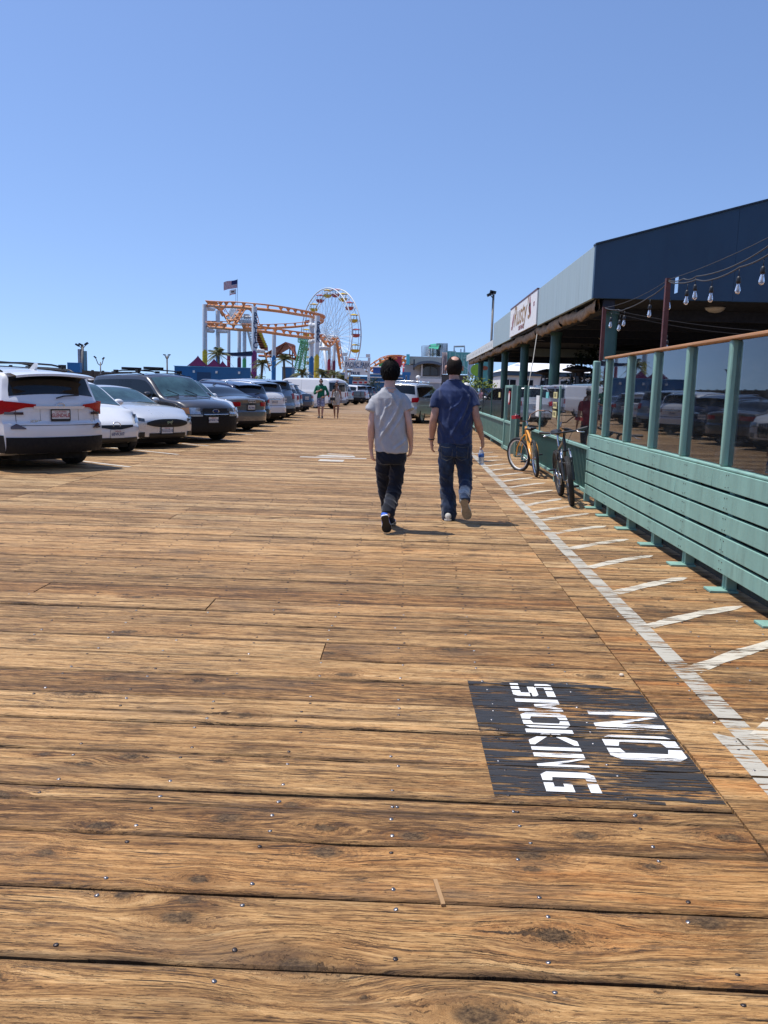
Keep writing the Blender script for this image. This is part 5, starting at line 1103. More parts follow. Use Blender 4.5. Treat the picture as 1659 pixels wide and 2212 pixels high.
# ================================================================== vehicles
def paint(name, c, metal=0., flake=0.): return pm('car_paint_'+name, c, .32 if metal else .4, metal, .03, 1.5, coat=1., coatr=.03, spec=.5)
PW = paint('white', (.72, .73, .74)); PSIL = paint('silver', (.52, .54, .56), .55); PDG = paint('charcoal', (.042, .040, .043), .2); PNV = paint('navy', (.012, .018, .05), .3); PGR = paint('grey', (.14, .155, .17), .4)
PBG = paint('blue_grey', (.20, .26, .32), .5); PBK = paint('black', (.012, .013, .016), .2); PCH = paint('champagne', (.42, .41, .37), .5)
CGL = pm('car_window_glass', (.006, .008, .010), .04, 0, .2, 1., spec=.45); CGT = pm('car_windscreen_glass', (.035, .075, .085), .03, 0, .65, 1.6, spec=.7)
CLAD = pm('black_cladding', (.009, .009, .010), .65, spec=.25, bump=.1); GRL = pm('black_grille', (.008, .008, .009), .45); LRED = pm('red_lamp_lens', (.36, .002, .010), .3, spec=.15, coat=.12); LCLR = pm('clear_lamp_lens', (.42, .44, .46), .1, .5, .5, 9., coat=1.); LAMB = pm('amber_lamp_lens', (.6, .22, .03), .15, coat=1.)
CHR = pm('car_chrome', (.72, .73, .75), .12, 1.); SILR = pm('alloy_rim', (.42, .43, .45), .3, .9); PLT = pm('number_plate', (.62, .62, .6), .5, var=.04); GAP = pm('panel_gap', (.01, .01, .01), .8); UND = pm('underbody', (.01, .01, .01), .9)
class Car:
    def __init__(s, L, W, prof, belt, tumble=.17, rnd_f=.30, rnd_r=.20, ef=None, er=None, clear=.22, xf=1.35, xr=-1.33, rw=.35, crown=.05, tw=.225):
        s.L, s.W, s.prof, s.beltv, s.tum, s.cf, s.cr, s.clear, s.xf, s.xr, s.rw, s.crown, s.tw = L, W, prof, belt, tumble, rnd_f, rnd_r, clear, xf, xr, rw, crown, tw
        s.roof = max(z for x, z in prof)
        s.ef = ef or [(.2, -.12), (.35, -.01), (.5, 0), (.7, -.03), (.9, -.10), (1.2, -.2)]
        s.er = er or [(.2, -.10), (.4, 0), (.6, 0), (.75, -.05), (1.0, -.07), (1.2, -.12), (2.2, -.2)]
    def top(s, X): return interp(s.prof, X)
    def belt(s, X): return interp(s.beltv, X) if isinstance(s.beltv, list) else s.beltv
    def hw(s, X):
        t = X/(s.L/2); return s.W/2*(1-(.10 if t > 0 else .05)*abs(t)**2.6)
    def prof_side(s, X, z):
        b_ = s.belt(X); h = s.hw(X)
        f = interp([(.15, .90), (.28, .955), (.45, .985), (.62, 1.), (b_-.12, .998), (b_, .965)], z) if z <= b_ else .965-s.tum*((z-b_)/(s.roof-b_))**1.05
        return h*f
    def bot(s, X):
        t = abs(X)/(s.L/2); return s.clear+.10*max(0, (t-.72)/.28)**1.5
    def shift(s, X, y, z):
        D = .62; a = 0.
        if X > s.L/2-D: w_ = smooth((X-(s.L/2-D))/D); a = w_*(interp(s.ef, z)-s.cf*abs(y/(s.W/2))**3.2)
        elif X < -s.L/2+D: w_ = smooth((-s.L/2+D-X)/D); a = -w_*(interp(s.er, z)-s.cr*abs(y/(s.W/2))**3.2)
        return X+a
    R_ = .07
    def ztop(s, X, y):
        ys = s.prof_side(X, s.top(X)-s.R_); u = min(1, abs(y)/ys); z = s.top(X)-s.crown*u*u
        e = ys-abs(y)
        if e < s.R_: z -= s.R_-math.sqrt(max(0, s.R_**2-(s.R_-max(e, 0))**2))
        return z
    def Ftop(s, X, y): z = s.ztop(X, y); return V((s.shift(X, y, z), y, z))
    def Fside(s, X, z, sg): y = s.prof_side(X, z)*sg; return V((s.shift(X, y, z), y, z))
    def Fend(s, y, z, sg): X = sg*s.L/2; return V((s.shift(X, y, z), y, z))
    def body(s, mat, par):
        xs = set(); n = 66
        for i in range(n+1): xs.add(round(-s.L/2+s.L*i/n, 4))
        for d in (.008, .02, .04): xs.add(round(s.L/2-d, 4)); xs.add(round(-s.L/2+d, 4))
        xs = sorted(xs); rows = []; NS, NT, NB_ = 24, 8, 2
        for X in xs:
            zb, zt = s.bot(X), s.top(X); zs = zt-s.R_-s.crown; h = []
            for j in range(NB_): h.append((s.prof_side(X, zb)*(j+.3)/NB_*.92, zb-.0))
            for j in range(NS): q = j/(NS-1); z = lerp(zb+.01, zs, q); h.append((s.prof_side(X, z), z))
            ys = s.prof_side(X, zs)
            for k in (1, 2, 3): a = k/3*math.pi/2; h.append((ys-s.R_+s.R_*math.cos(a), zs+s.R_*math.sin(a)+.0))
            y1 = ys-s.R_; z1 = zs+s.R_; 
            for k in range(1, NT): q = k/(NT-.5); y = y1*(1-q); h.append((y, z1+s.crown*(1-(y/y1)**2)))
            full = [(y, z) for y, z in h]+[(-y, z) for y, z in h[::-1]]
            rows.append([(s.shift(X, y, z), y, z) for y, z in full])
        m = len(rows[0]); mb = MB(); mb.grid(rows, True)
        for ri, X in ((0, xs[0]), (len(rows)-1, xs[-1])):
            H = m//2; K = 10; base = ri*m; prev = None
            for j in range(H):
                l, r = base+j, base+m-1-j; a = V(mb.v[l]); y0, z0 = a.y, a.z; cur = [l]
                for k in range(1, K):
                    y = lerp(y0, -y0, k/K); mb.v.append((s.shift(X, y, z0), y, z0)); cur.append(len(mb.v)-1)
                cur.append(r)
                if prev:
                    for k in range(K): q = (prev[k], prev[k+1], cur[k+1], cur[k]); mb.f.append(q if ri else q[::-1]); mb.mi.append(0)
                else:
                    mb.f.append(tuple(cur) if not ri else tuple(cur[::-1])); mb.mi.append(0)
                prev = cur
            mb.f.append(tuple(prev[::-1]) if not ri else tuple(prev)); mb.mi.append(0)
        o = mb.build('body', mat, par); bm = bmesh.new(); bm.from_mesh(o.data); bmesh.ops.remove_doubles(bm, verts=bm.verts, dist=.0004); bmesh.ops.recalc_face_normals(bm, faces=bm.faces); bm.to_mesh(o.data); bm.free()
        c = MB()
        for X in (s.xf, s.xr):
            for sg in (-1, 1): c.cyl((X, sg*(s.W/2-.34), s.rw), (X, sg*(s.W/2+.2), s.rw), s.rw*1.15, n=36)
        co = c.build('cutter', GAP); md = o.modifiers.new('b', 'BOOLEAN'); md.operation = 'DIFFERENCE'; md.object = co; md.solver = 'EXACT'
        o.data.materials.append(UND); md.material_mode = 'TRANSFER'
        bake(o); bpy.data.objects.remove(co); bpy.data.meshes.remove(bpy.data.meshes['cutter']) if 'cutter' in bpy.data.meshes else None
        for p in o.data.polygons: p.use_smooth = True
        o.data.set_sharp_from_angle(angle=R(32)); return o
    def patch(s, name, mat, F, u0, u1, lo, hi, par, nu=12, nv=5, off=.006, lip=.008, label=None):
        """sheet lying on the body: F(u,v) point on it, v between lo(u) and hi(u)"""
        lo_ = lo if callable(lo) else (lambda u: lo); hi_ = hi if callable(hi) else (lambda u: hi)
        def nrm(u, v):
            e = .004; a = F(u+e, v)-F(u-e, v); c = F(u, v+e)-F(u, v-e); n_ = a.cross(c); p = F(u, v)
            if n_.length < 1e-9: return V((0, 0, 1))
            n_.normalize(); return n_ if n_.dot(p-V((p.x*.55, 0, .55))) > 0 else -n_
        rows = []
        for i in range(-1, nu+2):
            ii = max(0, min(nu, i)); u = lerp(u0, u1, ii/nu); r = []
            for j in range(-1, nv+2):
                jj = max(0, min(nv, j)); v = lerp(lo_(u), hi_(u), jj/nv); o = off if (i == ii and j == jj) else -lip+off
                r.append(F(u, v)+nrm(u, v)*o)
            rows.append(r)
        o = MB().grid(rows).build(name, mat, par, True, 60)
        if label: o['label'] = label
        return o
WCACHE = {}
def wheel_set(par, x, y, r, tw, sg, style=5, rim=None, steer=0.):
    key = (r, tw, style, (rim or SILR).name)
    if key not in WCACHE:
        h = tw/2; rr = r*.66
        ty = MB().lathe([(rr, -h*.82), (rr+.02, -h*.95), (r*.93, -h), (r*.985, -h*.86), (r, -h*.5), (r, h*.5), (r*.985, h*.86), (r*.93, h), (rr+.02, h*.95), (rr, h*.82)], n=36, M=Matrix(((1, 0, 0), (0, 0, 1), (0, -1, 0)))).mesh('tyre'); ty.materials.append(TYRE)
        rm = MB(); Mx = Matrix(((1, 0, 0), (0, 0, 1), (0, -1, 0)))
        rm.lathe([(rr-.01, h*.85), (rr+.006, h*.9), (rr-.02, h*.7), (rr-.03, -h*.3)], n=36, M=Mx)
        for k in range(style):
            a = 2*math.pi*k/style
            for da in ((-.16, .16) if style == 5 else (0,)):
                d0, d1 = V((math.cos(a+da*.4), 0, math.sin(a+da*.4))), V((math.cos(a+da), 0, math.sin(a+da))); rm.tube([d0*.03+V((0, h*.6, 0)), d1*(rr-.02)+V((0, h*.78, 0))], [.028, .02], 5)
        rm.lathe([(.07, h*.5), (.065, h*.7), (.02, h*.72)], n=14, M=Mx); rm.lathe([(rr-.03, -.02), (.03, -.02)], n=24, M=Mx)
        rm = rm.mesh('rim'); rm.materials.append(rim or SILR); rm.materials.append(UND)
        for p in ty.polygons: p.use_smooth = True
        ty.set_sharp_from_angle(angle=R(50)); WCACHE[key] = (ty, rm)
    ty, rm = WCACHE[key]; t = bpy.data.objects.new('wheel', None); COL.objects.link(t); t.parent = par; t.location = (x, y, r); t.rotation_euler = (0, 0, (math.pi if sg < 0 else 0)+steer)
    for nm, me in (('tyre', ty), ('rim', rm)): o = bpy.data.objects.new(nm, me); COL.objects.link(o); o.parent = t
def plate(c, par, sg, yc, z, text, tcol, fr=None, top=None):
    p = c.Fend(yc, z, sg); t = MB().box(p+V((sg*.016, 0, 0)), (.014, .32, .165)).build('number_plate', PLT, par)
    if fr: 
        for dy, dz, a, b_ in ((0, .085, .34, .02), (0, -.08, .34, .035), (.168, 0, .014, .17), (-.168, 0, .014, .17)): MB().box(p+V((sg*.022, dy, dz)), (.012, a, b_)).build('plate_frame', fr, t)
    M_ = frame((p.x+sg*.0245, p.y, p.z-.008), (0, sg, 0), (0, 0, 1)); text_obj('lettering', text, .085, tcol, t, M_, .002, 1., .92 if len(text) < 8 else .78)
    if top: text_obj('lettering', top, .038, pm('plate_red_print', (.35, .03, .04), .6), t, frame((p.x+sg*.0245, p.y, p.z+.052), (0, sg, 0), (0, 0, 1)), .0005)
    return t
PINK = pm('plate_blue_print', (.03, .05, .16), .6); PRED = pm('plate_red_print', (.35, .03, .04), .6)
def common(c, t, col, side_x, ws, rwin=None, mir=True, pillar=(), rim=None, style=5, wind=CGT, gaps=(), handles=(), lowlo=None, rear_end_window=None):
    c.body(col, t)
    # glass
    def fr(X): return c.prof_side(X, c.top(X)-c.R_)-.085
    for nm, (x0, x1), m in (('windscreen', ws, wind), ('rear_window', rwin, CGL)):
        if x0 is None: continue
        F = lambda X, q: c.Ftop(X, q*fr(X)); c.patch(nm, m, F, x0, x1, -1, 1, t, 12, 14, .005)
    for sg in (-1, 1):
        F = lambda X, z: c.Fside(X, z, sg)
        cuts = [side_x[0]]+[q for p in pillar for q in (p-.03, p+.03)]+[side_x[1]]
        for i in range(0, len(cuts), 2):
            def hi(X): return max(c.belt(X)+.035, min(c.top(X)-c.R_-c.crown-.045, c.roof-.15))
            c.patch('side_window', CGL, F, cuts[i], cuts[i+1], lambda X: c.belt(X)+.025, hi, t, 14, 5, .008)
        for gx in gaps: c.patch('door_gap', GAP, F, gx-.004, gx+.004, .34, c.belt(gx)+.01, t, 1, 6, .0015, .004)
        for hx_ in handles: p = F(hx_, c.belt(hx_)-.13); MB().box(p+V((0, sg*.012, 0)), (.17, .03, .03)).build('door_handle', col, t)
        if mir:
            mx = ws[1]-.42; p = F(mx, c.belt(mx)+.03); rows = []
            for i in range(7):
                q = i/6; k = math.sin(math.pi*(.12+.76*q))**.5; rows.append([p+V((.02-.10*k*.9*math.cos(a)*.9+.02, sg*(.04+.19*q), .07+.075*k*math.sin(a))) for a in [2*math.pi*j/10 for j in range(10)]])
            mo = MB().grid(rows, True); mo.add([V(v) for v in rows[-1]], [tuple(range(10))]); mo.build('door_mirror', col, t, True)
        for X in (c.xf, c.xr): wheel_set(t, X, sg*(c.W/2-c.tw/2-.02), c.rw, c.tw, sg, style, rim)
    MB().bb(-c.L/2+.35, c.L/2-.35, -c.W/2+.35, c.W/2-.35, c.clear-.06, c.clear+.05).build('underbody', UND, t)
def lights(c, t, sg, y0, y1, lo, hi, mat, name, wrap=0., off=.010, par=None):
    for s_ in (-1, 1):
        F = lambda y, z: c.Fend(y*s_, z, sg); o = c.patch(name, mat, F, y0, y1, lo, hi, par or t, 10, 4, off)
        if wrap:
            G_ = lambda X, z: c.Fside(X, z, s_); e = sg*c.L/2; zl, zh = (lo(y1) if callable(lo) else lo), (hi(y1) if callable(hi) else hi)
            c.patch(name+'_side', mat, G_, e-sg*.002, e-sg*wrap, lambda X: lerp(zl, (zl+zh)/2+.02, abs(X-e)/wrap), lambda X: lerp(zh, zh-.01, abs(X-e)/wrap), o, 6, 3, off)
def endpatch(c, t, sg, name, mat, y0, y1, lo, hi, off=.009, nu=16, nv=5, par=None, label=None):
    return c.patch(name, mat, lambda y, z: c.Fend(y, z, sg), y0, y1, lo, hi, par or t, nu, nv, off, label=label)
def sidepatch(c, t, name, mat, x0, x1, lo, hi, off=.008, nu=16):
    for sg in (-1, 1): c.patch(name, mat, lambda X, z: c.Fside(X, z, sg), x0, x1, lo, hi, t, nu, 3, off)
def badge(c, t, sg, z, w_=.07, h=.045, mat=None, y=0.):
    p = c.Fend(y, z, sg); o = MB().torus(p+V((sg*.012, 0, 0)), (1, 0, 0), 1, .14, 20, 5); o.v = [(p.x+sg*.014+(v[0]-p.x-sg*.012)*.04, p.y+(v[1]-p.y)*w_, p.z+(v[2]-p.z)*h) for v in o.v]; return o.build('badge', mat or CHR, t, True)
def rails(c, t, x0, x1, mat=BLACKP, cross=(), h=.05):
    for sg in (-1, 1):
        y = sg*(c.prof_side(0, c.top(0)-c.R_)-.09); pts = [(X, y, c.ztop(X, y)+(h if 0 < i < 8 else 0)) for i, X in enumerate([lerp(x0, x1, k/8) for k in range(9)])]; MB().tube(pts, .016, 8).build('roof_rail', mat, t, True)
    for X in cross:
        y = c.prof_side(0, c.top(0)-c.R_)-.07; z = c.top(X)+h+.02; MB().tube([(X, -y-.03, z-.03), (X, -y*.7, z+.008), (X, 0, z+.022), (X, y*.7, z+.008), (X, y+.03, z-.03)], .016, 8).build('cross_bar', mat, t, True)
        for sg in (-1, 1): MB().box((X, sg*y, z-.02), (.10, .09, .075)).build('bar_foot', mat, t)
def place(c, label, front_out, contact, wheel, ang=35., group='cars parked along the left side', name='parked_car', cat='car'):
    rz = R(-ang) if front_out else R(180-ang)
    f = V((math.cos(rz), math.sin(rz))); l = V((-f.y, f.x)); X = c.xf if 'f' in wheel else c.xr; s_ = 1 if 'l' in wheel else -1
    o = V(contact)-f*X-l*s_*(c.W/2-c.tw/2-.02); return thing(name, label, cat, (o.x, o.y, 0), rz, group)
# ---- 1 white compact SUV, tail to the lane
c = Car(4.6, 1.85, [(-2.30, 1.0), (-2.27, 1.10), (-2.16, 1.30), (-2.03, 1.50), (-1.92, 1.58), (-1.4, 1.63), (-.5, 1.66), (.2, 1.64), (.5, 1.58), (1.22, 1.12), (1.6, 1.06), (2.1, .95), (2.27, .82), (2.30, .7)], [(-2.3, 1.09), (-1.6, 1.08), (1.3, .99)], er=[(.2, -.16), (.33, -.03), (.45, 0), (.62, 0), (.76, -.015), (.80, -.07), (1.0, -.08), (1.1, -.06), (1.3, -.1)], rnd_r=.26, rw=.355)
t = place(c, 'white compact SUV nearest the camera, its tail towards the lane', False, (-5.94, 14.79), 'rr'); common(c, t, PW, (-1.75, 1.05), (.42, 1.16), (-2.20, -2.0), pillar=(-.1, -1.15), gaps=(.98, -.08), handles=(.1, -.9), rim=SILR)
endpatch(c, t, -1, 'lower_bumper', CLAD, -.86, .86, .30, .55, .014); sidepatch(c, t, 'sill_cladding', CLAD, -2.28, -1.75, .30, .58, .012); sidepatch(c, t, 'sill_cladding', CLAD, -.92, .93, .24, .42, .012)
lights(c, t, -1, .42, .90, lambda y: 1.03-.13*max(0, (y-.55)/.35), lambda y: 1.075+.045*((y-.42)/.48), LRED, 'tail_lamp', .34, .022); lights(c, t, -1, .60, .84, .905, .945, pm('smoked_lens', (.06, .02, .02), .15, coat=1.), 'lower_lens', 0, .025)
endpatch(c, t, -1, 'hatch_gap', GAP, -.70, .70, .735, .742, .004); endpatch(c, t, -1, 'hatch_handle', PW, -.45, .45, 1.0, 1.05, .03)
for s_ in (-1, 1):
    endpatch(c, t, -1, 'hatch_gap', GAP, s_*.70, s_*.707, .74, 1.0, .004, 2); endpatch(c, t, -1, 'reflector', pm('smoked_lens', (.06, .02, .02), .15, coat=1.), s_*.60, s_*.80, .68, lambda y: .69+.075*(1-abs(abs(y)-.72)/.13), .016, 8)
    endpatch(c, t, -1, 'hatch_recess', GAP, s_*.34, s_*.344, .80, .99, .002, 2)
plate(c, t, -1, 0, .90, 'GLENDALE', PRED, GRL, 'CALIFORNIA'); badge(c, t, -1, 1.045, .075, .052)
for yy, bd in ((.42, 'HYBRID'), (-.62, 'LE')): p = c.Fend(yy, .80, -1); text_obj('lettering', bd, .055, CHR, t, frame((p.x-.012, p.y, p.z), (0, -1, 0), (0, 0, 1)), .002)
sp = MB(); rows = []
for i in range(13):
    q = lerp(-.70, .70, i/12); k = 1-.35*abs(q/.7)**3; z0 = c.ztop(-1.9, q)+.012; rows.append([(-1.80, q, z0+.006), (-2.0, q, z0+.0), (-2.13*1-.05*k, q, z0-.035), (-2.13-.05*k, q, z0-.07), (-2.02, q, z0-.075)])
sp.grid(rows).build('roof_spoiler', PW, t, True, 40); rails(c, t, -1.7, .1, BLACKP, (-1.25, -.3)); MB().tube([(-2.215, .05, 1.17), (-2.19, -.1, 1.205), (-2.18, -.38, 1.22)], .012, 6).build('rear_wiper', BLACKP, t)
MB().prism([(-1.55, 1.60), (-1.38, 1.60), (-1.55, 1.71), (-1.6, 1.70)], -.02, .02, lambda u, v, w_: (u, w_, v+.02)).build('aerial_fin', PW, t)
# ---- 2 white hatchback, nose out
c = Car(3.82, 1.70, [(-1.91, .98), (-1.87, 1.08), (-1.65, 1.42), (-1.2, 1.49), (-.4, 1.52), (.05, 1.48), (.35, 1.39), (1.08, .99), (1.35, .93), (1.72, .80), (1.87, .68), (1.91, .6)], [(-1.9, 1.0), (1.2, .90)], rnd_f=.42, xf=1.18, xr=-1.28, rw=.30, clear=.19, tw=.19, ef=[(.15, -.14), (.3, -.01), (.45, 0), (.62, -.03), (.75, -.10), (.9, -.2)])
t = place(c, 'small white hatchback, nose out, beside the white SUV', True, (-5.98, 17.75), 'fl'); common(c, t, PW, (-1.5, .85), (.28, 1.04), (-1.78, -1.66), pillar=(-.2,), gaps=(.75, -.2))
endpatch(c, t, 1, 'upper_grille', GRL, -.42, .42, lambda y: .50+.06*abs(y)/.42, .60, .012); endpatch(c, t, 1, 'lower_grille', GRL, -.55, .55, .26, .35, .012); badge(c, t, 1, .60, .085, .06); plate(c, t, 1, 0, .43, '6BVK307', PINK, None, 'California')
lights(c, t, 1, .52, .80, lambda y: .62+.05*((y-.52)/.28), lambda y: .70+.10*((y-.52)/.28), LCLR, 'headlamp', .3)
for s_ in (-1, 1): endpatch(c, t, 1, 'fog_recess', GRL, s_*.66, s_*.74, .33, lambda y: .42, .01, 4); MB().tube([(1.0, s_*.25, .995), (.8, s_*.1-.1, 1.13)], .009, 5).build('wiper', BLACKP, t)
# ---- 3 silver-white coupe, nose out
c = Car(4.78, 1.92, [(-2.39, .86), (-2.33, .98), (-1.95, 1.02), (-1.0, 1.29), (-.4, 1.37), (0, 1.37), (.25, 1.31), (.98, .99), (1.5, .955), (2.0, .87), (2.28, .77), (2.36, .70), (2.39, .64)], [(-2.3, .98), (1.3, .92)], tumble=.24, rnd_f=.34, xf=1.47, xr=-1.25, rw=.34, clear=.16, ef=[(.15, -.12), (.28, -.02), (.40, -.01), (.55, 0), (.66, -.02), (.74, -.07), (.9, -.2)])
t = place(c, 'silver-white sports coupe with a large black grille and horse badge, nose out', True, (-5.68, 20.19), 'fl'); common(c, t, paint('pale_silver', (.60, .62, .64), .35), (-1.3, .8), (.2, .96), (-1.8, -1.05), pillar=(-.45,), gaps=(.85,))
endpatch(c, t, 1, 'upper_grille', GRL, -.56, .56, lambda y: .475+.06*(abs(y)/.56)**3, lambda y: .655-.075*(abs(y)/.56)**3, .014, 22); endpatch(c, t, 1, 'lower_grille', GRL, -.50, .50, lambda y: .235, lambda y: .345, .012)
p = c.Fend(.02, .575, 1); HB = [(-.10, .01), (-.06, .035), (-.02, .028), (.03, .03), (.06, .052), (.085, .045), (.075, .028), (.06, .02), (.075, -.015), (.05, .0), (.035, -.01), (.055, -.035), (.035, -.045), (.01, -.012), (-.03, -.008), (-.06, -.03), (-.085, -.035), (-.055, -.005), (-.06, .008), (-.08, 0)]
MB().prism([(-u, v) for u, v in HB], p.x+.016, p.x+.022, lambda u, v, w_: (w_, p.y-u, p.z+v)).build('badge', CHR, t)
lights(c, t, 1, .60, .88, lambda y: .60+.03*((y-.6)/.28), lambda y: .665+.05*((y-.6)/.28), pm('smoked_headlamp', (.10, .105, .11), .1, .3, .9, 14., coat=1.), 'headlamp', .22)
for s_ in (-1, 1): endpatch(c, t, 1, 'side_intake', GRL, s_*.60, s_*.84, .26, lambda y: .37-.03*(abs(y)-.6), .012, 8)
plate(c, t, 1, -.06, .40, '7UUU210', PINK, GRL, 'California'); endpatch(c, t, 1, 'front_splitter', CLAD, -.84, .84, .185, .215, .03)
# ---- 4 charcoal boxy SUV, nose out
c = Car(4.43, 1.80, [(-2.21, 1.02), (-2.18, 1.12), (-2.02, 1.55), (-1.85, 1.64), (-1.2, 1.68), (0, 1.70), (.38, 1.67), (.56, 1.58), (1.13, 1.16), (1.3, 1.11), (1.8, 1.06), (2.1, .98), (2.19, .90), (2.21, .82)], [(-2.2, 1.08), (1.3, 1.06)], tumble=.15, rnd_f=.24, xf=1.36, xr=-1.26, rw=.355, clear=.24, ef=[(.2, -.10), (.35, -.01), (.55, 0), (.7, -.005), (.74, -.03), (.95, -.06)])
t = place(c, 'charcoal boxy SUV with ski carriers on its roof, nose out', True, (-5.09, 22.36), 'fl'); common(c, t, PDG, (-2.0, .98), (.50, 1.14), (-2.12, -2.0), pillar=(-.1, -1.1), gaps=(.95, -.1), handles=(.1, -.9))
endpatch(c, t, 1, 'front_bumper', CLAD, -.86, .86, .28, .69, .016, 22); sidepatch(c, t, 'sill_cladding', CLAD, 1.78, 2.2, .30, .68, .013, 8); sidepatch(c, t, 'sill_cladding', CLAD, -.85, .93, .26, .46, .013)
endpatch(c, t, 1, 'grille', GRL, -.40, .40, .715, .86, .012); endpatch(c, t, 1, 'grille_bar', CHR, -.40, .40, .685, .71, .018); p = c.Fend(0, .79, 1); badge(c, t, 1, .79, .10, .04)
endpatch(c, t, 1, 'badge_face', pm('blue_badge', (.015, .03, .12), .3), -.07, .07, .765, .815, .018, 6); lights(c, t, 1, .48, .74, .71, .875, LCLR, 'headlamp', 0, .014); lights(c, t, 1, .745, .855, .715, .87, LAMB, 'indicator', .16, .014); endpatch(c, t, 1, 'silver_apron', PCH, -.84, -.44, .66, .70, .022); endpatch(c, t, 1, 'silver_apron', PCH, .44, .84, .66, .70, .022)
plate(c, t, 1, -.12, .57, '6PWR174', PINK, GRL, 'California'); rails(c, t, -1.75, .2, BLACKP, (-.95, -.02))
for X in (-.95, -.02): MB().bb(X-.035, X+.035, -.48, .12, c.top(X)+.10, c.top(X)+.165).build('ski_carrier', BLACKP, t)
for y in (.3, -.3): MB().tube([(1.14, y, 1.17), (1.0, y-.28, 1.29)], .010, 5).build('wiper', BLACKP, t)
p = c.Ftop(.62, -.60)
# ---- 5 white crossover with upright grille, nose out
SUV5 = [(-2.31, .98), (-2.28, 1.08), (-2.02, 1.45), (-1.8, 1.55), (-1.2, 1.62), (-.3, 1.65), (.25, 1.61), (.5, 1.54), (1.2, 1.11), (1.5, 1.06), (2.05, .94), (2.28, .82), (2.31, .72)]
c = Car(4.63, 1.88, SUV5, [(-2.3, 1.06), (1.3, 1.0)], rnd_f=.36, xf=1.43, xr=-1.38, rw=.36)
t = place(c, 'white crossover with a tall dark grille, nose out between the charcoal SUV and grey saloon', True, (-5.6, 25.45), 'fl'); t['label'] = 'white crossover with a tall ribbed grille, nose out beside the charcoal SUV'
common(c, t, PW, (-1.8, 1.05), (.42, 1.16), (-2.2, -2.0), pillar=(-.1, -1.15), gaps=(.98, -.08)); g_ = endpatch(c, t, 1, 'grille', GRL, -.44, .44, .38, lambda y: .80-.05*(abs(y)/.44)**2, .014)
for k in range(11): y = -.4+k*.08; endpatch(c, t, 1, 'grille_bar', CHR, y-.008, y+.008, .39, .79, .022, 1, par=g_)
lights(c, t, 1, .52, .82, .67, .80, LCLR, 'headlamp', .3); lights(c, t, 1, .56, .78, .36, .50, GRL, 'side_intake')
# ---- 6 grey saloon, tail out
SAL = [(-2.46, .86), (-2.44, 1.0), (-2.36, 1.05), (-1.9, 1.09), (-1.55, 1.16), (-.95, 1.38), (-.3, 1.455), (.15, 1.43), (.4, 1.36), (1.15, 1.02), (1.6, .97), (2.2, .84), (2.42, .72), (2.46, .62)]
c = Car(4.92, 1.87, SAL, [(-2.4, .99), (1.3, .93)], tumble=.22, rnd_r=.30, xf=1.5, xr=-1.41, rw=.335, clear=.17, er=[(.15, -.14), (.3, -.02), (.5, 0), (.62, 0), (.68, -.05), (.9, -.05), (1.03, -.0), (1.1, -.03)])
GS = paint('mid_grey', (.115, .12, .13), .35); t = place(c, 'mid grey saloon with wide red tail lamps, tail towards the lane', False, (-5.35, 28.0), 'rr'); common(c, t, GS, (-1.5, .95), (.32, 1.1), (-1.75, -.95), pillar=(-.1, -1.0), gaps=(1.0, -.08), handles=(.1, -.85))
lights(c, t, -1, .44, .88, lambda y: .80-.02*(y-.44), lambda y: .93-.0*(y-.44), LRED, 'tail_lamp', .28, .014); plate(c, t, -1, 0, .76, '7BLT842', PINK, GRL); endpatch(c, t, -1, 'diffuser', CLAD, -.75, .75, .23, .34, .014)
for k in range(4): MB().torus(c.Fend(-.12+k*.075, .955, -1)+V((-.014, 0, 0)), (1, 0, 0), .04, .008, 18, 5).build('badge', CHR, t, True)
MB().prism([(-.75, 1.43), (-.62, 1.43), (-.75, 1.50)], -.015, .015, lambda u, v, w_: (u, w_, v)).build('aerial_fin', GS, t)
# ---- 7 navy crossover, tail out
c = Car(4.65, 1.82, [(-2.32, .95), (-2.29, 1.04), (-2.1, 1.22), (-1.78, 1.46), (-1.55, 1.53), (-.9, 1.59), (-.2, 1.61), (.3, 1.55), (.5, 1.49), (1.25, 1.04), (1.6, .99), (2.1, .87), (2.29, .76), (2.32, .66)], [(-2.3, 1.1), (-1.4, 1.04), (1.3, .96)], rnd_r=.34, tumble=.2, xf=1.45, xr=-1.4, rw=.35)
t = place(c, 'navy crossover with chrome window trim and tail bar, tail towards the lane', False, (-5.62, 31.2), 'rr'); common(c, t, PNV, (-1.75, 1.05), (.42, 1.18), (-2.14, -1.78), pillar=(-.1, -1.05), gaps=(.98, -.08), rim=CHR)
endpatch(c, t, -1, 'chrome_bar', CHR, -.32, .32, .90, .955, .02); plate(c, t, -1, 0, .80, '6NQD530', PINK); lights(c, t, -1, .58, .86, .84, .97, LRED, 'tail_lamp', .26); badge(c, t, -1, 1.01, .07, .05); sidepatch(c, t, 'window_trim', CHR, -1.75, 1.05, lambda X: c.belt(X)+.004, lambda X: c.belt(X)+.022, .008); sidepatch(c, t, 'upper_window_trim', CHR, -1.7, .5, lambda X: c.top(X)-c.R_-c.crown-.04, lambda X: c.top(X)-c.R_-c.crown-.018, .008)
endpatch(c, t, -1, 'lower_bumper', CLAD, -.76, .76, .30, .46, .014); MB().tube([(-2.12, 0, 1.15), (-2.06, -.3, 1.2)], .012, 6).build('rear_wiper', BLACKP, t)
def spoiler(c, t, X, mat):
    rows = []
    for i in range(11):
        q = lerp(-.62, .62, i/10); z0 = c.ztop(X, q)+.01; rows.append([(X+.12, q, c.ztop(X+.12, q)+.008), (X, q, z0+.004), (X-.20, q, z0-.02), (X-.21, q, z0-.05), (X-.08, q, z0-.055)])
    MB().grid(rows).build('roof_spoiler', mat, t, True, 40)
spoiler(c, t, -1.72, PNV); rails(c, t, -1.4, .1, CHR)
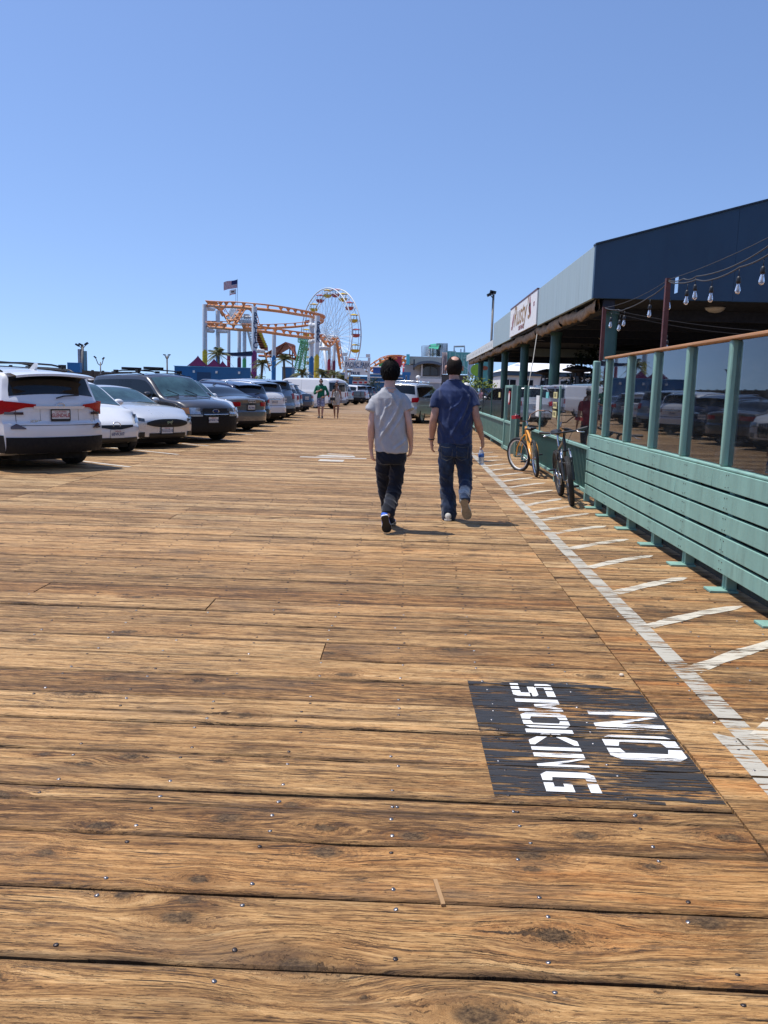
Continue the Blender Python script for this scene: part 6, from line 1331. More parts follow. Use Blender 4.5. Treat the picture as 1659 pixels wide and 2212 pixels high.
# ---- 8 white crossover, tail out
RX = [(-2.38, 1.0), (-2.35, 1.10), (-2.18, 1.28), (-1.92, 1.52), (-1.75, 1.59), (-1.2, 1.65), (-.4, 1.69), (.2, 1.66), (.5, 1.57), (1.25, 1.12), (1.6, 1.06), (2.1, .95), (2.34, .83), (2.38, .72)]
c = Car(4.77, 1.88, RX, [(-2.3, 1.10), (1.3, 1.02)], rnd_r=.34, xf=1.42, xr=-1.32, rw=.36)
t = place(c, 'white crossover with clear tail lamps and a black spoiler, tail towards the lane', False, (-5.6, 34.3), 'rr'); common(c, t, PW, (-1.9, 1.05), (.42, 1.18), (-2.24, -1.9), pillar=(-.1, -1.1), gaps=(.98, -.08))
lights(c, t, -1, .56, .88, .86, 1.03, pm('clear_red_lens', (.40, .28, .28), .12, .2, coat=1.), 'tail_lamp', .3); plate(c, t, -1, 0, .84, '6KHL219', PINK); badge(c, t, -1, .99, .06, .045); endpatch(c, t, -1, 'chrome_bar', CHR, -.35, .35, .92, .94, .02); endpatch(c, t, -1, 'lower_bumper', CLAD, -.78, .78, .28, .42, .014); spoiler(c, t, -1.84, PBK); endpatch(c, t, -1, 'hatch_gap', GAP, -.78, .78, .685, .70, .003)
# ---- 9 blue-grey SUV, tail out
HL = [(-2.40, 1.05), (-2.38, 1.15), (-2.25, 1.45), (-2.12, 1.63), (-1.95, 1.69), (-1.2, 1.73), (-.2, 1.75), (.4, 1.70), (.6, 1.62), (1.25, 1.18), (1.6, 1.12), (2.1, 1.02), (2.36, .88), (2.40, .76)]
def suv(label, col, contact, prof=HL, W=1.87, L=4.8, er=None, lamp=(.62, .88, .92, 1.15), pl='5TRM668', sprd=-2.02, **k):
    c = Car(L, W, prof, [(-2.4, 1.12), (1.3, 1.06)], rnd_r=.22, xf=1.45, xr=-1.38, rw=.36, er=er); t = place(c, label, False, contact, 'rr', **k)
    common(c, t, col, (-2.0, 1.05), (.5, 1.2), (-2.32, -2.12), pillar=(-.1, -1.15), gaps=(.98, -.08)); lights(c, t, -1, *lamp, LRED, 'tail_lamp', .2); plate(c, t, -1, 0, .86, pl, PINK); badge(c, t, -1, 1.05, .06, .045); endpatch(c, t, -1, 'lower_bumper', CLAD, -.8, .8, .30, .5, .014); spoiler(c, t, sprd, col)
    MB().tube([(-2.34, 0, 1.25), (-2.3, -.35, 1.3)], .012, 6).build('rear_wiper', BLACKP, t); return t
suv('blue-grey SUV with large dark rear window, tail towards the lane', PBG, (-5.72, 37.7)); suv('white SUV mostly hidden behind the blue-grey one', PW, (-5.85, 40.6), RX, 1.85, 4.7, lamp=(.58, .86, .84, 1.04), pl='4XJC905', sprd=-1.84)
suv('dark grey crossover at the far end of the near row, tail out', PGR, (-6.1, 44.0), RX, 1.82, 4.6, lamp=(.58, .84, .84, 1.04), pl='7EVA331', sprd=-1.84)
# ---- farther along the row
c = Car(4.8, 1.82, SAL, [(-2.4, .99), (1.3, .93)], tumble=.22, rnd_r=.30, xf=1.45, xr=-1.38, rw=.33, clear=.17); t = place(c, 'dark blue saloon parked just in front of the white van', False, (-6.3, 50.6), 'rr'); common(c, t, paint('dark_blue', (.022, .032, .065), .4), (-1.5, .95), (.32, 1.1), (-1.75, -.95), pillar=(-.1, -1.0))
lights(c, t, -1, .5, .86, .80, .92, LRED, 'tail_lamp', .2); plate(c, t, -1, 0, .80, '6ZRD417', PINK)
VP = [(-2.85, 1.7), (-2.83, 1.92), (-2.7, 2.03), (-2.4, 2.07), (1.1, 2.07), (1.5, 1.98), (2.05, 1.30), (2.3, 1.14), (2.65, 1.04), (2.82, .9), (2.85, .78)]
def van(label, contact, wheel, red, pr=VP, W=2.0, name='parked_van', **k):
    c = Car(5.7, W, pr, [(-2.8, 1.25), (1.9, 1.2)], tumble=.10, rnd_r=.10, xf=1.85, xr=-1.6, rw=.37, clear=.3, er=[(.2, -.05), (.4, 0), (.7, 0), (.74, -.03), (1.4, -.04), (2.2, -.12)], crown=.06); t = place(c, label, False, contact, wheel, name=name, cat='van')
    c.body(PW, t)
    for sg in (-1, 1):
        c.patch('cab_window', CGL, lambda X, z: c.Fside(X, z, sg), 1.0, 1.85, 1.28, lambda X: max(1.3, min(1.85, c.top(X)-.2)), t, 8, 4, .004)
        for X in (c.xf, c.xr): wheel_set(t, X, sg*(c.W/2-.14), c.rw, c.tw, sg, 8)
        endpatch(c, t, -1, 'rear_window', CGL, sg*.06, sg*.82, 1.18, 1.78, .006); endpatch(c, t, -1, 'tail_lamp', LRED, sg*.84, sg*.95, .80, 1.12, .012, 3); c.patch('side_gap', GAP, lambda X, z: c.Fside(X, z, sg), -.3, -.29, .4, 1.9, t, 1, 6, .002)
    F = lambda X, q: c.Ftop(X, q*.8); c.patch('windscreen', CGT, F, 1.5, 2.05, -1, 1, t, 8, 8, .005); endpatch(c, t, -1, 'rear_bumper', pm('grey_bumper', (.2, .2, .2), .5), -.95, .95, .40, .60, .05); endpatch(c, t, -1, 'door_gap', GAP, -.005, .005, .65, 1.85, .003, 2); endpatch(c, t, -1, 'high_brake_lamp', LRED, -.12, .12, 1.88, 1.93, .012, 4)
    plate(c, t, -1, -.4, .74, '8J42065', PINK); return t
van('white panel van seen side-on behind the walking couple', (-6.35, 58.0), 'rl', 1); van('second white van with open side step, beyond the first', (-5.75, 66.5), 'rr', 1); [o for o in COL.objects if o.get('label') == 'second white van with open side step, beyond the first'][0]['label'] = 'second, taller-looking white van just beyond the first'
# pickup
PK = [(-2.9, 1.12), (-2.88, 1.2), (-1.0, 1.22), (-.98, 1.75), (-.7, 1.86), (.4, 1.86), (.7, 1.76), (1.2, 1.25), (1.5, 1.2), (2.5, 1.12), (2.87, .98), (2.9, .85)]
c = Car(5.8, 2.0, PK, [(-2.8, 1.2), (1.9, 1.2)], tumble=.2, rnd_r=.08, xf=1.95, xr=-1.8, rw=.40, clear=.38, er=[(.2, 0), (.9, 0), (1.3, -.02)]); t = place(c, 'silver-grey pickup truck with a dark tailgate, tail towards the lane', False, (-4.75, 75.8), 'rr', name='parked_pickup', cat='pickup')
common(c, t, PGR, (-.85, 1.1), (.7, 1.2), None or (None, None), pillar=(.15,)); lights(c, t, -1, .80, .95, .80, 1.14, LRED, 'tail_lamp', .1); endpatch(c, t, -1, 'tailgate', PDG, -.76, .76, .72, 1.14, .01); endpatch(c, t, -1, 'rear_bumper', CLAD, -.9, .9, .44, .64, .06); plate(c, t, -1, 0, .56, '8K71530', PINK)
suv('champagne-silver SUV between the second van and the pickup', PCH, (-5.3, 71.0), RX, 1.85, 4.7, lamp=(.58, .86, .84, 1.04), pl='5GAD812', sprd=-1.84)
suv('white SUV beyond the pickup truck', PW, (-4.5, 81.5), HL, pl='6WLF204'); suv('dark SUV beyond the pickup, mostly hidden', PBK, (-4.2, 87), HL, pl='7CRT119'); suv('dark blue SUV farthest along the row', PNV, (-4.0, 93), RX, lamp=(.58, .86, .84, 1.04), pl='5MNB663', sprd=-1.84)
# silver SUV on the right-hand side, behind the two walkers
c = Car(4.75, 1.87, [(-2.37, 1.0), (-2.34, 1.12), (-2.22, 1.42), (-2.05, 1.64), (-1.9, 1.71), (-1.0, 1.76), (0, 1.76), (.4, 1.70), (.6, 1.62), (1.2, 1.2), (1.6, 1.12), (2.1, 1.0), (2.34, .86), (2.37, .75)], [(-2.3, 1.12), (1.3, 1.06)], rnd_r=.26, xf=1.42, xr=-1.43, rw=.37, clear=.26)
rz = R(70); f = V((math.cos(rz), math.sin(rz))); l = V((-f.y, f.x)); o_ = V((.5, 37.6))-f*c.xr+l*.78; t = thing('parked_car', 'silver SUV standing between the two walkers, beside the railing', 'car', (o_.x, o_.y, 0), rz)
PPS = paint('warm_silver', (.50, .50, .49), .45); common(c, t, PPS, (-1.95, 1.05), (.5, 1.2), (-2.28, -2.02), pillar=(-.1, -1.25), gaps=(.98, -.08)); lights(c, t, -1, .66, .90, lambda y: .90+.1*(y-.66), lambda y: 1.10+.1*(y-.66), LRED, 'tail_lamp', .3, .014); plate(c, t, -1, 0, .85, '5VGS271', PINK)
endpatch(c, t, -1, 'lower_bumper', CLAD, -.8, .8, .32, .42, .014); rails(c, t, -1.6, .2, CHR, (-1.2, -.1)); endpatch(c, t, -1, 'high_brake_lamp', LRED, -.1, .1, 1.2, 1.21, .01, 2)
# ================================================================== people
SKIN = NB('skin'); _n = SKIN.noise(SKIN.obj(), 14, 4); SKIN.set(col=SKIN.ramp(_n, [(.35, (.42, .22, .155)), (.65, (.55, .32, .235))]), rough=.5, sss=.0, spec=.35); SKIN = SKIN.m
SKIN2 = pm('tanned_skin', (.30, .15, .095), .5, var=.12, scale=14); SKIN3 = pm('light_skin', (.56, .34, .26), .5, var=.08, scale=14)
def cloth(name, c, var=.12, scale=5., weave=260., c2=None, rough=.9, fade=None):
    b = NB(name); o = b.obj(); n = b.noise(o, scale, 5, .6); lo = tuple(x*(1-var) for x in c); hi = c2 or tuple(min(1, x*(1+var)) for x in c)
    col = b.ramp(n, [(.38, lo), (.64, hi)])
    if fade: col = b.mix(b.mul(b.ramp(b.noise(b.scale(o, (1, 1, .5)), 4.5, 6, .75), [(.48, 0.), (.68, 1.)]), fade[1]), col, fade[0])
    b.set(col=col, rough=rough, sheen=.25, spec=.2); b.bump(b.add(b.noise(o, weave, 2), b.mul(b.noise(b.scale(o, (1, 1, .6)), 26, 4), 1.2)), .25, .004); return b.m
def ringloft(mb, secs, n=20, p=2.4):
    rows = []
    for c, rx, ry in secs:
        c = V(c); r = []
        for k in range(n):
            a = 2*math.pi*k/n; x, y = math.cos(a), math.sin(a); r.append(c+V((rx*math.copysign(abs(x)**(2/p), x), ry*math.copysign(abs(y)**(2/p), y), 0)))
        rows.append(r)
    mb.grid(rows, True); b0 = len(mb.v)-len(rows)*n; mb.f.append(tuple(b0+k for k in range(n))[::-1]); mb.mi.append(0); e = len(mb.v)-n; mb.f.append(tuple(e+k for k in range(n))); mb.mi.append(0)
def spline(P, sub=5):
    P = [V(p) for p in P]; Q = []
    for i in range(len(P)-1):
        p0, p1, p2, p3 = P[max(i-1, 0)], P[i], P[i+1], P[min(i+2, len(P)-1)]
        for k in range(sub): t = k/sub; Q.append(.5*((2*p1)+(p2-p0)*t+(2*p0-5*p1+4*p2-p3)*t*t+(3*p1-p0-3*p2+p3)*t**3))
    return Q+[P[-1]]
def limb(mb, pts, rad, n=16, sub=5):
    Q = spline(pts, sub); m = len(pts)-1; tab = [(i, r) for i, r in enumerate(rad)]; mb.tube(Q, [interp(tab, i/sub) for i in range(len(Q))], n)
def ball(mb, c, r, n=14, fn=None):
    c = V(c); rows = []
    for i in range(n+1):
        th = math.pi*i/n; row = []
        for k in range(2*n):
            a = math.pi*k/n; d = V((math.sin(th)*math.cos(a), math.sin(th)*math.sin(a), math.cos(th))); s_ = fn(d) if fn else 1; row.append(c+V((d.x*r[0]*s_, d.y*r[1]*s_, d.z*r[2]*s_)))
        rows.append(row)
    mb.grid(rows, True)
def fuse(mb, name, mat, par, vox, wr=None, sm=4):
    o = mb.build(name, mat, par); m = o.modifiers.new('r', 'REMESH'); m.mode = 'VOXEL'; m.voxel_size = vox
    s_ = o.modifiers.new('s', 'SMOOTH'); s_.factor = .5; s_.iterations = sm; bake(o)
    if wr:
        me = o.data; me.update()
        ns = [v.normal.copy() for v in me.vertices]
        for v, n_ in zip(me.vertices, ns): v.co = v.co+n_*wr(v.co)
        me.update()
    for p in o.data.polygons: p.use_smooth = True
    if not o.data.materials: o.data.materials.append(mat)
    return o
def folds(sx, sz, amp, seed, slant=0., hem=None):
    def f(p):
        ex = 0.
        if p.y < 0:
            for (ax, az, bx, bz, a_, w_) in (hem or ()):
                dx, dz = bx-ax, bz-az; L2 = dx*dx+dz*dz; t = max(0, min(1, ((p.x-ax)*dx+(p.z-az)*dz)/L2)); px, pz = ax+dx*t+.018*math.sin(t*5), az+dz*t; cr_ = ((p.x-px)*dz-(p.z-pz)*dx)/math.sqrt(L2)
                e_ = math.sin(math.pi*min(1, max(0, t*.96+.02)))**.5 if 0 < t < 1 else 0.
                ex += e_*a_*(math.exp(-(cr_/w_)**2)-.7*math.exp(-((cr_-1.9*w_)/(w_*1.3))**2)-.4*math.exp(-((cr_+1.9*w_)/(w_*1.3))**2))
        return ex+f0(p)
    def f0(p):
        q = V((p.x*sx+p.z*slant, p.y*sx, p.z*sz+p.x*slant)); q2 = q+V((seed, 0, seed))
        a = 1-2*abs(mnoise.noise(q2)); b_ = 1-2*abs(mnoise.noise(q2*2.3+V((3, 1, 7))))
        return amp*(.75*a*abs(a)+.35*b_-.45)
    return f
def hand(mb, wrist, d, palm_n, side, curl=.35, s=1., grip=False):
    """wrist point, d = direction towards the fingers, palm_n = way the palm faces, side = +1 when the thumb lies along cross(d, palm_n)"""
    d = V(d).normalized(); pn = V(palm_n); pn = (pn-d*pn.dot(d)).normalized(); t = d.cross(pn)*side; w_ = V(wrist)
    rows = []
    for q, wd, th in ((-.02, .026, .02), (.0, .028, .019), (.03, .038, .016), (.065, .042, .014), (.088, .040, .011)):
        rows.append([w_+d*q*s+t*wd*s*math.cos(2*math.pi*k/14)+pn*th*s*math.sin(2*math.pi*k/14) for k in range(14)])
    mb.grid(rows, True); b0 = len(mb.v)-14*5; mb.f.append(tuple(b0+k for k in range(14))[::-1]); mb.mi.append(0); e = len(mb.v)-14; mb.f.append(tuple(e+k for k in range(14))); mb.mi.append(0)
    for i, (off, L) in enumerate(((.032, .070), (.0105, .078), (-.011, .073), (-.031, .058))):
        p = w_+d*.078*s+t*off*s; pts = [p-d*.015*s]; a = .12; segs = (.46, .30, .24); dd = d.copy()
        cc = curl*(1+.18*i)*(2.6 if grip and i < 3 else 1)
        for sg_ in segs: dd = (d*math.cos(a)+pn*math.sin(a)).normalized(); pts.append(pts[-1]+(dd*L*sg_*s+(d*.015*s if sg_ == .46 else V()))); a += cc
        mb.tube(pts, [.0095*s, .0092*s, .0085*s, .0065*s], 8)
    p = w_+d*.018*s+t*.024*s; td = (d*.62+t*.62+pn*.35).normalized(); pts = [p, p+td*.034*s]; td2 = (d*.85+t*.15+pn*(.45 if not grip else .9)).normalized(); pts += [pts[-1]+td2*.030*s, pts[-1]+td2*.052*s]; mb.tube(pts, [.014*s, .0115*s, .0095*s, .007*s], 8)
def shoe(par, heel, toe, mats, s=1., up=(0, 0, 1), name='shoe'):
    """heel and toe are the ends of the sole; up is the way the foot's top faces"""
    heel, toe = V(heel), V(toe); d = (toe-heel); L = d.length; d.normalize(); u = V(up); u = (u-d*u.dot(d)).normalized(); sd_ = d.cross(u)
    def sec(q, wd, h0, h1, n=14): return [heel+d*L*q+sd_*wd*math.cos(2*math.pi*k/n)+u*((h0+h1)/2+(h1-h0)/2*math.sin(2*math.pi*k/n)) for k in range(n)]
    g = MB(); rows = [sec(q, wd*s, .018*s, h*s) for q, wd, h in ((-.0, .012, .06), (.03, .03, .085), (.15, .038, .10), (.35, .037, .095), (.5, .04, .075), (.68, .046, .058), (.85, .042, .045), (.96, .026, .036), (1.0, .01, .026))]; g.grid(rows, True).add(rows[0], [tuple(range(14))]); g.add(rows[-1], [tuple(range(14))])
    o = g.build(name, mats[0], par, True)
    out = [(0, .012), (.02, .028), (.12, .037), (.3, .033), (.45, .034), (.65, .047), (.82, .046), (.95, .032), (1.0, .012)]; poly = [(q*L, w_*s) for q, w_ in out]+[(q*L, -w_*s) for q, w_ in out[::-1]]
    MB().prism(poly, .010*s, .026*s, lambda a, b_, w_: heel+d*a+sd_*b_*1.04+u*w_).build('midsole', mats[1], o); MB().prism(poly, 0., .0098*s, lambda a, b_, w_: heel+d*a+sd_*b_+u*w_).build('sole', mats[2], o)
    return o
def face(mb, hc, r, fwd=1):
    y = fwd
    ball(mb, V(hc)+V((0, y*r[1]*.98, -.012)), (.013, .018, .020), 8); ball(mb, V(hc)+V((0, y*r[1]*.86, -.052)), (.022, .014, .011), 8); ball(mb, V(hc)+V((0, y*r[1]*.72, -.085)), (.026, .022, .018), 8)
    for s_ in (-1, 1): ball(mb, V(hc)+V((s_*.030, y*r[1]*.82, .012)), (.014, .012, .011), 8); ball(mb, V(hc)+V((s_*(r[0]+.009), -.006, -.012)), (.012, .020, .033), 8)
def person(name, label, loc, rz, J, look, vox=.006, group=None):
    t = thing(name, label, 'person', loc, rz, group); g = MB(); hc = V(J['head']); hr = look.get('hr', (.077, .098, .118))
    ball(g, hc, hr, 16, lambda d: 1-.10*max(0, -d.z)*(1 if d.y < .2 else .3)); face(g, hc, hr); limb(g, [hc+V((0, -.01, -.02)), hc+V((0, -.022, -.10)), J['neck'], V(J['neck'])+V((0, -.01, -.07))], [.055, .056, .06, .075])
    secs = [(V(c)-V((0, 0, .012)), rx*.90, ry*.88) for c, rx, ry in J['torso']]; ringloft(g, secs)
    A = look['arm']
    for s_ in ('l', 'r'):
        sh, el, wr_ = V(J['sh'+s_]), V(J['el'+s_]), V(J['wr'+s_]); limb(g, [sh*.94+V((0, 0, sh.z*.06-.012)), sh.lerp(el, .5), el, el.lerp(wr_, .35), el.lerp(wr_, .7), wr_], [A*.98, A*1.02, A*.86, A*.95, A*.72, A*.56])
        hand(g, wr_, J['hd'+s_], J['pn'+s_], -1 if s_ == 'l' else 1, J.get('curl'+s_, .35), look.get('hs', 1.), J.get('grip'+s_, False))
        hp, kn, an = V(J['hp'+s_]), V(J['kn'+s_]), V(J['an'+s_]); Lr = look['leg']; limb(g, [hp, hp.lerp(kn, .5), kn, kn.lerp(an, .35), kn.lerp(an, .75), an], [Lr*1.15, Lr*.95, Lr*.68, Lr*.72, Lr*.5, Lr*.43])
        if look.get('barefeet'): an2 = V(J['to'+s_]); limb(g, [an, V(J['he'+s_])+V((0, 0, .04)), an2+V((0, 0, .02))], [Lr*.45, .035, .022])
    fuse(g, 'body', look['skin'], t, vox)
    return t
# ---- the man in the navy T-shirt
O = V((0.571, 9.500, -0.002)); O.z = 0; q = lambda p: V(p)-O
J = dict(head=q((0.493, 9.500, 1.727))+V((0, .03, 0)), neck=q((0.498, 9.500, 1.590)), torso=[(q((0.544, 9.500, 0.751)), .165, .115), (q((0.539, 9.500, 0.864)), .182, .125), (q((0.529, 9.500, 1.049)), .172, .12), (q((0.518, 9.520, 1.263)), .188, .128), (q((0.508, 9.520, 1.426)), .19, .12), (q((0.502, 9.510, 1.507)), .165, .09), (q((0.499, 9.500, 1.563)), .085, .065)],
    shl=q((0.339, 9.500, 1.442)), ell=q((0.284, 9.450, 1.162)), wrl=q((0.270, 9.580, 0.898)), hdl=(.10, .25, -1), pnl=(.9, .2, .1), curll=.42, shr=q((0.676, 9.500, 1.461)), elr=q((0.762, 9.460, 1.170)), wrr=q((0.846, 9.600, 0.935)), hdr=(.15, .35, -1), pnr=(-.8, .4, 0), curlr=.5, gripr=True,
    hpl=q((0.461, 9.500, 0.800)), knl=q((0.466, 9.620, 0.413)), anl=q((0.495, 9.560, 0.050)), hpr=q((0.626, 9.500, 0.805)), knr=q((0.665, 9.480, 0.455)), anr=q((0.658, 9.170, 0.276)))
man = person('person', 'balding man in a navy T-shirt and blue jeans, holding a water bottle', O, 0, J, dict(skin=SKIN, arm=.047, leg=.078, hr=(.086, .103, .118)))
NAVYT = cloth('navy_cotton', (.020, .036, .098), .18, 4, c2=(.034, .054, .138)); DENIM = cloth('blue_denim', (.014, .026, .058), .2, 6, 380, fade=((.05, .10, .20), .6))
g = MB(); ringloft(g, [(q((0.536, 9.500, 0.883)), .196, .145), (q((0.533, 9.500, 0.936)), .197, .145), (q((0.528, 9.500, 1.080)), .192, .14), (q((0.518, 9.510, 1.264)), .205, .145), (q((0.508, 9.510, 1.406)), .208, .14), (q((0.503, 9.500, 1.472)), .190, .115), (q((0.501, 9.500, 1.519)), .150, .09), (q((0.499, 9.500, 1.560)), .100, .075), (q((0.498, 9.500, 1.586)), .074, .068)], 28)
limb(g, [q((0.410, 9.500, 1.474)), q((0.350, 9.500, 1.444)), q((0.311, 9.485, 1.370)), q((0.290, 9.465, 1.272))], [.055, .062, .062, .064]); limb(g, [q((0.598, 9.500, 1.485)), q((0.663, 9.500, 1.461)), q((0.709, 9.490, 1.386)), q((0.739, 9.470, 1.296))], [.055, .062, .062, .064])
fuse(g, 't_shirt', NAVYT, man, .0075, folds(6, 3.0, .020, 2.2, 2.6, [(.09, 1.43, -.08, .95, .016, .018), (.13, 1.40, .06, 1.05, .010, .014), (-.13, 1.42, -.10, 1.12, .010, .015), (.02, 1.40, -.14, 1.22, .009, .014), (.14, 1.06, .02, .92, .009, .014)]))
MB().torus(q((0.498, 9.495, 1.580)), (0, .12, 1), .071, .007, 30, 6).build('neckband', NAVYT, man, True)
g = MB(); ringloft(g, [(q((0.544, 9.500, 0.741)), .176, .128), (q((0.542, 9.500, 0.803)), .190, .138), (q((0.537, 9.500, 0.864)), .187, .135), (q((0.534, 9.500, 0.911)), .178, .128)], 28)
limb(g, [q((0.451, 9.500, 0.800)), q((0.449, 9.530, 0.663)), q((0.463, 9.610, 0.414)), q((0.488, 9.600, 0.235)), q((0.496, 9.550, 0.094)), q((0.500, 9.540, 0.000))], [.098, .094, .078, .088, .090, .074])
limb(g, [q((0.628, 9.500, 0.805)), q((0.642, 9.500, 0.671)), q((0.669, 9.480, 0.487)), q((0.659, 9.340, 0.378)), q((0.648, 9.200, 0.303)), q((0.647, 9.170, 0.276))], [.100, .095, .078, .072, .066, .060])
fuse(g, 'jeans', DENIM, man, .0075, folds(7, 8, .016, 5.5, 3))
ST = pm('jeans_stitching', (.10, .10, .09), .8); 
for xa in (985, 1165): 
    a = {985: q((0.372, 9.365, 0.853)), 1165: q((0.544, 9.360, 0.859))}[xa]; MB().tube([a, a+V((.065, -.004, -.012)), a+V((.13, .002, 0)), a+V((.125, .0, -.13)), a+V((.065, -.01, -.155)), a+V((.01, .0, -.13)), a], .0022, 4).build('pocket_seam', ST, man)
MSH = (pm('shoe_canvas', (.55, .53, .48), .8), pm('shoe_white_rubber', (.68, .66, .6), .6), pm('tan_rubber_sole', (.27, .235, .18), .7, var=.25, scale=30))
shoe(man, q((0.484, 9.430, 0.006))*1, q((0.498, 9.700, -0.036)), MSH, 1.05); hl = q((0.627, 9.140, 0.295)); to = q((0.701, 9.300, 0.054)); to.z = max(to.z, .012); shoe(man, hl, to, MSH, 1.12, up=(0, 1, .3))
def hairmesh(name, par, hc, hr, fn, mat, n=40, amp=.004, seed=0):
    g = MB(); ball(g, hc, hr, n, lambda d: fn(d)+amp/.1*(1-smooth((d.z-.9)/.09))*(mnoise.noise(V((d.x*22, d.y*22, d.z*5+seed)))*.6+mnoise.noise(V((d.x*50, d.y*50, d.z*9+seed)))*.4)); return g.build(name, mat, par, True)
HBR = pm('dark_brown_hair', (.012, .008, .006), .75, var=.5, scale=60, spec=.15, bump=.6, bscale=160, stretch=(1, 1, .3)); HBK = pm('black_hair', (.003, .0026, .003), .75, var=.4, scale=50, spec=.12, bump=.25, bscale=130, stretch=(1, 1, .25))
def mh(d):      # short at the sides and back, thin on the crown
    bald = smooth((d.normalized().dot(V((.03, -.36, .93)).normalized())-.80)/.10); low = smooth((-.62-d.z)/.15); front = smooth((d.y-.55)/.2)
    ear = smooth((abs(d.x)-.86)/.06)*smooth((.25-d.z)/.1)*smooth((d.y+.35)/.15)
    return 1.055-.10*max(bald*.93, low, front, ear)
hairmesh('hair', man, J['head'], (.0875, .1045, .1195), mh, HBR, 48, .0018)
MB().torus(V(J['wrl'])+V((0, -.01, .025)), (.1, .2, -1), .030, .008, 22, 6).build('watch_strap', BLACKP, man, True)
# the bottle he carries
Bt = q((0.850, 9.640, 0.831)); bw_ = O+Bt; bt = thing('water_bottle', 'clear plastic water bottle with a blue label, hanging from the man\'s right hand', 'bottle', (bw_.x, bw_.y, bw_.z-.19)); bt.rotation_euler = (R(4), R(-3), 0)
PB = NB('frosted_water_plastic'); PB.set(col=(.75, .82, .88), rough=.18, trans=.55, ior=1.33); PB = PB.m
MB().lathe([(.026, 0), (.031, .006), (.032, .03), (.030, .04), (.032, .05), (.032, .085), (.0325, .12), (.030, .135), (.022, .16), (.013, .178), (.0125, .19)], n=24).build('bottle_body', PB, bt, True); MB().lathe([(.0335, .09), (.034, .092), (.034, .124), (.0335, .126)], n=24).build('label_band', pm('blue_label_print', (.04, .16, .5), .4, var=.6, scale=40), bt, True); MB().lathe([(.0145, .185), (.0145, .2), (.002, .201)], n=16).build('cap', WHITEP, bt, True)
# ---- the boy in the grey T-shirt
O2 = V((-0.147, 8.750, 0.053)); O2.z = 0; q = lambda p: V(p)-O2
J = dict(head=q((-0.200, 8.750, 1.640))+V((0, .03, 0)), neck=q((-0.201, 8.750, 1.495)), torso=[(q((-0.167, 8.750, 0.730)), .140, .10), (q((-0.169, 8.750, 0.816)), .152, .105), (q((-0.180, 8.750, 1.016)), .145, .10), (q((-0.193, 8.760, 1.204)), .155, .105), (q((-0.201, 8.760, 1.336)), .16, .10), (q((-0.201, 8.750, 1.411)), .14, .08), (q((-0.200, 8.750, 1.467)), .07, .055)],
    shl=q((-0.339, 8.750, 1.351)), ell=q((-0.381, 8.700, 1.093)), wrl=q((-0.378, 8.770, 0.842)), hdl=(.14, .12, -1), pnl=(.85, .35, .1), curll=.5, shr=q((-0.050, 8.750, 1.368)), elr=q((0.012, 8.700, 1.118)), wrr=q((0.039, 8.800, 0.886)), hdr=(-.08, .3, -1), pnr=(-.8, .4, .0), curlr=.55,
    hpl=q((-0.230, 8.750, 0.767)), knl=q((-0.230, 8.900, 0.442)), anl=q((-0.191, 9.070, 0.111)), hpr=q((-0.106, 8.750, 0.770)), knr=q((-0.115, 8.750, 0.443)), anr=q((-0.183, 8.490, 0.189)))
boy = person('person', 'slim black-haired boy in a light grey T-shirt and dark trousers', O2, 0, J, dict(skin=SKIN3, arm=.038, leg=.066, hr=(.078, .094, .105), hs=.95))
GRT = cloth('grey_marl_cotton', (.36, .365, .385), .06, 3, c2=(.44, .445, .46)); BLKT = cloth('black_blue_denim', (.006, .008, .015), .3, 6, 380, fade=((.011, .014, .024), .5))
g = MB(); ringloft(g, [(q((-0.167, 8.750, 0.818)), .168, .128), (q((-0.170, 8.750, 0.873)), .170, .128), (q((-0.182, 8.750, 1.016)), .168, .122), (q((-0.195, 8.760, 1.204)), .172, .125), (q((-0.202, 8.760, 1.322)), .176, .12), (q((-0.202, 8.750, 1.374)), .165, .105), (q((-0.201, 8.750, 1.420)), .130, .082), (q((-0.200, 8.750, 1.453)), .088, .066), (q((-0.201, 8.750, 1.475)), .064, .060)], 28)
limb(g, [q((-0.285, 8.750, 1.381)), q((-0.330, 8.750, 1.356)), q((-0.365, 8.735, 1.294)), q((-0.389, 8.720, 1.234))], [.045, .052, .056, .060]); limb(g, [q((-0.113, 8.750, 1.390)), q((-0.062, 8.750, 1.370)), q((-0.018, 8.735, 1.309)), q((0.012, 8.720, 1.254))], [.045, .052, .056, .060])
fuse(g, 't_shirt', GRT, boy, .0075, folds(5.5, 2.4, .020, 8.1, 3.0, [(.06, 1.38, -.13, .93, .016, .018), (.11, 1.34, -.02, .98, .012, .014), (-.10, 1.36, -.12, 1.08, .011, .014), (-.03, 1.36, -.08, 1.25, .009, .012), (.14, 1.0, .02, .84, .009, .014)]))
MB().torus(q((-0.200, 8.747, 1.469)), (0, .12, 1), .064, .006, 30, 6).build('neckband', GRT, boy, True)
g = MB(); ringloft(g, [(q((-0.166, 8.750, 0.702)), .142, .115), (q((-0.166, 8.750, 0.759)), .160, .122), (q((-0.166, 8.750, 0.816)), .160, .12), (q((-0.167, 8.750, 0.850)), .150, .115)], 28)
limb(g, [q((-0.237, 8.750, 0.757)), q((-0.247, 8.800, 0.627)), q((-0.237, 8.890, 0.443)), q((-0.213, 8.970, 0.275)), q((-0.188, 9.050, 0.104)), q((-0.166, 9.070, 0.026))], [.084, .080, .066, .064, .064, .062])
limb(g, [q((-0.101, 8.750, 0.761)), q((-0.102, 8.750, 0.636)), q((-0.114, 8.750, 0.463)), q((-0.146, 8.650, 0.329)), q((-0.170, 8.550, 0.237)), q((-0.179, 8.510, 0.195))], [.084, .082, .074, .074, .072, .058])
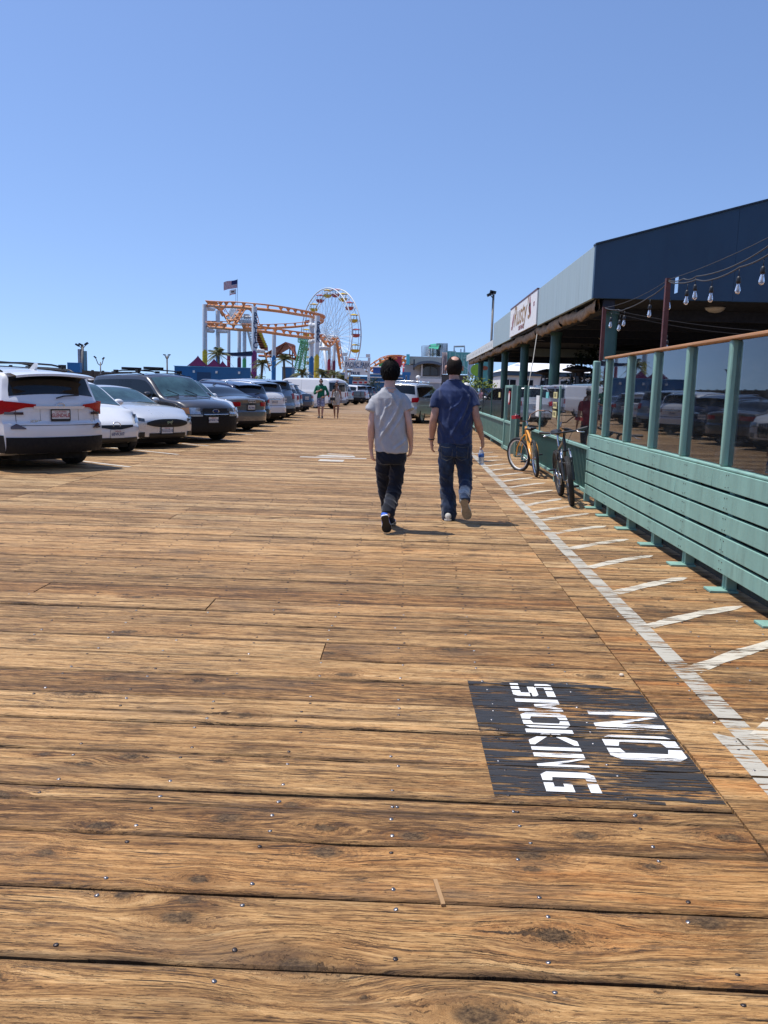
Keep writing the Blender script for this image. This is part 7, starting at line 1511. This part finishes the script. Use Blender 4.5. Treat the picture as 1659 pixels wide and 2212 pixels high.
fuse(g, 'trousers', BLKT, boy, .0075, folds(7, 8, .015, 3.5, 3))
BSH = (pm('blue_shoe_mesh', (.015, .10, .55), .6), pm('shoe_white_foam', (.72, .72, .72), .6), pm('black_rubber_sole', (.012, .012, .012), .6, var=.3, scale=30))
hl = q((-0.209, 8.420, 0.198)); to = q((-0.175, 8.500, -0.006)); to.z = max(to.z, .012); shoe(boy, hl, to, BSH, 1.05, up=(-.1, 1, .35)); a = q((-0.165, 9.050, 0.004)); a.z = 0.0; shoe(boy, a, a+V((.02, .26, 0)), BSH, .98)
def bhf(d):
    low = smooth((-.80-d.z)/.12); front = smooth((d.y-.42)/.2)*smooth((.78-d.z)/.2); side = smooth((abs(d.x)-.75)/.12)*smooth((-.05-d.z)/.2)*smooth((d.y+.2)/.2)
    return 1.15+.03*smooth((d.z-.2)/.5)-.22*max(low, front, side)
hairmesh('hair', boy, V(J['head'])+V((0, -.004, .008)), (.089, .102, .103), bhf, HBK, 48, .0075, 3)
g = MB(); rr = random.Random(4)
for i in range(260):
    a = rr.uniform(0, 6.28); e = rr.uniform(-.45, 1.5); d = V((math.cos(a)*math.cos(e), -abs(math.sin(a)*math.cos(e)) if rr.random() < .85 else math.sin(a)*math.cos(e), math.sin(e))); p = V(J['head'])+V((d.x*.100, d.y*.115, d.z*.117+.008)); dn = V((d.x*.3, d.y*.3, -.8+d.z*.9)).normalized(); s_ = d.cross(dn).normalized()*.004; L = rr.uniform(.03, .05); g.add([p-s_, p+s_, p+dn*L+d*.006], [(0, 1, 2)])
tag(g.build('hair_strands', HBK, boy, fix=False), kind='stuff')
# ---- stock poses for the people farther off (local: faces +y)
def pose(h, stride=.12, sho=.19, hipw=.09, al=(0, 0), ar=(0, 0), lean=0.):
    k = h/1.78; z = lambda v: v*k
    J = dict(head=(0, .02, z(1.655)), neck=(0, 0, z(1.50)), torso=[((0, 0, z(.86)), .15*k, .10*k), ((0, 0, z(.96)), .165*k, .11*k), ((0, 0, z(1.10)), .145*k, .10*k), ((0, .0, z(1.28)), .165*k, .11*k), ((0, 0, z(1.40)), .165*k, .095*k), ((0, 0, z(1.46)), .12*k, .07*k), ((0, 0, z(1.50)), .06*k, .05*k)])
    for s_, sg, (e_, w_) in (('l', -1, al), ('r', 1, ar)):
        st = stride*(1 if s_ == 'l' else -1)
        J.update({'sh'+s_: (sg*sho*k, 0, z(1.40)), 'el'+s_: (sg*(sho+.05)*k+0, e_[0] if isinstance(e_, tuple) else -.03, z(1.12)), 'wr'+s_: w_ if isinstance(w_, tuple) else (sg*(sho+.07)*k, .06, z(.87)), 'hd'+s_: (0, .25, -1), 'pn'+s_: (-sg, .2, 0),
            'hp'+s_: (sg*hipw*k, 0, z(.90)), 'kn'+s_: (sg*(hipw+.01)*k, st*.6+.02, z(.49)), 'an'+s_: (sg*(hipw-.01)*k, st, z(.085)), 'to'+s_: (sg*hipw*k, st+.17, .01), 'he'+s_: (sg*hipw*k, st-.06, .01)})
    return J, k
def fig(label, x, y, rz, h, shirt, bottoms, skin, hair, sleeve=.5, short=False, dress=False, longhair=False, glasses=False, cap=None, J=None, vox=.012, group=None, shoes=None, lod=False):
    if J is None: J, k = pose(h)
    else: J, k = J
    t = person('person', label, (x, y, 0), rz, J, dict(skin=skin, arm=.040*k, leg=.072*k, hr=(.075, .095, .115), barefeet=True, hs=.95), vox, group)
    Z = lambda v: v*k
    g = MB(); ringloft(g, [(V((0, 0, Z(.90))), .178*k, .122*k), (V((0, 0, Z(1.0))), .175*k, .122*k), (V((0, 0, Z(1.12))), .158*k, .115*k), (V((0, 0, Z(1.28))), .178*k, .122*k), (V((0, 0, Z(1.40))), .178*k, .106*k), (V((0, 0, Z(1.455))), .135*k, .08*k), (V((0, 0, Z(1.49))), .07*k, .06*k)] if not dress else [(V((0, 0, Z(.80))), .175*k, .13*k), (V((0, 0, Z(.92))), .172*k, .125*k), (V((0, 0, Z(1.10))), .140*k, .105*k), (V((0, 0, Z(1.26))), .155*k, .118*k), (V((0, 0, Z(1.34))), .12*k, .10*k)])
    if sleeve:
        for s_ in 'lr': sh, el, wr_ = V(J['sh'+s_]), V(J['el'+s_]), V(J['wr'+s_]); limb(g, [sh*.85+V((0, 0, sh.z*.15)), sh, sh.lerp(el, min(1, sleeve))]+([el.lerp(wr_, sleeve-1)] if sleeve > 1 else []), [.055*k, .062*k, .056*k]+([.052*k] if sleeve > 1 else []))
    fuse(g, 'dress' if dress else 'shirt', shirt, t, vox, folds(8, 5, .008, h*9, 2))
    g = MB(); ringloft(g, [(V((0, 0, Z(.84))), .160*k, .118*k), (V((0, 0, Z(.95))), .174*k, .12*k), (V((0, 0, Z(1.02))), .16*k, .115*k)])
    for s_ in 'lr':
        hp, kn, an = V(J['hp'+s_]), V(J['kn'+s_]), V(J['an'+s_])
        if short: limb(g, [hp, hp.lerp(kn, .5), hp.lerp(kn, .62 if dress else .92)], [.092*k, .098*k, .10*k])
        else: limb(g, [hp, hp.lerp(kn, .5), kn, kn.lerp(an, .5), an], [.092*k, .088*k, .070*k, .068*k, .062*k])
    fuse(g, 'shorts' if short else 'trousers', bottoms, t, vox, folds(8, 8, .007, h*5, 2))
    hc = V(J['head'])
    def hf(d): return 1.08-.18*max(smooth((d.y-.35)/.25)*smooth((.72-d.z)/.2), smooth((-.45-d.z)/.2))
    if cap: hairmesh('helmet' if cap == 'h' else 'cap', t, hc+V((0, 0, .035)), (.095, .12, .105), lambda d: 1 if d.z > -.15 else .75, pm('grey_cap', (.5, .5, .5), .5), 20, 0)
    hairmesh('hair', t, hc, (.077, .097, .118), hf, hair, 24, .003, 1)
    if longhair:
        g = MB(); limb(g, [hc+V((.02, -.06, .03)), hc+V((.05, -.05, -.12)), hc+V((.07, .03, -.25)), hc+V((.06, .085, -.42))], [.06, .055, .04, .018]); g.build('long_hair', hair, t, True)
    if glasses:
        g = MB(); 
        for s_ in (-1, 1): g.box(hc+V((s_*.031, .098, .012)), (.048, .012, .032)); g.tube([hc+V((s_*.055, .095, .02)), hc+V((s_*.078, .0, .012))], .003, 5)
        g.box(hc+V((0, .1, .018)), (.02, .008, .008)); g.build('sunglasses', BLACKP, t)
    if shoes:
        for s_ in 'lr': shoe(t, V(J['he'+s_]), V(J['to'+s_]), (shoes, shoes, pm('black_rubber_sole', (.012, .012, .012), .6)), 1.1)
    return t
FLOW = cloth('patterned_swim_cotton', (.55, .56, .62), .1, 16, c2=(.07, .09, .26)); GRNC = cloth('green_cotton', (.008, .14, .075), .25, 5); CRM = cloth('cream_cotton', (.52, .48, .42), .1, 6)
J, k = pose(1.86, .10); J['wrr'] = (.02, .20, 1.30); J['elr'] = (.30, .05, 1.17); J['hdr'] = (-.8, .1, .3); J['pnr'] = (0, -1, 0); J['wrl'] = (-.16, .14, 1.0); J['ell'] = (-.33, -.02, 1.16); J['hdl'] = (.8, .5, -.2)
m_ = fig('man in a green long-sleeved top and patterned shorts walking towards the camera', -4.15, 40.0, R(176), 1.86, GRNC, FLOW, SKIN, HBR, 1.35, True, glasses=True, J=(J, k), shoes=BLACKP, vox=.010)
MB().torus((0, .0, 1.565), (0, -.25, 1), .085, .032, 24, 8).build('hood', cloth('grey_hood_cotton', (.08, .1, .1), .2, 6), m_, True)
J, k = pose(1.72, .10, .165, .085); w_ = fig('woman with long dark hair in a cream playsuit walking towards the camera', -3.45, 40.4, R(182), 1.72, CRM, CRM, SKIN2, HBR, 0, True, True, True, True, J=(J, k), vox=.010)
bg = thing('shoulder_bag', 'small black bag worn across the woman in cream', 'bag', (-3.62, 40.22, .92)); MB().box((0, 0, 0), (.24, .1, .16)).build('pouch', BLACKP, bg); bevel(bg.children[0], .02, 3); MB().tube([(.1, 0, .07), (.22, .02, .25), (.25, .12, .45)], .006, 5).build('strap', BLACKP, bg)
fig('person in a dark red top and grey cap, mirrored in the glass beyond the bicycles', 1.2, 18.0, R(4), 1.62, cloth('dark_red_cotton', (.20, .012, .03), .2, 5), cloth('dark_grey_trousers', (.03, .03, .035), .2, 5), SKIN2, HBR, .6, cap='h', vox=.012, shoes=BLACKP)
for i, (lb, x, y, rz, h, c, b_) in enumerate((('person in a bright red top in the distant crowd', -1.0, 78, .4, 1.7, (.4, .03, .03), (.03, .04, .08)), ('person in a lime green top in the distant crowd', -.45, 80, 2.8, 1.66, (.25, .4, .05), (.05, .05, .05)), ('person in a black top in the distant crowd', .15, 76, 3.1, 1.75, (.02, .02, .02), (.05, .06, .1)),
    ('person in a white top in the distant crowd', .75, 79, .2, 1.72, (.65, .65, .65), (.04, .05, .09)), ('person in a pale pink top near the blue hall', -1.9, 82, 3.3, 1.64, (.55, .3, .32), (.4, .38, .33)), ('person in a brown top beside the ticket kiosk', -.1, 84, 1.2, 1.78, (.12, .06, .03), (.03, .03, .04)))):
    fig(lb, x, y, rz, h, cloth('crowd_top_%s' % ['red', 'lime', 'black', 'white', 'pink', 'brown'][i], c, .2, 5), cloth('crowd_bottoms_%s' % ['navy', 'grey', 'blue', 'denim', 'sand', 'dark'][i], b_, .2, 5), SKIN if i % 2 else SKIN2, HBR, .5, i % 2 == 0, vox=.022)
